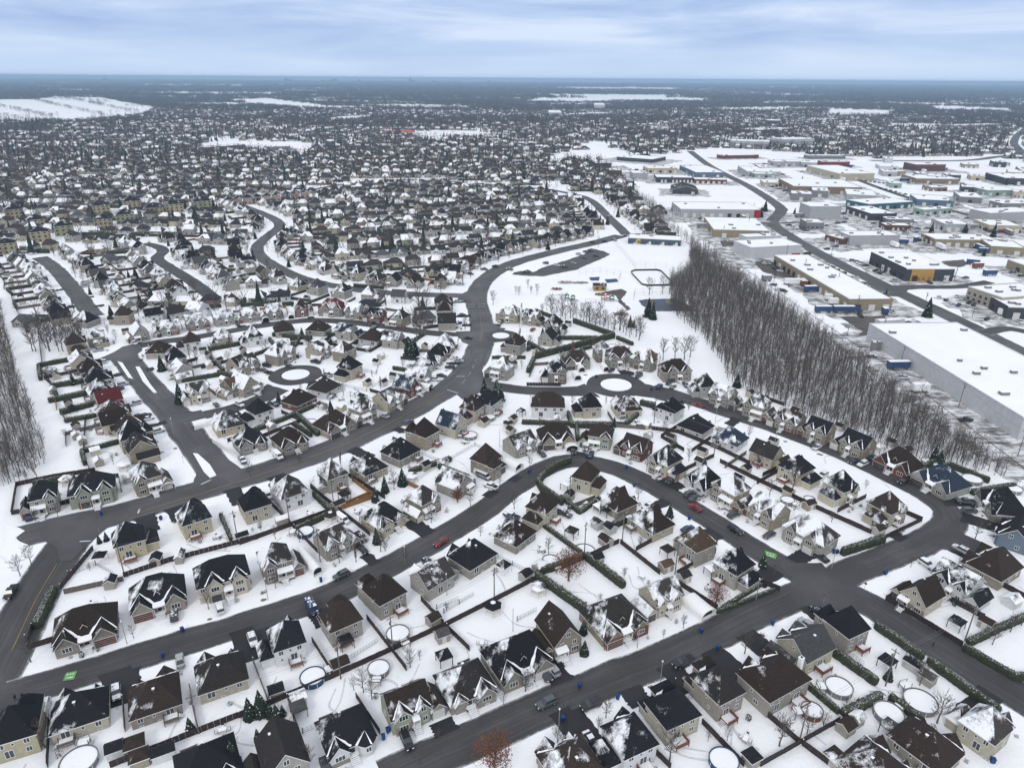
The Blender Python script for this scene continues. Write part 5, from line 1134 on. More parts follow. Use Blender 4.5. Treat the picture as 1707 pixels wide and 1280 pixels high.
for q in [(931,1222),(1100,1141),(212,1073),(745,1000-8),(447,1000),(676,945),(1260,1000),(833,745),(1386,948),(1600,1010),(290,725),(118,1090),(500,745),(700,640),(1192,705),(1290,748),(855,1052),(1062,1080)]: pole(q[0], q[1], 6.5, False, True)
def stop_sign(px, py):
    p = P(px, py); r_ = ob('stop_sign', None); r_.location = (p.x, p.y, 0); r_.rotation_euler = (0, 0, local_rot(px, py, 'd')+1.57)
    a = MB(); a.cone((0,0,0), (0,0,2.6), .04, .04, 'metalpole', 6); a.build('post', r_)
    b = MB(); pt = [(.38*math.cos(k*math.pi/4+.39), .38*math.sin(k*math.pi/4+.39)) for k in range(8)]
    b.faces([(x,-.06,2.5+z) for x, z in pt]+[(x,-.045,2.5+z) for x, z in pt], [tuple(range(8)), tuple(range(15, 7, -1))]+[(k,(k+1)%8,8+(k+1)%8,8+k) for k in range(8)], 'redlamp'); b.build('sign_plate', r_)
    if 'let' not in MESH:
        tx = bpy.data.curves.new('lettering', 'FONT'); tx.body = 'STOP'; tx.size = .2; tx.align_x = 'CENTER'; tx.align_y = 'CENTER'; t0 = bpy.data.objects.new('t', tx); COL.objects.link(t0)
        MESH['let'] = bpy.data.meshes.new_from_object(t0.evaluated_get(bpy.context.evaluated_depsgraph_get())); bpy.data.objects.remove(t0); MESH['let'].materials.clear(); MESH['let'].materials.append(M['white'])
    t = ob('lettering', MESH['let'], r_, None, (0, -.075, 2.5)); t.rotation_euler = (math.pi/2, 0, 0)
    item(r_, 'sign', 'red octagonal stop sign on thin post', p.x, p.y, 'stop signs')
for q in [(1372,1006),(166,890),(306,772),(1440,985)]: stop_sign(*q)
def person(px, py, ang, stride=.25):
    p = P(px, py, .9); me = bpy.data.meshes.new('person')
    s = stride
    V = [(0,0,.92),(0,0,1.2),(0,0,1.42),(0,0,1.52),(0,.02,1.66), (-.1,0,.88),(-.11,s*.5,.48),(-.11,s*.3,.06),(-.11,s*.3-.14,.03), (.1,0,.88),(.11,-s*.4,.48),(.11,-s,.08),(.11,-s-.12,.04), (-.2,0,1.4),(-.27,-.06,1.12),(-.25,-.16,.88), (.2,0,1.4),(.27,.06,1.12),(.25,.1,.86)]
    E = [(0,1),(1,2),(2,3),(3,4),(0,5),(5,6),(6,7),(7,8),(0,9),(9,10),(10,11),(11,12),(2,13),(13,14),(14,15),(2,16),(16,17),(17,18)]
    Rd = [.16,.15,.16,.06,.11,.1,.07,.05,.05,.1,.07,.05,.05,.08,.055,.04,.08,.055,.04]
    me.from_pydata(V, E, []); me.materials.append(M['cloth']); o = ob('person', me, None, None, (p.x, p.y, .13)); o.rotation_euler = (0, 0, ang)
    sm = o.modifiers.new('skin', 'SKIN'); 
    for i, r_ in enumerate(Rd): me.skin_vertices[0].data[i].radius = (r_, r_*.85)
    me.skin_vertices[0].data[0].use_root = True
    o.modifiers.new('sub', 'SUBSURF').levels = 1; o.modifiers['sub'].render_levels = 1
    h = MB(); h.cone((0,0,1.70), (0,0,1.83), .115, .05, 'cloth', 8); h.build('hat', o); h = MB(); h.box(-.05, .05, -.115, -.095, 1.62, 1.70, 'skin'); h.build('face', o)
    return o
def try_person(*a):
    me = bpy.data.meshes.new('t'); 
    return person(*a)
def mk_skin():
    old = person
for lab, px, py, ang in (('person in dark clothes walking on the road, left of a pair', 25, 1163, 1.2), ('person in dark clothes walking on the road, right of a pair', 37, 1160, 1.1), ('person in dark coat walking beside the lower right street', 1556, 1074, .6)):
    me = None
    try:
        o = person(px, py, ang)
    except Exception as ex:
        print('person', ex); continue
    tag(o, lab, 'person', None)
# ================================================================ TREES
def branchy(h, r0, nb, up, ln, sub, twig, seed, start=.3, round_=False, kink=.05, tk=1.5):
    """bare deciduous tree: tapered leaning trunk, limbs, twigs"""
    rr = random.Random(seed); t = MB(); c = MB(); pv = Vector((0, 0, -.2)); pr = r0; path = [pv]; n = 6
    for k in range(1, n+1):
        f = k/n; v = Vector((rr.uniform(-kink, kink)*h*f, rr.uniform(-kink, kink)*h*f, h*f*.93)); r_ = r0*(1-.85*f); t.cone(pv, v, pr, r_, 'bark', 5); pv, pr = v, r_; path.append(v)
    for i in range(nb):
        f = start+(1-start)*(i+rr.random())/nb; s = f*n; k = min(n-1, int(s)); a = path[k].lerp(path[k+1], s-k); az = i*2.4+rr.uniform(-.5, .5)
        L_ = ln*h*((math.sin(math.pi*(.15+.8*(f-start)/(1-start)))**.7) if round_ else (1.05-.55*(f-start)/(1-start)))*rr.uniform(.75, 1.15)
        el = up+rr.uniform(-.15, .2)+(f-start)*.5; d = Vector((math.cos(az)*math.cos(el), math.sin(az)*math.cos(el), math.sin(el)))
        m1 = a+d*L_*.5; e = a+d*L_+Vector((0, 0, L_*.12)); rb = r0*.32*(1.15-f)*(tk**.5); tw = tk; c.cone(a, m1, rb, rb*.65, 'twig' if twig != 'red' else 'twigred', 3); c.cone(m1, e, rb*.65, 0, 'twig' if twig != 'red' else 'twigred', 3)
        for j in range(sub[0]):
            g = .25+.7*(j+rr.random())/sub[0]; b = a.lerp(e, g); d2 = (d+Vector((rr.uniform(-1, 1), rr.uniform(-1, 1), rr.uniform(-.15, .9)))*.75).normalized(); l2 = L_*rr.uniform(.3, .5)*(1.15-g*.4); e2 = b+d2*l2
            c.cone(b, e2, rb*.42*tw, 0, 'twig' if twig != 'red' else 'twigred', 3)
            for q in range(sub[1]):
                b3 = b.lerp(e2, .2+.75*rr.random()); d3 = (d2+Vector((rr.uniform(-1, 1), rr.uniform(-1, 1), rr.uniform(-.3, .8)))*.8).normalized(); c.cone(b3, b3+d3*l2*rr.uniform(.35, .6), max(.012*tw, rb*.22*tw), 0, 'twig' if twig != 'red' else 'twigred', 3)
    return t.mesh('trunk'), c.mesh('crown'), t, c
TR = {}
for i in range(4): TR['street%d' % i] = branchy(5.5, .13, 26, .6, .36, (6, 5), '', 20+i, .28, True)[:2]
for i in range(3): TR['round%d' % i] = branchy(4.2, .12, 34, .65, .40, (6, 4), '', 40+i, .18, True)[:2]
for i in range(2): TR['upright%d' % i] = branchy(5.5, .12, 34, 1.1, .26, (6, 4), 'red', 50+i, .15, True)[:2]
WT = [branchy(11.5, .16, 26, .72, .27, (6, 3), '', 60+i, .34, False, .045, 1.5) for i in range(5)]
WS = [branchy(11.5, .17, 18, .72, .27, (5, 2), '', 80+i, .34, False, .045, 2.0) for i in range(4)]
for i in range(2):
    t, c, tb, cb = branchy(7.0, .22, 30, .5, .38, (4, 2), '', 90+i, .2, True); rr = random.Random(i)
    for k in range(2600):
        a = rr.uniform(0, 6.28); z = rr.uniform(-1, 1); r_ = rr.random()**.45; rad = math.sqrt(1-z*z)*2.9*r_*(1+.22*math.sin(3*a+i)+.12*math.sin(7*a)); p = Vector((rad*math.cos(a), rad*math.sin(a), 4.3+z*r_*3.0)); s = .16
        cb.face([p+Vector((rr.uniform(-s, s), rr.uniform(-s, s), rr.uniform(-s, s))) for _ in range(3)], 'rustleaf')
    TR['rust%d' % i] = (tb.mesh('trunk'), cb.mesh('crown'))
def conifer(h, r_, seed):
    rr = random.Random(seed); t = MB(); c = MB(); t.cone((0,0,-.1), (0,0,h*.95), .13, .02, 'bark', 6)
    n = int(h*5)
    for k in range(n):
        f = k/n; z = h*(.08+.9*f); R_ = r_*(1-f)**.85*rr.uniform(.8, 1.1)
        for j in range(11):
            a = j*6.2832/11+k*.7+rr.uniform(-.2, .2); w_ = R_*.34+.05; e = Vector((R_*math.cos(a), R_*math.sin(a), z-R_*.35+rr.uniform(-.1, .1))); q = Vector((-math.sin(a), math.cos(a), 0))*w_
            c.face([(0,0,z+.18), e*.7+Vector((0,0,.3*z))+q-Vector((0,0,.1)), e, e*.7+Vector((0,0,.3*z))-q-Vector((0,0,.1))], 'needle')
            if rr.random() < .16: c.face([e*.9+Vector((0,0,.1*z+.09)), e*.6+Vector((0,0,.4*z))+q*.5+Vector((0,0,.12)), e*.6+Vector((0,0,.4*z))-q*.5+Vector((0,0,.12))], 'snow')
    return t.mesh('trunk'), c.mesh('crown'), t, c
for i in range(3): TR['conifer%d' % i] = conifer(5.5, 1.5, i)[:2]
CNT = {}
TREEXY = []
def shrubmesh(seed, m, n=150):
    rr = random.Random(seed); mb = MB()
    for k in range(n):
        a, z, q = rr.uniform(0, 6.28), rr.random(), rr.random()**.5; r_ = .62*q*math.sin(.5+2.4*z); v = Vector((r_*math.cos(a), r_*math.sin(a), z*.95)); s = .13; mb.face([v+Vector((rr.uniform(-s, s), rr.uniform(-s, s), rr.uniform(-s, s))) for _ in range(3)], m if rr.random() < .84 or z < .5 else 'snow')
    return mb.mesh('shrub')
SH = [shrubmesh(1, 'needle'), shrubmesh(2, 'twig', 110), shrubmesh(3, 'twigred', 110), shrubmesh(4, 'hedge')]
def patio_mesh():
    t = MB(); t.box(-.8, .8, -.5, .5, .68, .72, 'dark'); t.box(-.78, .78, -.48, .48, .72, .86, 'snow')
    for x in (-.7, .7):
        for y in (-.4, .4): t.box(x-.03, x+.03, y-.03, y+.03, 0, .68, 'dark')
    c = MB(); c.box(-.25, .25, -.25, .25, .4, .45, 'dark'); c.box(-.24, .24, -.24, .24, .45, .55, 'snow'); c.box(-.25, .25, .22, .26, .45, .95, 'dark')
    for x in (-.22, .22):
        for y in (-.22, .22): c.box(x-.02, x+.02, y-.02, y+.02, 0, .4, 'dark')
    return t.mesh('table'), c.mesh('chair')
PT, PC = patio_mesh()
def garden_bits():
    rr = random.Random(44); ns = npat = 0
    for h in sorted(HOUSES, key=lambda h: h['y']):
        if h['px'][1] < 520 or ns > 285: continue
        f = h['front']; sd = Vector((-f.y, f.x, 0)); nn = rr.choice((1, 2, 2, 3, 4)) if h['y'] < 200 else rr.choice((0, 1, 2))
        for k in range(nn):
            s_ = rr.choice((1, 1, -1)); a = s_*rr.uniform(6.4, 7.6); b = rr.uniform(-5, 5); x, y = h['x']+f.x*a+sd.x*b, h['y']+f.y*a+sd.y*b
            if road_clear(x, y) < 1.2 or any(abs(i[3]-x) < 2 and abs(i[4]-y) < 2 for i in ITEMS if i[1] in ('car', 'truck', 'van', 'shed', 'swimming pool')): continue
            q = rr.randrange(4); o = ob('shrub', SH[q], None, None, (x, y, 0), rr.uniform(0, 6)); sc_ = rr.uniform(.6, 1.25); o.scale = (sc_, sc_, sc_*rr.uniform(.7, 1.6)); ns += 1
            item(o, 'shrub', ('dark green shrub', 'bare twiggy shrub', 'reddish twiggy shrub', 'small cedar shrub')[q], x, y, 'garden shrubs round the houses')
        if rr.random() < (.6 if h['y'] < 220 else .25):
            a = -rr.uniform(8.2, 10.5); b = rr.uniform(-4, 4); x, y = h['x']+f.x*a+sd.x*b, h['y']+f.y*a+sd.y*b
            if road_clear(x, y) < 4 or too_close(x, y, 7.5) or any(abs(i[3]-x) < 3.4 and abs(i[4]-y) < 3.4 for i in ITEMS if i[1] in ('car', 'truck', 'van', 'shed', 'swimming pool', 'gazebo')): continue
            r_ = ob('patio_set', None, None, None, (x, y, 0), rr.uniform(0, 3)); ob('table', PT, r_)
            for cx, cy, cr in ((0, 1.0, 0), (0, -1.0, math.pi), (1.25, 0, -1.57), (-1.25, 0, 1.57)):
                if rr.random() < .75: ob('chair', PC, r_, None, (cx, cy, 0), cr)
            item(r_, 'patio set', 'snow-covered patio table set', x, y, 'patio furniture under snow'); npat += 1
    print('shrubs', ns, 'patio', npat)
garden_bits()
EXTRA = []
def tree(kind, x, y, s=1.0, i=None):
    if kind in ('street', 'round', 'upright') and CNT.get('b', 0) >= 292: EXTRA.append((x, y, s)); return
    if kind in ('street', 'round', 'upright'): CNT['b'] = CNT.get('b', 0)+1
    rr = random.Random(int(x*17+y*5)); n = {'street': 4, 'round': 3, 'upright': 2, 'rust': 2, 'conifer': 3}[kind]
    t, c = TR[kind+str(rr.randrange(n))]; o = ob('bare_tree' if kind not in ('conifer', 'rust') else {'conifer': 'conifer', 'rust': 'rust_leaved_tree'}[kind], None)
    o.location = (x, y, 0); o.rotation_euler = (0, 0, rr.uniform(0, 6)); s *= 1.15; o.scale = (s*rr.uniform(.95, 1.15),)*2+(s*rr.uniform(.9, 1.1),)
    ob('trunk', t, o); ob('crown', c, o); TREEXY.append((x, y))
    item(o, 'tree', {'street': 'bare grey tree', 'round': 'round twiggy leafless tree', 'upright': 'narrow upright leafless tree', 'rust': 'tree with rust brown leaves', 'conifer': 'dark conifer dusted with snow'}[kind], x, y, {'conifer': 'conifers in the gardens', 'rust': 'trees still in brown leaf'}.get(kind, 'bare garden and street trees'))
def trees(kind, pts, s=1.0):
    for q in pts: p = P(q[0], q[1]); tree(kind, p.x, p.y, q[2] if len(q) > 2 else s)
trees('street', [(52,1103),(223,1063,.6),(75,1245,1.0),(606,1154,.9),(731,1230,.35),(1139,1047,.6),(1106,1062,.35),(1010,1196,.7),(929,1242,.8),(1116,1267,1.1),(1212,1234,.5),(839,1174,.45),(1241,1089,.9),(1299,1243,1.2),(1345,1223,.8),(1371,1215,.7),(1654,1074,.8),(1684,1053,.8),(1562,1205,1.2),(1533,1142,.9),(34,960,.9),(52,940,.9),(97,861,.7),(60,868,.7),(348,1015,.8),(460,980,.8),(566,938,.8),(635,919,.9),(719,871,.9),(784,843,.8),(657,816,1.1),(576,838,.7),(676,945,.8),(857,848,.9),(1078,785,.9),(1128,807,.6),(833,810,.5),(883,778,.6),(1320,822,1.4),(1443,814,.5),(1518,945,.5),(1262,782,1.1),(1148,768,.8),(1270,1075,.5),(1408,1190,.6),(1386,870,.6),(1210,935,.5),(1290,958,.5),(700,1100,.4),(1180,1235,.5),(760,1180,.4),(600,1245,.4),(418,795,.9),(1000,1005-2,.4),(1300,1160,.5),(143,920,.5),(700,1280-2,.4),(620,1165,.8),(590,1150,.6)])
trees('round', [(876,1152,1.15),(998,1213,.55),(684,1112,1.0),(515,1279,1.0),(1067,914,.7),(642,918,.9),(150,950,.5),(500,772,.8),(580,835,.7)])
trees('upright', [(1007,1083,.75),(763,838,.9),(1040,600,.8),(1005,590,1)])
trees('rust', [(948,968,1.15),(825,1285,1.1),(1193,1008,.75),(762,836,.55),(1020,560,.3)])
trees('conifer', [(102,1187-2,.5),(628,905,.9),(642,820,1.0),(671,808,1.1),(626,836,.9),(1271,945,.8),(417,1195,.9),(436,1189,1.0),(452,1194,.6),(462,1200,.8),(472,1192,.5),(390,1275,1.0),(430,1232,.5),(318,1218,.6),(166,905,.5),(178,901,.5),(972,1055,.7),(807,655,1.2),(826,660,1.0),(835,668,1.2),(470,600,1.1),(465,672,.9),(680,592,1.6),(686,598,1.6),(692,592,1.5),(1080,528,2.0),(1088,532,1.6),(1050,545,1.0),(1056,546,.8),(1545,528,1.8),(1228,645,1.2),(1555,770,1.0),(1565,774,1.0),(300,672,1.3),(270,618,1.2),(235,512,1.3),(1030,365-3,1.5),(1275,352,1.9),(1268,362,1.6),(1655,395,1.8),(1552,388,1.5),(1608,388,1.5),(1174,780,.7),(974,1090,.7),(1480,1118+14,.6)])
def auto_trees():
    rr = random.Random(31); n = 0
    for h in sorted(HOUSES, key=lambda h: h['y']):
        py = h['px'][1]
        if py > 1000: continue
        f = h['front']; sd = Vector((-f.y, f.x, 0))
        for side, pr, lo, hi in ((1, .40 if py > 700 else .6, 8, 12), (-1, .55 if py > 700 else .9, 8, 17)):
            if rr.random() > pr: continue
            a = rr.uniform(lo, hi)*side; b = rr.uniform(-6, 6); x, y = h['x']+f.x*a+sd.x*b, h['y']+f.y*a+sd.y*b
            if road_clear(x, y) < 1.5 or too_close(x, y, 6.5) or any(abs(i[3]-x) < 3.6 and abs(i[4]-y) < 3.6 for i in ITEMS if i[1] in ('shed', 'gazebo', 'swimming pool', 'car shelter', 'car', 'tree')): continue
            tree(rr.choice(('street', 'street', 'street', 'round', 'upright', 'conifer')), x, y, rr.uniform(.5, 1.0) if py > 600 else rr.uniform(.8, 1.4)); n += 1
for q in [(700,525),(705,540),(712,520),(698,515),(708,560),(695,570)]: p = P(*q); tree('street', p.x, p.y, 2.0)
rr = random.Random(8)
for k in range(34):                                     # along the park's lower edge and round the play area
    p = P(905+k*5+rr.uniform(-3, 3), 520+k*1.4+rr.uniform(-6, 6)); tree('street', p.x, p.y, rr.uniform(.9, 1.9))
for q in [(1105,600,1.6),(1125,598,1.5),(1140,600,1.9),(1150,596,1.6),(1082,492,1.6),(1104,490,1.7),(880,480,.8),(885,490,.8),(865,492,.9),(822,508,1.4),(860,490,.8),(895,492,1),(1290,470,1)]: p = P(q[0], q[1]); tree('street', p.x, p.y, q[2])
for k in range(26): p = P(62+rr.uniform(-10, 75), 575+rr.uniform(-25, 12)); tree('street', p.x, p.y, rr.uniform(1.2, 2.0))
auto_trees()
# ---- the two woodlots
WR = [(1114,472),(1150,448),(1148,415),(1200,445),(1290,503),(1380,570),(1470,640),(1560,700),(1650,772),(1690,800),(1640,790),(1560,778),(1480,757),(1400,726),(1330,692),(1265,662),(1212,634),(1200,600),(1165,560),(1118,520)]
WL = [(-160,510),(0,500),(12,560),(38,640),(62,705),(80,765),(60,800),(0,815),(-160,835)]
def fill(poly, step, jit, rr):
    pts = [P(*q) for q in poly]; xs = [p.x for p in pts]; ys = [p.y for p in pts]; pl = [(p.x, p.y) for p in pts]; out = []
    y = min(ys)
    while y < max(ys):
        x = min(xs)
        while x < max(xs):
            a, b = x+rr.uniform(-jit, jit), y+rr.uniform(-jit, jit)
            if inpoly(a, b, pl): out.append((a, b))
            x += step
        y += step
    return out
def woods(poly, step, seed, nindiv, lab, grp):
    rr = random.Random(seed); pts = fill(poly, step, step*.45, rr); pts.sort(key=lambda q: q[0]**2+q[1]**2); vis = [q for q in pts if -60 < proj(*q)[0] < 1760]
    ind = set(vis[:nindiv])
    for (x, y) in vis[:nindiv]:
        t, c, _, _ = rr.choice(WT); o = ob('woodland_tree', None); s = rr.choice((.5, .75, .9, 1.0))*rr.uniform(.85, 1.1); o.location = (x, y, 0); o.rotation_euler = (rr.uniform(-.05, .05), rr.uniform(-.05, .05), rr.uniform(0, 6)); o.scale = (s*1.08, s*1.08, s*rr.uniform(.78, .98)); ob('trunk', t, o); ob('crown', c, o)
        tag(o, lab, 'tree', grp)
    return [q for q in pts if q not in ind]
def merge(protos, inst, name, mats, smooth=False):
    """numpy merge: protos = [(V, [faces], [mat])], inst = [(proto, x, y, z, rot, sx, sy, sz)]"""
    Vs, Ls, Lt, Mi = [], [], [], []; off = 0
    by = {}
    for q in inst: by.setdefault(q[0], []).append(q[1:])
    for k, lst in by.items():
        V, Fc, Mt = protos[k]; V = np.array(V, dtype=np.float32); A = np.array(lst, dtype=np.float32); n = len(A); nv = len(V)
        c, s = np.cos(A[:, 3])[:, None], np.sin(A[:, 3])[:, None]; X = V[None, :, 0]*A[:, 4:5]; Y = V[None, :, 1]*A[:, 5:6]; Z = V[None, :, 2]*A[:, 6:7]
        W = np.stack([X*c-Y*s+A[:, 0:1], X*s+Y*c+A[:, 1:2], Z+A[:, 2:3]], -1).reshape(-1, 3); Vs.append(W)
        fl = np.array([i for f in Fc for i in f]); ln = np.array([len(f) for f in Fc])
        Ls.append((fl[None, :]+off+(np.arange(n)*nv)[:, None]).ravel()); Lt.append(np.tile(ln, n)); Mi.append(np.tile(np.array(Mt), n)); off += n*nv
    V = np.concatenate(Vs); Lq = np.concatenate(Ls).astype(np.int32); T = np.concatenate(Lt).astype(np.int32); Mi = np.concatenate(Mi).astype(np.int32)
    me = bpy.data.meshes.new(name); me.vertices.add(len(V)); me.vertices.foreach_set('co', V.ravel()); me.loops.add(len(Lq)); me.loops.foreach_set('vertex_index', Lq); me.polygons.add(len(T))
    st = np.zeros(len(T), dtype=np.int32); st[1:] = np.cumsum(T)[:-1]; me.polygons.foreach_set('loop_start', st); me.polygons.foreach_set('material_index', Mi)
    for m in mats: me.materials.append(M[m] if isinstance(m, str) else m)
    me.update(calc_edges=True); me.validate(); return ob(name, me)
def mbproto(mbs, mats):
    V, Fc, Mt = [], [], []
    for mb in mbs:
        o = len(V); V += mb.v; Fc += [tuple(i+o for i in f) for f in mb.f]; Mt += [mats.index(mb.mats[k]) for k in mb.m]
    return V, Fc, Mt
restR = woods(WR, 2.75, 1, 200, 'tall bare grey tree among the dense strip of woods at right', 'bare trees of the right woodlot')
restL = woods(WL, 3.0, 2, 90, 'tall bare grey tree among the woods at the left edge', 'bare trees of the left woodlot')
wmats = ['bark', 'twig', 'twigred']; WP = [mbproto([t, c], wmats) for _, _, t, c in WS]
rr = random.Random(77)
inst = [(rr.randrange(4), x, y, 0, rr.uniform(0, 6), s*1.08, s*1.08, s*rr.uniform(.78, .98)) for (x, y) in restR+restL for s in [rr.choice((.5, .8, .95, 1.05))*rr.uniform(.85, 1.1)]]
# further belts of bare trees: along the railway, behind the avenue
for poly, st in (([(1145,410),(1200,440),(1195,428),(1110,378),(1080,352),(1040,325),(1030,326),(1075,365)], 4.2), ([(1035,322),(1060,322),(1110,362),(1100,368)], 5)):
    for (x, y) in fill(poly, st, st*.4, rr): s = rr.uniform(.6, .9); inst.append((rr.randrange(4), x, y, 0, rr.uniform(0, 6), s, s, s))
for x, y, s in EXTRA: inst.append((rr.randrange(4), x, y, 0, rr.uniform(0, 6), s*.5, s*.5, s*.45))
for (x, y) in fill(WR, 2.6, 1.2, rr)+fill(WL, 2.8, 1.2, rr):
    if -60 < proj(x, y)[0] < 1760: s = rr.uniform(.25, .5); inst.append((rr.randrange(4), x, y, 0, rr.uniform(0, 6), s*1.3, s*1.3, s))
EXTRA.clear()
o = merge(WP, inst, 'woodland', wmats); tag(o, 'dense mass of bare grey trees filling the woods', 'woodland', None, 'stuff'); print('woods rest', len(inst))
# ================================================================ WAREHOUSES AND OTHER LARGE BUILDINGS
WM = {}
def wmat(c):
    if c not in WM: WM[c] = comm_wall('wall_cladding', c)
    return WM[c]
DKG = (.055,.06,.068); BEI = (.26,.225,.15); WHI = (.50,.51,.53); CRE = (.42,.38,.28); TEAL = (.04,.12,.14); MINT = (.24,.33,.29); BLU = (.11,.16,.22); BRI = (.13,.06,.045); TAN = (.22,.17,.12); GRY = (.20,.205,.21); LG = (.36,.37,.38); PNK = (.34,.25,.22)
def big(A, B, D, h, col, look, cat='warehouse', doors=6, roof='flat', base=None, band=None, stripe=None, unit=3, name='warehouse', wins=0, grp='warehouses and workshops'):
    """roof corners in the photo: A and B on one edge, D next to A on the other"""
    a, b, d = P(*A, h), P(*B, h), P(*D, h); u = b-a; v = d-a; u.z = v.z = 0
    v = v-u*(v.dot(u)/u.length_squared) if u.length > v.length else v; u = u if u.length > 0 else u
    if v.length > u.length: u = u-v*(u.dot(v)/v.length_squared)
    if u.cross(v).z < 0: a = a+v; v = -v
    a.z = 0; Lu, Lv = u.length, v.length; root = ob(name, None); root.location = a; rz = math.atan2(u.y, u.x); root.rotation_euler = (0, 0, rz); rr = random.Random(int(A[0]*3+A[1]))
    w_ = MB(); m = wmat(col); w_.box(0, Lu, 0, Lv, -.2, h, m, False); w_.build('wall', root)
    if band: q = MB(); q.box(-.05, Lu+.05, -.05, Lv+.05, band[0]*h, band[1]*h, wmat(band[2]), False); q.build('wall_band', root)
    if roof == 'flat':
        q = MB(); q.box(.35, Lu-.35, .35, Lv-.35, h-.1, h+.12, 'snow', False); q.build('roof', root)
        q = MB()
        for x0, x1, y0, y1 in ((-.12, Lu+.12, -.12, .35), (-.12, Lu+.12, Lv-.35, Lv+.12), (-.12, .35, .35, Lv-.35), (Lu-.35, Lu+.12, .35, Lv-.35)): q.box(x0, x1, y0, y1, h+.003, h+.45, m if rr.random() < .5 else 'trim')
        q.build('parapet', root)
        for k in range(unit):
            q = MB(); x, y = rr.uniform(3, max(4, Lu-3)), rr.uniform(2, max(3, Lv-2)); s = rr.uniform(.9, 1.9); q.box(x-s, x+s, y-s*.6, y+s*.6, h+.12, h+1.3, 'steel'); q.box(x-s*.96, x+s*.96, y-s*.56, y+s*.56, h+1.3, h+1.4, 'snow'); q.build('rooftop_unit', root)
    elif roof == 'hip': q = MB(); hip_roof(q, 0, Lu, 0, Lv, h, .55); q.build('roof', root, color=(*ROOFC['k'], .3))
    elif roof == 'gable': q = MB(); ww = MB(); gable_roof(q, ww, 0, Lu, 0, Lv, h, .28, 'x' if Lu > Lv else 'y'); ww2 = MB(); ww2.v, ww2.f, ww2.m, ww2.mats = ww.v, ww.f, ww.m, [m]; q.build('roof', root, color=(*ROOFC['d'], .25)); ww2.build('gable_wall', root)
    def face_item(side, t, z, w0, h0, mt, nm):
        q = MB(); e = .07
        if side == 0: q.box(t*Lu-w0/2, t*Lu+w0/2, -e, 0, z, z+h0, mt)
        elif side == 1: q.box(Lu, Lu+e, t*Lv-w0/2, t*Lv+w0/2, z, z+h0, mt)
        elif side == 2: q.box(t*Lu-w0/2, t*Lu+w0/2, Lv, Lv+e, z, z+h0, mt)
        else: q.box(-e, 0, t*Lv-w0/2, t*Lv+w0/2, z, z+h0, mt)
        q.build(nm, root)
    c = root.location
    # sides turned to the viewer
    R_ = Matrix.Rotation(rz, 3, 'Z'); mid = [(Lu/2, 0, (0,-1,0)), (Lu, Lv/2, (1,0,0)), (Lu/2, Lv, (0,1,0)), (0, Lv/2, (-1,0,0))]
    vis = [k for k, (x, y, n) in enumerate(mid) if (R_@Vector(n)).dot(-(Vector(c)+R_@Vector((x, y, 0)))) > 0]
    for s_ in vis:
        Ls = Lu if s_ % 2 == 0 else Lv; n = int(doors*Ls/max(Lu, Lv))
        for k in range(n): face_item(s_, (k+.6)/n if n > 1 else .5, 0, min(3.6, Ls/n*.5), min(3.8, h*.55), 'doorwhite' if rr.random() < .7 else 'doordark', 'loading_door')
        for z in range(wins):
            nw = max(2, int(Ls/3.4))
            for k in range(nw): face_item(s_, (k+.5)/nw, 1.0+z*2.9, 1.7, 1.5, 'glass', 'window')
    if stripe: face_item(vis[0] if stripe[0] is None else stripe[0], stripe[1], stripe[2]*h, stripe[3], stripe[4]*h, wmat(stripe[5]), 'wall_panel')
    mc = Vector(c)+R_@Vector((Lu/2, Lv/2, 0)); item(root, cat, look, mc.x, mc.y, grp); BIGS.append((root, Lu, Lv)); return root, Lu, Lv, rz
BIGS = []
r, lu, lv, rz = big((1449,540),(1592,537),(1707,698),8.5,WHI,'huge white flat-roofed warehouse beside the woods',doors=0,unit=12)
big((1459,533),(1500,530),(1465,537),4,WHI,'low white annexe at the corner of the huge warehouse',doors=0,unit=0)
for q in [(1458,574),(1466,573),(1475,574)]: big((q[0]-5,q[1]-6),(q[0]+4,q[1]-6),(q[0]-4,q[1]-2),3.5,GRY,'grey storage container standing by the huge warehouse',cat='container',doors=0,unit=0,name='storage_container',grp='containers by the huge warehouse')
big((1291,426),(1345,424),(1418,500),6.5,BEI,'long beige warehouse with loading doors beside the woods',doors=14,unit=8,stripe=(1,.8,.1,8,.7,BRI))
big((1224,402),(1305,398),(1247,414),8,WHI,'windowless white box warehouse with red entrance',doors=0,stripe=(0,.9,.0,7,.3,(.3,.03,.03)))
big((1232,391),(1290,389),(1240,396),6,WHI,'low white hall behind the white box warehouse',doors=2)
big((1174,362),(1256,362),(1190,383),6,BEI,'beige warehouse with dark corner and white loading doors',doors=4,stripe=(None,.88,.1,6,.75,DKG))
big((1120,337),(1245,338),(1127,349),7.5,LG,'long pale grey warehouse with bright red end',doors=9,stripe=(0,.97,0,6,.98,(.35,.02,.03)))
rt, lu, lv, rz = big((1452,421),(1520,419),(1512,449),8,DKG,'charcoal office and workshop block with tan sign panel',doors=6,unit=9,wins=1,stripe=(None,.35,.02,15,.96,(.42,.25,.07)))
big((1334,338),(1384,338),(1335,345),12,LG,'tall pale grey box building beside the industrial street',doors=0,unit=1)
big((1334,365),(1368,368),(1345,371),6,GRY,'small grey office with dark windows below the tall box',doors=0,wins=1)
big((1397,386),(1478,385),(1413,394),7,LG,'long white warehouse with corrugated walls',doors=0,unit=4)
big((1376,391),(1397,389),(1405,399),4.5,BRI,'low red brick office in front of white warehouse',doors=2,wins=1)
big((1536,389),(1638,391),(1558,399),5.5,BEI,'long beige workshop row with dark red end',doors=7,unit=5,stripe=(3,.5,0,8,.97,BRI))
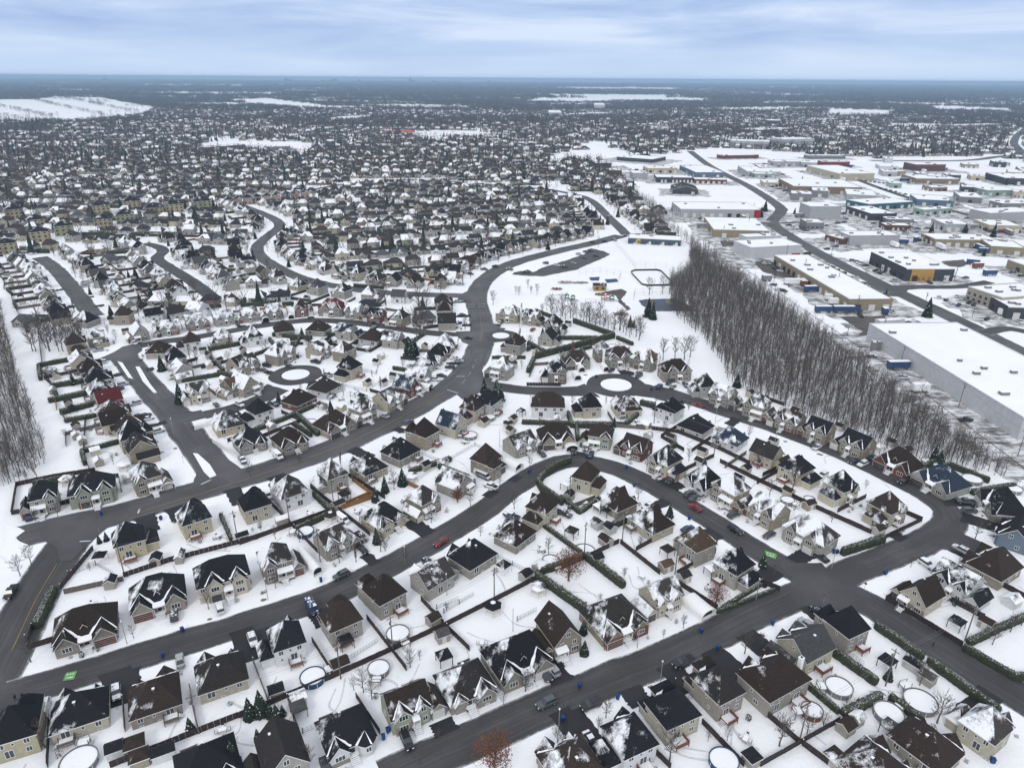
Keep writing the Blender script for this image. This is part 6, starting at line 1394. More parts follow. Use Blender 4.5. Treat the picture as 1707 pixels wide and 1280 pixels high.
big((1634,399),(1685,400),(1652,411),5.5,BEI,'beige workshop wing at the right of the long row',doors=3)
big((1680,433),(1745,433),(1700,447),6,BEI,'beige block cut by the right edge of the view',doors=2)
big((1614,478),(1700,472),(1652,498),8,(.34,.30,.25),'cream two-storey office with blue entrance',doors=0,wins=2,unit=6,cat='office building',name='office_building')
big((1652,496),(1760,500),(1670,512),6.5,DKG,'dark warehouse wing behind the cream office',doors=4,unit=5)
big((1411,333),(1482,329),(1430,342),6,TEAL,'teal walled workshop',doors=6); big((1411,344),(1450,343),(1452,357),6,DKG,'dark grey ribbed warehouse',doors=4)
big((1470,361),(1512,362),(1475,366),5,GRY,'low grey shop with brown end',doors=5); big((1466,371),(1508,372),(1470,376),4,BRI,'low brown brick shop row',doors=5,wins=1)
big((1553,365),(1595,366),(1575,374),6,LG,'white and brown workshop with garage doors',doors=4); big((1624,366),(1672,366),(1650,376),6,CRE,'beige block with brick base',doors=4,band=(0,.45,BRI))
big((1617,349),(1692,346),(1620,357),8,LG,'pale grey metal hall',doors=0); big((1523,347),(1570,344),(1530,351),5,MINT,'mint green low workshop',doors=6); big((1517,324),(1574,326),(1530,333),6,BLU,'blue fronted warehouse',doors=4)
big((1298,298),(1405,300),(1345,311),8,TAN,'large drab hall with grey side wall',doors=5); big((1345,276),(1394,275),(1400,290),8,CRE,'cream hall with dark corner',doors=3); big((1619,312),(1674,312),(1625,318),5.5,MINT,'mint green long workshop',doors=5)
big((1643,288),(1722,290),(1680,297),8,DKG,'dark and grey hall near the highway',doors=2); big((1503,291),(1572,292),(1540,298),6,TAN,'tan flat building with rounded end',doors=3); big((1507,271),(1555,271),(1540,275),9,BRI,'brown brick block near the highway',doors=0,wins=2)
big((1363,268),(1408,268),(1370,270),7,(.2,.03,.03),'red building below the far suburb',doors=0,wins=2); big((1280,267),(1330,267),(1300,270),6,LG,'long grey block with dark end',doors=4); big((1230,277),(1283,278),(1245,286),6,LG,'white and green low hall',doors=4)
big((1250,287),(1285,287),(1255,290),5,MINT,'pale green hut with flat roof',doors=3); big((1072,277),(1120,277),(1085,281),6,CRE,'cream hall at the head of the industrial zone',doors=6); big((1133,276),(1176,276),(1160,288),6,BLU,'blue and white hall with snowy roof',doors=5)
big((1090,291),(1150,292),(1095,296),6,DKG,'dark loading hall with white doors',doors=10); big((1155,296),(1208,297),(1158,299),5,BRI,'brown brick low hall',doors=6); big((1118,309),(1160,312),(1122,316),5,DKG,'black peaked hall with two white doors',doors=3,roof='gable')
big((1050,285),(1074,285),(1055,289),7,LG,'small white cube hall',doors=0); big((1014,281),(1035,282),(1016,284),6,BRI,'red brick cube at the end of the avenue',doors=0,wins=1); big((989,270),(1016,270),(990,272),7,DKG,'dark long office above the avenue',doors=0,wins=2)
big((1340,258),(1400,258),(1345,260),5,GRY,'low grey strip of shops',doors=0,wins=1); big((1318,318),(1350,318),(1320,323),7,GRY,'grey workshop pair',doors=2); big((1352,312),(1378,312),(1354,318),7,GRY,'dark roofed grey workshop',doors=2); big((1408,315),(1455,318),(1412,324),6,LG,'pale workshop with grey end',doors=4)
big((1650,335),(1690,335),(1655,340),6,GRY,'grey block behind the pale metal hall',doors=3); big((1590,320),(1625,321),(1600,328),6,GRY,'grey workshop with broad doors',doors=3)
# apartments and town blocks
for A, B, D, h, c, look in [((1219,232),(1283,234),(1222,235),13,LG,'long pale apartment block with balconies, left of two'),((1284,230),(1335,229),(1290,233),13,LG,'long pale apartment block with balconies, right of two'),((1225,215),(1290,212),(1230,219),8,BRI,'low brown school-like block'),((1278,199),(1300,199),(1279,201),14,DKG,'dark cube office in the far town'),
        ((914,184),(935,186),(915,188),14,MINT,'pale green roofed church hall'),((990,172),(1006,172),(991,175),22,WHI,'tall white apartment block in the far town'),((1572,208),(1646,206),(1575,210),9,LG,'long pale block above the far suburb'),((942,190),(1000,187),(944,192),9,WHI,'white shopping centre roof'),
        ((330,245),(396,240),(332,247),6,(.12,.12,.12),'long dark school block on white grounds'),((440,243),(482,242),(441,245),6,GRY,'grey school block on white grounds'),((1195,258),(1255,257),(1200,260),5,BRI,'brick strip building'),
        ((1052,258),(1110,262),(1054,264),5,DKG,'dark strip building behind the white field')]:
    big(A, B, D, h, c, look, cat='building', name='apartment_building' if 'apart' in look else 'office_building', doors=0, wins=3 if 'apart' in look else 0, unit=2, grp='large buildings in the far town')
for q in [(57,369,1),(106,379,0),(67,389,1),(171,368,1),(207,360,0),(255,349,1),(287,343,1),(217,338,1),(333,338,0),(165,345,1),(20,352,1),(12,408,1)]:
    big((q[0]-15,q[1]-5),(q[0]+15,q[1]-7),(q[0]-13,q[1]-1),8,(.33,.28,.18) if q[2] else (.26,.27,.17),'beige three-storey apartment house with dark hipped roof',cat='building',name='apartment_building',roof='hip',doors=0,wins=3,grp='apartment houses of the upper left quarter')
for k in range(9): x = 372+k*16; big((x,331-k*1.6),(x+14,330-k*1.6),(x+1,334-k*1.6),6.5,PNK,'pinkish terraced house in a long row',cat='row house',name='terraced_house',roof='hip',doors=0,wins=1,grp='pinkish terraced houses')
def fleet():
    rr = random.Random(17); n = 0
    for root, Lu, Lv in list(BIGS):
        if root.location.y > 1250 or not root.name.startswith(('ware', 'office')): continue
        R_ = Matrix.Rotation(root.rotation_euler[2], 3, 'Z')
        for k in range(rr.choice((4, 5, 6, 8))):
            s_ = rr.choice((0, 1, 3)); t = rr.random(); off = rr.uniform(3.5, 11)
            c = Vector({0: (Lu*t, -off, 0), 1: (Lu+off, Lv*t, 0), 3: (-off, Lv*t, 0)}[s_]); w_ = root.location+R_@c; q = proj(w_.x, w_.y)
            if inpoly(q[0], q[1], WR) or road_clear(w_.x, w_.y) < 2 or any(abs(a-w_.x) < 4.5 and abs(b-w_.y) < 4.5 for a, b in CARS) or n > 150: continue
            ins = False
            for r2, l2, v2 in BIGS:
                loc = Matrix.Rotation(-r2.rotation_euler[2], 3, 'Z')@(w_-r2.location)
                if -2.5 < loc.x < l2+2.5 and -2.5 < loc.y < v2+2.5: ins = True
            if ins: continue
            n += 1
            if rr.random() < .16: CARS.append((w_.x, w_.y)); semi(*proj(w_.x, w_.y, 1.5), root.rotation_euler[2]+1.57*(s_ == 0), rr.choice(('w', 'w', 'g', 'b')), rr.uniform(6, 12), False)
            else: car(*proj(w_.x, w_.y, .7), rr.choice(('sedan', 'suv', 'pickup', 'van')), rr.choice(('k', 'g', 'd', 's', 'w', 'w')), 'd', rr.choice((.2, .4, .6)), rot=root.rotation_euler[2]+(1.57 if s_ == 0 else 0), lod=1, where='cars parked around the warehouses')
    print('fleet', n)
fleet()
def slush():
    rr = random.Random(6); n = 0
    for root, Lu, Lv in BIGS:
        if root.location.y > 1500 or Lu > 110 or Lv > 110 or Lu < 12 or root.name.startswith(('apart', 'terr')): continue
        R_ = Matrix.Rotation(root.rotation_euler[2], 3, 'Z'); V = []; ex = rr.choice((14, 20, 26)); rect = [(-ex,-ex),(Lu+ex,-ex),(Lu+ex,Lv+ex*.5),(-ex,Lv+ex*.5)]
        for i in range(4):
            a, b = Vector((*rect[i], 0)), Vector((*rect[(i+1) % 4], 0)); k = max(2, int((b-a).length/5))
            for j in range(k): c = a.lerp(b, j/k)+Vector((rr.uniform(-3, 3), rr.uniform(-3, 3), 0)); w_ = root.location+R_@c; V.append((w_.x, w_.y, .008+.0004*n))
        V = [v for v in V if not inpoly(*proj(v[0], v[1]), WR)]
        if len(V) < 4: continue
        mb = MB(); mb.faces(V, [tuple(range(len(V)))], 'slush'); tag(mb.build('slushy_yard'), kind='structure'); n += 1
slush()
def small_halls():
    rr = random.Random(23); n = 0
    cols = [LG, GRY, BEI, TAN, CRE, DKG, WHI, MINT, BRI]; nm = {0: 'pale grey', 1: 'grey', 2: 'beige', 3: 'tan', 4: 'cream', 5: 'charcoal', 6: 'white', 7: 'mint', 8: 'brown'}
    for k in range(900):
        py = rr.uniform(256, 345); px = rr.uniform(1150+(py-256)*1.2, 1720)
        w_ = rr.uniform(14, 30)*(py/300); dd = rr.uniform(2.5, 5)*(py/300); ci = rr.randrange(9)
        p = P(px, py)
        if p.y > 1250 or road_clear(p.x, p.y) < 24 or inpoly(px, py, WR): continue
        bad = False
        for r2, l2, v2 in BIGS:
            c = r2.location+Matrix.Rotation(r2.rotation_euler[2], 3, 'Z')@Vector((l2/2, v2/2, 0))
            if math.hypot(c.x-p.x, (c.y-p.y)) < (max(l2, v2)+26)*.62: bad = True
        if bad or n >= 26: continue
        n += 1; big((px-w_/2,py-dd),(px+w_/2,py-dd+rr.uniform(-1, 1)),(px-w_/2+rr.uniform(2, 8),py),rr.uniform(4.5, 7.5),cols[ci],'small %s %s hall' % (nm[ci], rr.choice(('flat-roofed', 'snow-roofed'))),doors=rr.choice((2, 3, 4)),unit=rr.choice((1, 2, 3)),wins=rr.choice((0, 0, 1)))
    print('halls', n)
small_halls()
# ---- park: school, hut, hockey rink, playing field fence, play equipment
big((1049,390),(1135,394),(1050,397),4.5,(.07,.09,.12),'long blue grey clubhouse beside the playing field',cat='clubhouse',name='clubhouse',doors=4,unit=2,wins=1,stripe=(0,.2,0,3,.95,(.5,.35,.05)))
big((988,472),(1008,472),(990,477),3.2,(.36,.22,.05),'yellow wooden park hut with snowy gable roof',cat='park hut',name='park_hut',roof='gable',doors=0,wins=1)
def line_thing(name, pts, h, m, cat, look, rad=.08, posts=4.0, rails=(1.0,), closed=False, panel=False):
    p = [P(*q) for q in pts]; 
    if closed: p.append(p[0])
    root = ob(name, None); c = p[0].copy(); root.location = c
    for a, b in seglist(p):
        mb = MB(); d = b-a; n = max(1, int(d.length/posts))
        for k in range(n+1): v = a.lerp(b, k/n)-a; mb.box(v.x-rad*.7, v.x+rad*.7, v.y-rad*.7, v.y+rad*.7, 0, h, m)
        for r_ in rails: mb.cone((0,0,h*r_), (d.x,d.y,h*r_), rad*.6, rad*.6, m, 4)
        o = mb.build('wire_panel' if not panel else 'board_panel', root); o.location = a-c
        if panel:
            mb = MB(); t = d.normalized()*.08; q = Vector((-t.y, t.x, 0)); pts8 = [Vector((0,0,0))-q, d-q, d+q, q]; mb.faces([(v.x,v.y,.02) for v in pts8]+[(v.x,v.y,h) for v in pts8], [(0,1,5,4),(1,2,6,5),(2,3,7,6),(3,0,4,7),(4,5,6,7)], m); o2 = mb.build('board', root); o2.location = a-c
    m_ = p[len(p)//2]; item(root, cat, look, m_.x, m_.y, None)
line_thing('hockey_rink', [(1052,454),(1058,451.5),(1095,451),(1102,453),(1119,470),(1120,474),(1114,476.5),(1078,477),(1070,475),(1054,458)], 1.1, 'dark', 'rink', 'dark board wall of the empty hockey rink', closed=True, panel=True, posts=6)
line_thing('fence', [(1022,405),(1058,447),(1110,447)], 4, 'metalpole', 'fence', 'tall thin mesh fence beside the white playing field', rad=.07, posts=7, rails=(1, .5))
line_thing('fence', [(1056,500),(1058,492),(1130,492)], 4, 'metalpole', 'fence', 'tall thin mesh fence above the dark sports court', rad=.07, posts=5, rails=(1, .5))
line_thing('fence', [(965,460),(1000,456),(1035,462),(1030,472)], 4, 'metalpole', 'fence', 'tall thin mesh fence round the small blue courts', rad=.07, posts=5, rails=(1, .5))
line_thing('railway', [(1118,395),(1215,430),(1330,510),(1480,610),(1600,700),(1720,790)], .12, 'dark', 'railway', 'snow covered railway track between woods and warehouses', rad=.16, posts=4000, rails=(1,))
def play(px, py, kind):
    p = P(px, py); root = ob('play_equipment', None); root.location = (p.x, p.y, 0); rr = random.Random(int(px))
    if kind == 'swing':
        f = MB()
        for x in (-3, 0, 3): f.cone((x,-1,0), (x,0,2.4), .06, .06, 'metalpole', 5); f.cone((x,1,0), (x,0,2.4), .06, .06, 'metalpole', 5)
        f.cone((-3,0,2.4), (3,0,2.4), .06, .06, 'metalpole', 5); f.build('frame', root)
        for x in (-2, -1, 1, 2): s = MB(); s.box(x-.25, x+.25, -.1, .1, .5, .56, 'dark'); s.cone((x-.2,0,.5), (x-.2,0,2.4), .015, .015, 'steel', 3); s.cone((x+.2,0,.5), (x+.2,0,2.4), .015, .015, 'steel', 3); s.build('swing_seat', root)
        look = 'metal swing frame in the snowy park'
    else:
        for x, y in ((-1,-1),(1,-1),(1,1),(-1,1)): q = MB(); q.box(x-.08, x+.08, y-.08, y+.08, 0, 3, kind); q.build('post', root)
        q = MB(); q.box(-1, 1, -1, 1, 1.3, 1.4, 'greywood'); q.build('platform', root); q = MB(); q.faces([(-1.3,-1.3,3),(1.3,-1.3,3),(1.3,1.3,3),(-1.3,1.3,3),(0,0,4)], [(0,1,4),(1,2,4),(2,3,4),(3,0,4)], kind); q.build('roof', root)
        q = MB(); q.faces([(1,-.4,1.4),(1,.4,1.4),(3.6,.4,.2),(3.6,-.4,.2),(1,-.4,1.3),(1,.4,1.3),(3.6,.4,.1),(3.6,-.4,.1)], [(0,1,2,3),(4,7,6,5),(0,3,7,4),(1,5,6,2)], kind); q.build('slide', root); look = 'colourful climbing tower with slide in the snowy park'
    item(root, 'play equipment', look, p.x, p.y, 'play equipment in the park')
M['playgreen'] = simple('green_plastic', (.03, .20, .10), .5); M['playred'] = simple('red_plastic', (.35, .05, .08), .5)
for q in [(945,500,'playgreen'),(955,502,'playgreen'),(1005,501,'playred'),(1013,500,'playred'),(1020,502,'playgreen'),(985,505,'swing'),(930,498,'swing')]: play(*q)
def bushes(px, py, r_, lab, m='rustleaf', h=1.2):
    p = P(px, py); rr = random.Random(int(px)); mb = MB()
    for k in range(420): a, q = rr.uniform(0, 6.28), rr.random()**.5*r_; v = Vector((q*math.cos(a), q*math.sin(a)*.5, rr.random()*h)); s = .35; mb.face([v+Vector((rr.uniform(-s, s), rr.uniform(-s, s), rr.uniform(-s, s))) for _ in range(3)], m)
    o = mb.build('shrub_bed'); o.location = (p.x, p.y, 0); item(o, 'shrubs', lab, p.x, p.y, None)
bushes(1036, 525, 4.5, 'curved bed of brown shrubs in the white park'); bushes(928, 483, 3.5, 'round brown shrub bed left of the park hut'); bushes(943, 472, 5, 'long brown shrub bed by the parking lot'); bushes(968, 472, 5, 'dark brown low planting beside the blue court', 'twig', .6); bushes(1000, 492, 3, 'small brown shrub bed below the park hut'); bushes(1510, 415, 16, 'patch of tall brown dry weeds beside the charcoal block', 'twigred', .8); bushes(1570,418,14,'patch of dry weeds beside the gravel yard','twigred',.8)
p = P(930, 540); r_ = ob('picnic_shelter', None); r_.location = (p.x+22, p.y+3, 0); a = MB(); a.faces([(-4,-2,2.6),(4,-2,2.6),(4,2,2.6),(-4,2,2.6),(-4,0,3.4),(4,0,3.4)], [(0,1,5,4),(2,3,4,5),(0,4,3),(1,2,5)], 'fabric'); a.build('roof', r_)
for x in (-3.6, 3.6):
    for y in (-1.7, 1.7): q = MB(); q.box(x-.1, x+.1, y-.1, y+.1, 0, 2.6, 'greywood'); q.build('post', r_)
item(r_, 'shelter', 'open park shelter with snowy roof beside conifers', p.x+22, p.y+3)
for q in [(1420,545),(1427,520),(1470,560),(1385,430),(1340,455),(1285,395),(1247,380),(1255,355),(1310,430),(1510,405),(1448,398),(1400,410),(1590,470),(1150,370),(1120,365),(1205,395),(1540,515),(1620,530),(1395,480)]: pole(q[0], q[1], 10, True)
rr = random.Random(4)
for k in range(60):
    px, py = rr.uniform(1300, 1700), rr.uniform(300, 640)
    if not inpoly(px, py, WR) and py < 300+.9*(px-1130):
        p = P(px, py)
        if road_clear(p.x, p.y) > 2 and (0, 0) and not any(abs(i[3]-p.x) < 14 and abs(i[4]-p.y) < 14 for i in ITEMS if i[1] in ('warehouse', 'office building')): tree(rr.choice(('street', 'street', 'conifer')), p.x, p.y, rr.uniform(.8, 1.5))
# ================================================================ THE FAR TOWN, FIELDS AND WOODS
EXC = [[(795,555),(790,500),(808,462),(870,438),(1045,402),(1140,385),(1260,470),(1260,620),(1060,575),(960,545)],
    [(1000,268),(1060,320),(1130,385),(1800,900),(1850,272),(1640,262),(1450,264),(1200,246),(1060,262)],
    [(-200,168),(60,166),(90,162),(170,163),(215,172),(262,180),(240,191),(200,197),(130,203),(-200,201)], [(900,264),(960,250),(1030,249),(1064,259),(1000,270)], [(320,250),(345,238),(420,234),(530,240),(510,260),(420,250)],
    [(528,204),(560,195),(640,192),(600,200)], [(380,167),(450,164),(470,168),(545,177),(620,180),(610,183),(500,181),(430,174)], [(640,221),(760,218),(860,224),(800,229),(690,227)], [(1550,178),(1680,181),(1690,187),(1560,184)], [(1380,182),(1500,185),(1480,194),(1380,192)], [(1480,206),(1560,207),(1560,213),(1480,211)],
    [(-200,420),(-10,440),(110,800),(-200,1300)], WR]
def excluded(x, y): 
    q = proj(x, y); return any(inpoly(q[0], q[1], e) for e in EXC)
M['wc0'] = simple('far_wall_a', (.40,.37,.30), .8, .1); M['wc1'] = simple('far_wall_b', (.34,.33,.31), .8, .1); M['wc2'] = simple('far_wall_c', (.55,.55,.56), .8, .1); M['wc3'] = simple('far_wall_d', (.21,.16,.135), .8, .1)
M['rc0'] = simple('far_roof_a', (.030,.030,.036), .9, .2); M['rc1'] = simple('far_roof_b', (.046,.038,.036), .9, .2); M['rc2'] = simple('far_roof_c', (.075,.08,.09), .9, .2)
hm_ = ['wc0','wc1','wc2','wc3','rc0','rc1','rc2','snow','glass']
def far_house(rr):
    w_, d, h = rr.uniform(8.5, 11.5), rr.uniform(7.5, 9.5), rr.choice((3.2, 3.4, 5.2)); ins = rr.choice((0, w_*.22, w_*.3)); rg = h+d*rr.uniform(.30, .42); o = .4
    V = [(-w_/2,-d/2,0),(w_/2,-d/2,0),(w_/2,d/2,0),(-w_/2,d/2,0),(-w_/2,-d/2,h),(w_/2,-d/2,h),(w_/2,d/2,h),(-w_/2,d/2,h),(-w_/2-o,-d/2-o,h-.1),(w_/2+o,-d/2-o,h-.1),(w_/2+o,d/2+o,h-.1),(-w_/2-o,d/2+o,h-.1),(-w_/2+ins-o*(ins==0),0,rg),(w_/2-ins+o*(ins==0),0,rg)]
    wl = rr.choice((0,0,1,1,1,1,2,3,0,1)); rf = 4+rr.choice((0,0,0,1,1,2)); s = rr.choice((0,0,0,0,0,1,1,1,2))
    Fc = [(0,1,5,4),(1,2,6,5),(2,3,7,6),(3,0,4,7),(8,9,13,12),(10,11,12,13),(9,10,13),(11,8,12)]
    Mt = [wl]*4+[7 if s == 2 or (s == 1 and rr.random() < .5) else rf, 7 if s >= 1 else rf, rf if ins else wl, 7 if s == 2 and ins else (rf if ins else wl)]
    # a front gable and a garage, windows
    gx = rr.uniform(-2, 2); gw = 2.0; y0 = -d/2-.8; i = len(V); gz = h+gw*.9
    V += [(gx-gw,y0,0),(gx+gw,y0,0),(gx+gw,y0,h),(gx-gw,y0,h),(gx,y0,gz),(gx,0,gz),(gx+gw+.3,y0,h-.1),(gx-gw-.3,y0,h-.1),(gx+gw+.3,-d*.3,h-.1),(gx-gw-.3,-d*.3,h-.1),(gx-gw,-d/2,0),(gx+gw,-d/2,0),(gx+gw,-d/2,h),(gx-gw,-d/2,h)]
    Fc += [(i,i+1,i+2,i+4,i+3),(i+6,i+8,i+5,i+4),(i+9,i+7,i+4,i+5),(i+10,i,i+3,i+13),(i+1,i+11,i+12,i+2)]; Mt += [wl, rf, 7 if s else rf, wl, wl]
    for x, z in [(gx-.6,1.3),(gx+.6,1.3)]+([(gx, 4.0)] if h > 5 else [])+[(w_*.3,1.3),(-w_*.3,1.3)]:
        yy = y0-.03 if abs(x-gx) < gw else -d/2-.03; i = len(V); V += [(x-.4,yy,z),(x+.4,yy,z),(x+.4,yy,z+1.2),(x-.4,yy,z+1.2)]; Fc.append((i,i+1,i+2,i+3)); Mt.append(8)
    for x in (-w_*.28, w_*.28): i = len(V); V += [(x+.5,d/2+.03,1.2),(x-.5,d/2+.03,1.2),(x-.5,d/2+.03,2.4),(x+.5,d/2+.03,2.4)]; Fc.append((i,i+1,i+2,i+3)); Mt.append(8)
    if rr.random() < .6:
        g0 = w_/2; i = len(V); V += [(g0,-d/2+.5,0),(g0+3.4,-d/2+.5,0),(g0+3.4,d/2-2,0),(g0,d/2-2,0),(g0,-d/2+.5,2.6),(g0+3.6,-d/2+.2,2.6),(g0+3.6,d/2-1.8,2.6),(g0,d/2-2,2.6),(g0,-d/2+1.5,4.3),(g0,d/2-3,4.3)]
        Fc += [(i,i+1,i+5,i+4),(i+1,i+2,i+6,i+5),(i+2,i+3,i+7,i+6),(i+4,i+5,i+8),(i+5,i+6,i+9,i+8),(i+6,i+7,i+9)]; Mt += [wl,wl,wl,rf,7 if s > 1 else rf,rf]
    return V, Fc, Mt
rr = random.Random(99); FH = [far_house(rr) for _ in range(26)]
finst = []; tinst = []; cinst = []
HX = np.array([(h['x'], h['y']) for h in HOUSES]+[(i[3], i[4]) for i in ITEMS if i[1] in ('building', 'row house', 'office building', 'warehouse')])
def hclear(x, y): return float(np.min(np.hypot(HX[:, 0]-x, HX[:, 1]-y)))
def warp(u, v):
    return u+22*math.sin(v/170)+.12*v, v+42*math.sin(u/230+v/600)+18*math.sin(u/90+1)
farst = []
v = 250
FHMAX = 1500
while v < 3200:
    u = -2100; blk = 0
    brk = rr.uniform(-60, 60)
    while u < 2300:
        sp = 13.2 if v < 1300 else 18
        for s in (-1, 1):
            x, y = warp(u+rr.uniform(-1.5, 1.5), v+s*15+rr.uniform(-1.5, 1.5))
            q = proj(x, y) if y > 120 else (-999, 0)
            if not (-60 < q[0] < 1770) or q[1] > 565 or excluded(x, y) or road_clear(x, y) < 9: continue
            if y < 1300 and hclear(x, y) < 13: continue
            if mnoise.noise((x/110, y/110, 3)) > (.62 if y < 900 else .42 if y < 1400 else .2): continue
            x2, y2 = warp(u+3, v+s*15); x1, y1 = warp(u, v+s*15); a = math.atan2(y2-y1, x2-x1)
            sc2 = rr.uniform(.82, 1.0) if y < 1300 else rr.uniform(1.0, 1.5)
            finst.append((rr.randrange(26), x, y, 0, a+(math.pi if s < 0 else 0)+rr.uniform(-.1, .1)+(rr.choice((0, 1.57)) if rr.random() < .2 else 0), sc2, sc2, rr.uniform(.85, 1.05)))
            if rr.random() < (.9 if y < 700 else .97):
                for _ in range(2 if y < 1100 else 3):
                    tx, ty = x+rr.uniform(-9, 9), y+(rr.uniform(8, 14))*s
                    (cinst if rr.random() < (.13 if y < 1100 else .2) else tinst).append((tx, ty))
        u += sp
    if v < 1100: farst.append((v, brk))
    v += 62 if v < 1300 else 78
print('far houses', len(finst))
# hedges, fences and sheds between the distant gardens
dm = ['hedge', 'fence', 'snow', 'rc0', 'wc1']
def longbox(L_, w_, h, m):
    mb = MB(); mb.box(-L_/2, L_/2, -w_/2, w_/2, 0, h, m, False); return mb
DP = [longbox(15, 1.4, 2.0, 'hedge'), longbox(13, .2, 1.5, 'fence'), longbox(9, 1.6, 2.6, 'hedge')]
sh_ = MB(); sh_.box(-1.6, 1.6, -1.3, 1.3, 0, 2, 'wc1', False); sh_.faces([(-1.8,-1.5,2),(1.8,-1.5,2),(1.8,1.5,2),(-1.8,1.5,2),(-1.8,0,2.9),(1.8,0,2.9)], [(0,1,5,4),(2,3,4,5),(0,4,3),(1,2,5)], 'rc0'); DP.append(sh_)
dinst = []
for q in finst:
    if q[2] > 1500: continue
    a = q[4]; bx, by_ = -math.sin(a), math.cos(a); sx, sy = math.cos(a), math.sin(a)
    if rr.random() < .9: d_ = rr.uniform(9, 12); dinst.append((rr.choice((0, 0, 1, 2)), q[1]+bx*d_, q[2]+by_*d_, 0, a, 1, 1, rr.uniform(.7, 1.3)))
    if rr.random() < .8: dinst.append((rr.choice((0, 1, 1, 2)), q[1]+sx*7.3+bx*4, q[2]+sy*7.3+by_*4, 0, a+1.5708, 1, 1, rr.uniform(.7, 1.2)))
    if rr.random() < .5: dinst.append((3, q[1]+sx*4+bx*9, q[2]+sy*4+by_*9, 0, a, 1, 1, 1))
dinst = [q for q in dinst if road_clear(q[1], q[2]) > 3]
o = merge([f for f in FH], finst, 'distant_houses', hm_); tag(o, 'dense carpet of small snow roofed suburban houses reaching back to the far town', 'houses', None, 'stuff')
for k_ in ('hedge', 'fence', 'snow', 'rc0', 'wc1'): assert k_ in M
o = merge([mbproto([m_], dm) for m_ in DP], dinst, 'distant_garden_hedges', dm); tag(o, 'tangle of hedges, fences and sheds between the distant gardens', 'hedges', None, 'stuff')
# trees among the far houses and in the far woods
def blob(rr, n, rx, rz_, s, base, m, trunk=True):
    mb = MB()
    if trunk: mb.cone((0,0,0), (0,0,base+rz_*.5), .2, .08, 'bark', 3)
    for _ in range(n):
        a = rr.uniform(0, 6.28); z = rr.uniform(-1, 1); q = rr.random()**.4; rad = math.sqrt(max(0, 1-z*z))*rx*q; p = Vector((rad*math.cos(a), rad*math.sin(a), base+rz_*(1+z*q)))
        mb.face([p+Vector((rr.uniform(-s, s), rr.uniform(-s, s), rr.uniform(-s*1.6, s*1.6))) for _ in range(3)], m)
    return mb
def fcon(rr, h, r_):
    mb = MB(); 
    for k in range(4):
        z0 = h*(.1+k*.2); R_ = r_*(1-k*.22); n = 6; pts = [(R_*rr.uniform(.7, 1.1)*math.cos(6.2832*j/n), R_*rr.uniform(.7, 1.1)*math.sin(6.2832*j/n), z0) for j in range(n)]
        mb.faces(pts+[(0,0,min(h, z0+h*.42))], [(j,(j+1)%n,n) for j in range(n)], 'needle')
    return mb
fm = ['bark', 'twig', 'twigred', 'needle', 'fartwig']
M['fartwig'] = simple('distant_bare_wood', (.085,.078,.072), .95, .3, .05)
rr = random.Random(12)
TP = [mbproto([t, c], fm) for _, _, t, c in [branchy(6.5, .16, 13, .6, .40, (3, 2), '', 300+i, .2, True, .05, 3.0) for i in range(4)]]
BP = [mbproto([blob(rr, 26, 3.0, 3.0, .55, 1.6, 'fartwig')], fm) for _ in range(4)]+[mbproto([blob(rr, 26, 2.6, 3.0, .5, 1.6, 'twigred')], fm)]
CP = [mbproto([fcon(rr, 8.5, 2.1)], fm) for _ in range(3)]
GP = [mbproto([blob(rr, 60, 17, 4.6, 2.6, 0, 'fartwig', False)], fm) for _ in range(4)]
protos = TP+BP+CP+GP; inst = []
for x, y in tinst:
    s = rr.uniform(1.0, 2.0); inst.append((rr.randrange(4) if y < 800 else 4+rr.randrange(5), x, y, 0, rr.uniform(0, 6), s, s, s*rr.uniform(.8, 1.3)))
for x, y in cinst: s = rr.uniform(.7, 1.5); inst.append((9+rr.randrange(3), x, y, 0, rr.uniform(0, 6), s, s, s*rr.uniform(.9, 1.4)))
# hedges and small wood between the far rows
def scatter(y0, y1, step, cond, pr, proto, smin, smax, zs=1.0, snow_exc=True):
    y = y0; n = 0
    while y < y1:
        x = -(.80*y+200)
        while x < .80*y+200:
            a, b = x+rr.uniform(-.5, .5)*step, y+rr.uniform(-.5, .5)*step
            if rr.random() < pr and cond(a, b) and not (snow_exc and excluded(a, b)): s = rr.uniform(smin, smax); inst.append((proto(), a, b, 0, rr.uniform(0, 6), s, s, zs*rr.uniform(.8, 1.2)*(s if s < 2 else 1))); n += 1
            x += step
        y += step
    print('scatter', y0, n)
scatter(1050, 2400, 13.5, lambda x, y: mnoise.noise((x/260, y/260, 8)) > -.36 and road_clear(x, y) > 6, .68, lambda: (4+rr.randrange(5)) if rr.random() < .78 else 9+rr.randrange(3), .9, 1.7)
scatter(420, 1100, 14, lambda x, y: mnoise.noise((x/120, y/120, 9)) > -.12 and road_clear(x, y) > 4 and proj(x, y)[1] < 420 and hclear(x, y) > 7, .5, lambda: rr.choice((0, 1, 2, 3, 4, 5, 9)), .6, 1.2)
scatter(2400, 3400, 21, lambda x, y: mnoise.noise((x/400, y/200, 8)) > -.25, .75, lambda: (4+rr.randrange(5)) if rr.random() < .8 else 9+rr.randrange(3), 1.2, 2.2)
scatter(1700, 4600, 33, lambda x, y: mnoise.noise((x/700, y/420, 5)) > (-.22 if y > 3300 else .06), .82, lambda: 12+rr.randrange(4), .8, 1.3, 1.0)
scatter(4600, 9500, 80, lambda x, y: mnoise.noise((x/1500, y/420, 5)) > -.19, .87, lambda: 12+rr.randrange(4), 2.0, 3.0, 1.9, False)
scatter(9500, 19000, 210, lambda x, y: mnoise.noise((x/3000, y/800, 5)) > -.18, .9, lambda: 12+rr.randrange(4), 5, 8, 2.4, False)
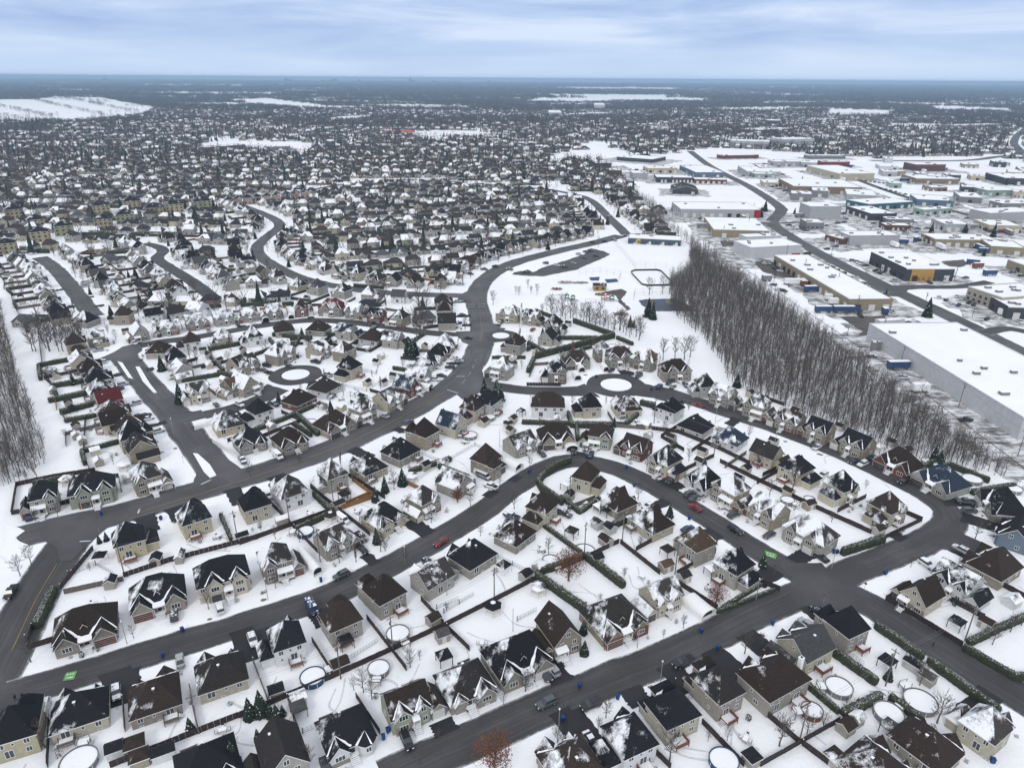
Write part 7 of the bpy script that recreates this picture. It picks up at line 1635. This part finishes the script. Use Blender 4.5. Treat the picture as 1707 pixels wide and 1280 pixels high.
scatter(19000, 22400, 400, lambda x, y: mnoise.noise((x/5000, y/3000, 5)) > -.3, .9, lambda: 12+rr.randrange(4), 12, 18, 3.5, False)
# hedgerows between the snowy fields at the left
for a, b in [((-60,166),(100,200)),((40,164),(180,196)),((95,161),(240,192)),((150,160),(270,182)),((-160,170),(60,203)),((10,200),(200,190)),((-150,164),(300,166)),((-100,204),(240,204)),((60,164),(300,178)),((150,173),(300,185))]:
    A, B = P(*a), P(*b); n = int((B-A).length/13)
    for k in range(n): 
        if rr.random() < .85 and mnoise.noise((A.x*.01, k*.07, 2)) > -.25: p = A.lerp(B, k/n); inst.append((4+rr.randrange(5), p.x+rr.uniform(-9, 9), p.y+rr.uniform(-9, 9), 0, rr.uniform(0, 6), 2.2, 2.2, rr.uniform(1.3, 2.4)))
print('far trees', len(inst))
o = merge(protos, inst, 'distant_trees', fm); tag(o, 'mass of bare trees and dark conifers over the far town and plain', 'woodland', None, 'stuff')
# a low ridge at the right and the city skyline on the horizon
def hill(px, dist, wdt, h):
    p = P(px, 160); d = Vector((p.x, p.y, 0)).normalized(); c = d*dist; q = Vector((-d.y, d.x, 0)); mb = MB(); n = 24; V = []
    for k in range(n+1):
        t = k/n*2-1; hh = h*(1-t*t)*(1+.25*math.sin(k*1.3)); V += [tuple(c+q*(t*wdt)-d*900), tuple(c+q*(t*wdt)+Vector((0, 0, hh))), tuple(c+q*(t*wdt)+d*900)]
    mb.faces(V, [(3*i, 3*i+3, 3*i+4, 3*i+1) for i in range(n)]+[(3*i+1, 3*i+4, 3*i+5, 3*i+2) for i in range(n)], 'fartwig'); tag(mb.build('hills', smooth=True), kind='structure')
hill(1640, 20500, 4600, 38); hill(1330, 21000, 2600, 34); hill(60, 20500, 3600, 30)
for px, hh, ww in [(480,95,60),(487,80,50),(560,92,90),(553,75,60),(600,84,40),(685,108,45),(690,80,70),(725,70,90),(540,70,60),(180,80,80),(815,75,60)]:
    p = P(px, 160); d = Vector((p.x, p.y, 0)).normalized()*13500; mb = MB(); mb.box(-ww/2, ww/2, -15, 15, 0, hh, wmat(GRY)); mb.box(-ww*.2, ww*.2, -8, 8, hh, hh+8, wmat(GRY)); o = mb.build('tower_block'); o.location = d
    item(o, 'tower', 'faint tower block on the hazy horizon', d.x, d.y, 'tower blocks on the horizon')
# orange safety fencing / red nets by the far sports ground
p = P(672, 221); mb = MB(); mb.box(-28, 28, -1, 1, 0, 4.5, wmat((.55,.12,.08))); mb.box(-60, -30, 14, 16, 0, 3, wmat((.55,.12,.08))); o = mb.build('safety_netting'); o.location = (p.x, p.y, 0); item(o, 'netting', 'bright orange red netting at the far sports ground', p.x, p.y)
# ================================================================ HAZE
hb = MB(); hb.box(-23500, 23500, -900, 23500, -1, 130, 'snow'); hz_ = hb.build('haze'); hz_.data.materials.clear()
hm = bpy.data.materials.new('haze'); hm.use_nodes = True; n_ = hm.node_tree.nodes; n_.clear(); ho = n_.new('ShaderNodeOutputMaterial'); pv = n_.new('ShaderNodeVolumePrincipled')
pv.inputs['Color'].default_value = (.52, .75, 1.0, 1); pv.inputs['Density'].default_value = 1.0e-4; pv.inputs['Anisotropy'].default_value = .0
hm.node_tree.links.new(pv.outputs[0], ho.inputs['Volume']); hz_.data.materials.append(hm); tag(hz_, 'thin blue winter haze lying over the whole plain', 'haze', None, 'stuff')
# ================================================================ LABELS
ON = 'zeroth first second third fourth fifth sixth seventh eighth ninth tenth eleventh twelfth thirteenth fourteenth fifteenth sixteenth seventeenth eighteenth nineteenth twentieth'.split()
TN = {2: 'twenty', 3: 'thirty', 4: 'forty', 5: 'fifty', 6: 'sixty', 7: 'seventy', 8: 'eighty', 9: 'ninety'}
TH = {2: 'twentieth', 3: 'thirtieth', 4: 'fortieth', 5: 'fiftieth', 6: 'sixtieth', 7: 'seventieth', 8: 'eightieth', 9: 'ninetieth'}
def ordw(n):
    if n <= 20: return ON[n]
    if n > 99: return '%dth' % n if n % 10 not in (1, 2, 3) or n % 100 in (11, 12, 13) else '%d%s' % (n, {1: 'st', 2: 'nd', 3: 'rd'}[n % 10])
    return TH[n//10] if n % 10 == 0 else TN[n//10]+'-'+ON[n % 10]
rows = {}
for h in HOUSES: rows.setdefault((h['sid'], h['side']), []).append(h)
for (sid, side), hs in rows.items():
    oth = rows.get((sid, -side), []); s = STREETS[sid]
    if s['d'] == 'h':
        hs.sort(key=lambda h: h['px'][0]); frm = 'left'
        my = sum(h['px'][1]-proj(*s['p'][h['si']][:2])[1] for h in hs)/len(hs); sn = 'near' if my > 0 else 'far'
    else:
        hs.sort(key=lambda h: -h['px'][1]); frm = 'front'
        mx = sum(h['px'][0]-proj(*s['p'][h['si']][:2])[0] for h in hs)/len(hs); sn = 'right' if mx > 0 else 'left'
    for k, h in enumerate(hs):
        o_ = ordw(k+1); h['ref'] = '%s house from %s, %s side of %s' % (o_, frm, sn, s['desc'])
        tag(h['o'], '%s roofed %s %s house, %s from %s, %s side of %s' % (ROOFN[h['rc']], WALLN[h['wc']], KINDN[h['typ']], o_, frm, sn, s['desc']), 'house', 'suburban houses along the streets')
recs = []
for (o, cat, look, x, y, grp) in ITEMS:
    if grp in ('cars parked around the warehouses', 'cars in the far industrial lots', 'cars parked beside the park') or cat in ('warehouse', 'building', 'row house', 'office building', 'tower', 'container', 'rink', 'clubhouse', 'park hut', 'railway', 'shelter', 'shrubs', 'play equipment', 'netting', 'lorry'): h = None
    else:
        h = min(HOUSES, key=lambda h: (h['x']-x)**2+(h['y']-y)**2)
        if math.hypot(h['x']-x, h['y']-y) > 32: h = None
    if h:
        v = Vector((x-h['x'], y-h['y'], 0)).dot(h['front']); pr = 'before' if v > 5.5 else 'behind' if v < -5.5 else 'beside'; lab = '%s %s %s' % (look, pr, h['ref'])
    else:
        where = '' if cat in ('warehouse', 'building', 'row house', 'office building', 'tower', 'container', 'rink', 'clubhouse', 'park hut', 'railway', 'shelter', 'shrubs', 'play equipment', 'netting', 'lorry', 'fence') else (' in the industrial zone' if proj(x, y)[0] > 1080 and proj(x, y)[1] < 640 else ' in the park' if 800 < proj(x, y)[0] < 1200 and 400 < proj(x, y)[1] < 620 else ' beside the bordering roads')
        if grp and grp.startswith('cars'): where = {'cars parked around the warehouses': ' around the near warehouses', 'cars in the far industrial lots': ' in far industrial lots', 'cars parked beside the park': ' beside the park'}.get(grp, where)
        lab = look+where
    recs.append([o, cat, lab, x, y, grp, h])
by = {}
for r in recs: by.setdefault(r[2], []).append(r)
for lab, rs in by.items():
    if len(rs) > 1:
        rs.sort(key=lambda r: proj(r[3], r[4])[0])
        for k, r in enumerate(rs):
            if r[6]: r[2] = ({2: ['left', 'right'], 3: ['left', 'middle', 'right']}.get(len(rs)) or [ordw(i+1) for i in range(len(rs))])[k]+' '+lab
            else: r[2] = ordw(k+1)+' '+lab+', counted from the left'
mx = 0
for o, cat, lab, x, y, grp, h in recs:
    w_ = lab.split()
    if len(w_) > 16: w_ = [t for t in w_ if t not in ('the', 'garden', 'dusted')]
    if len(w_) > 16: w_ = [t for t in w_ if t not in ('house', 'six-sided', 'square', 'clipped', 'white', 'low')]
    if len(w_) > 16 and h: w_ = ' '.join(w_).replace('evergreen hedge with snow', 'hedge').replace('dark conifer with snow', 'dark conifer').replace('tree with rust brown leaves', 'rust-leaved tree').replace('round above-ground pool with grey wall, filled with snow', 'round grey pool').replace('round above-ground pool with blue rim, filled with snow', 'round blue-rimmed pool').replace('round above-ground pool with brown wall, filled with snow', 'round brown-walled pool').replace('overhead cables strung between poles', 'overhead cables').replace('red octagonal stop sign on thin post', 'red stop sign').replace('street lamp with globe', 'street lamp').split()
    if len(w_) > 16: w_ = [t for t in w_ if t not in ('roofed', 'leafless', 'wheeled')]
    if len(w_) < 4: w_ += ['in', 'the', 'industrial', 'zone']
    if len(w_) > 16: mx += 1; print('LONG', ' '.join(w_))
    tag(o, ' '.join(w_), cat, grp)
labs = [o['label'] for o in bpy.data.objects if o.parent is None and 'label' in o]
print('labels', len(labs), 'unique', len(set(labs)), 'long', mx)
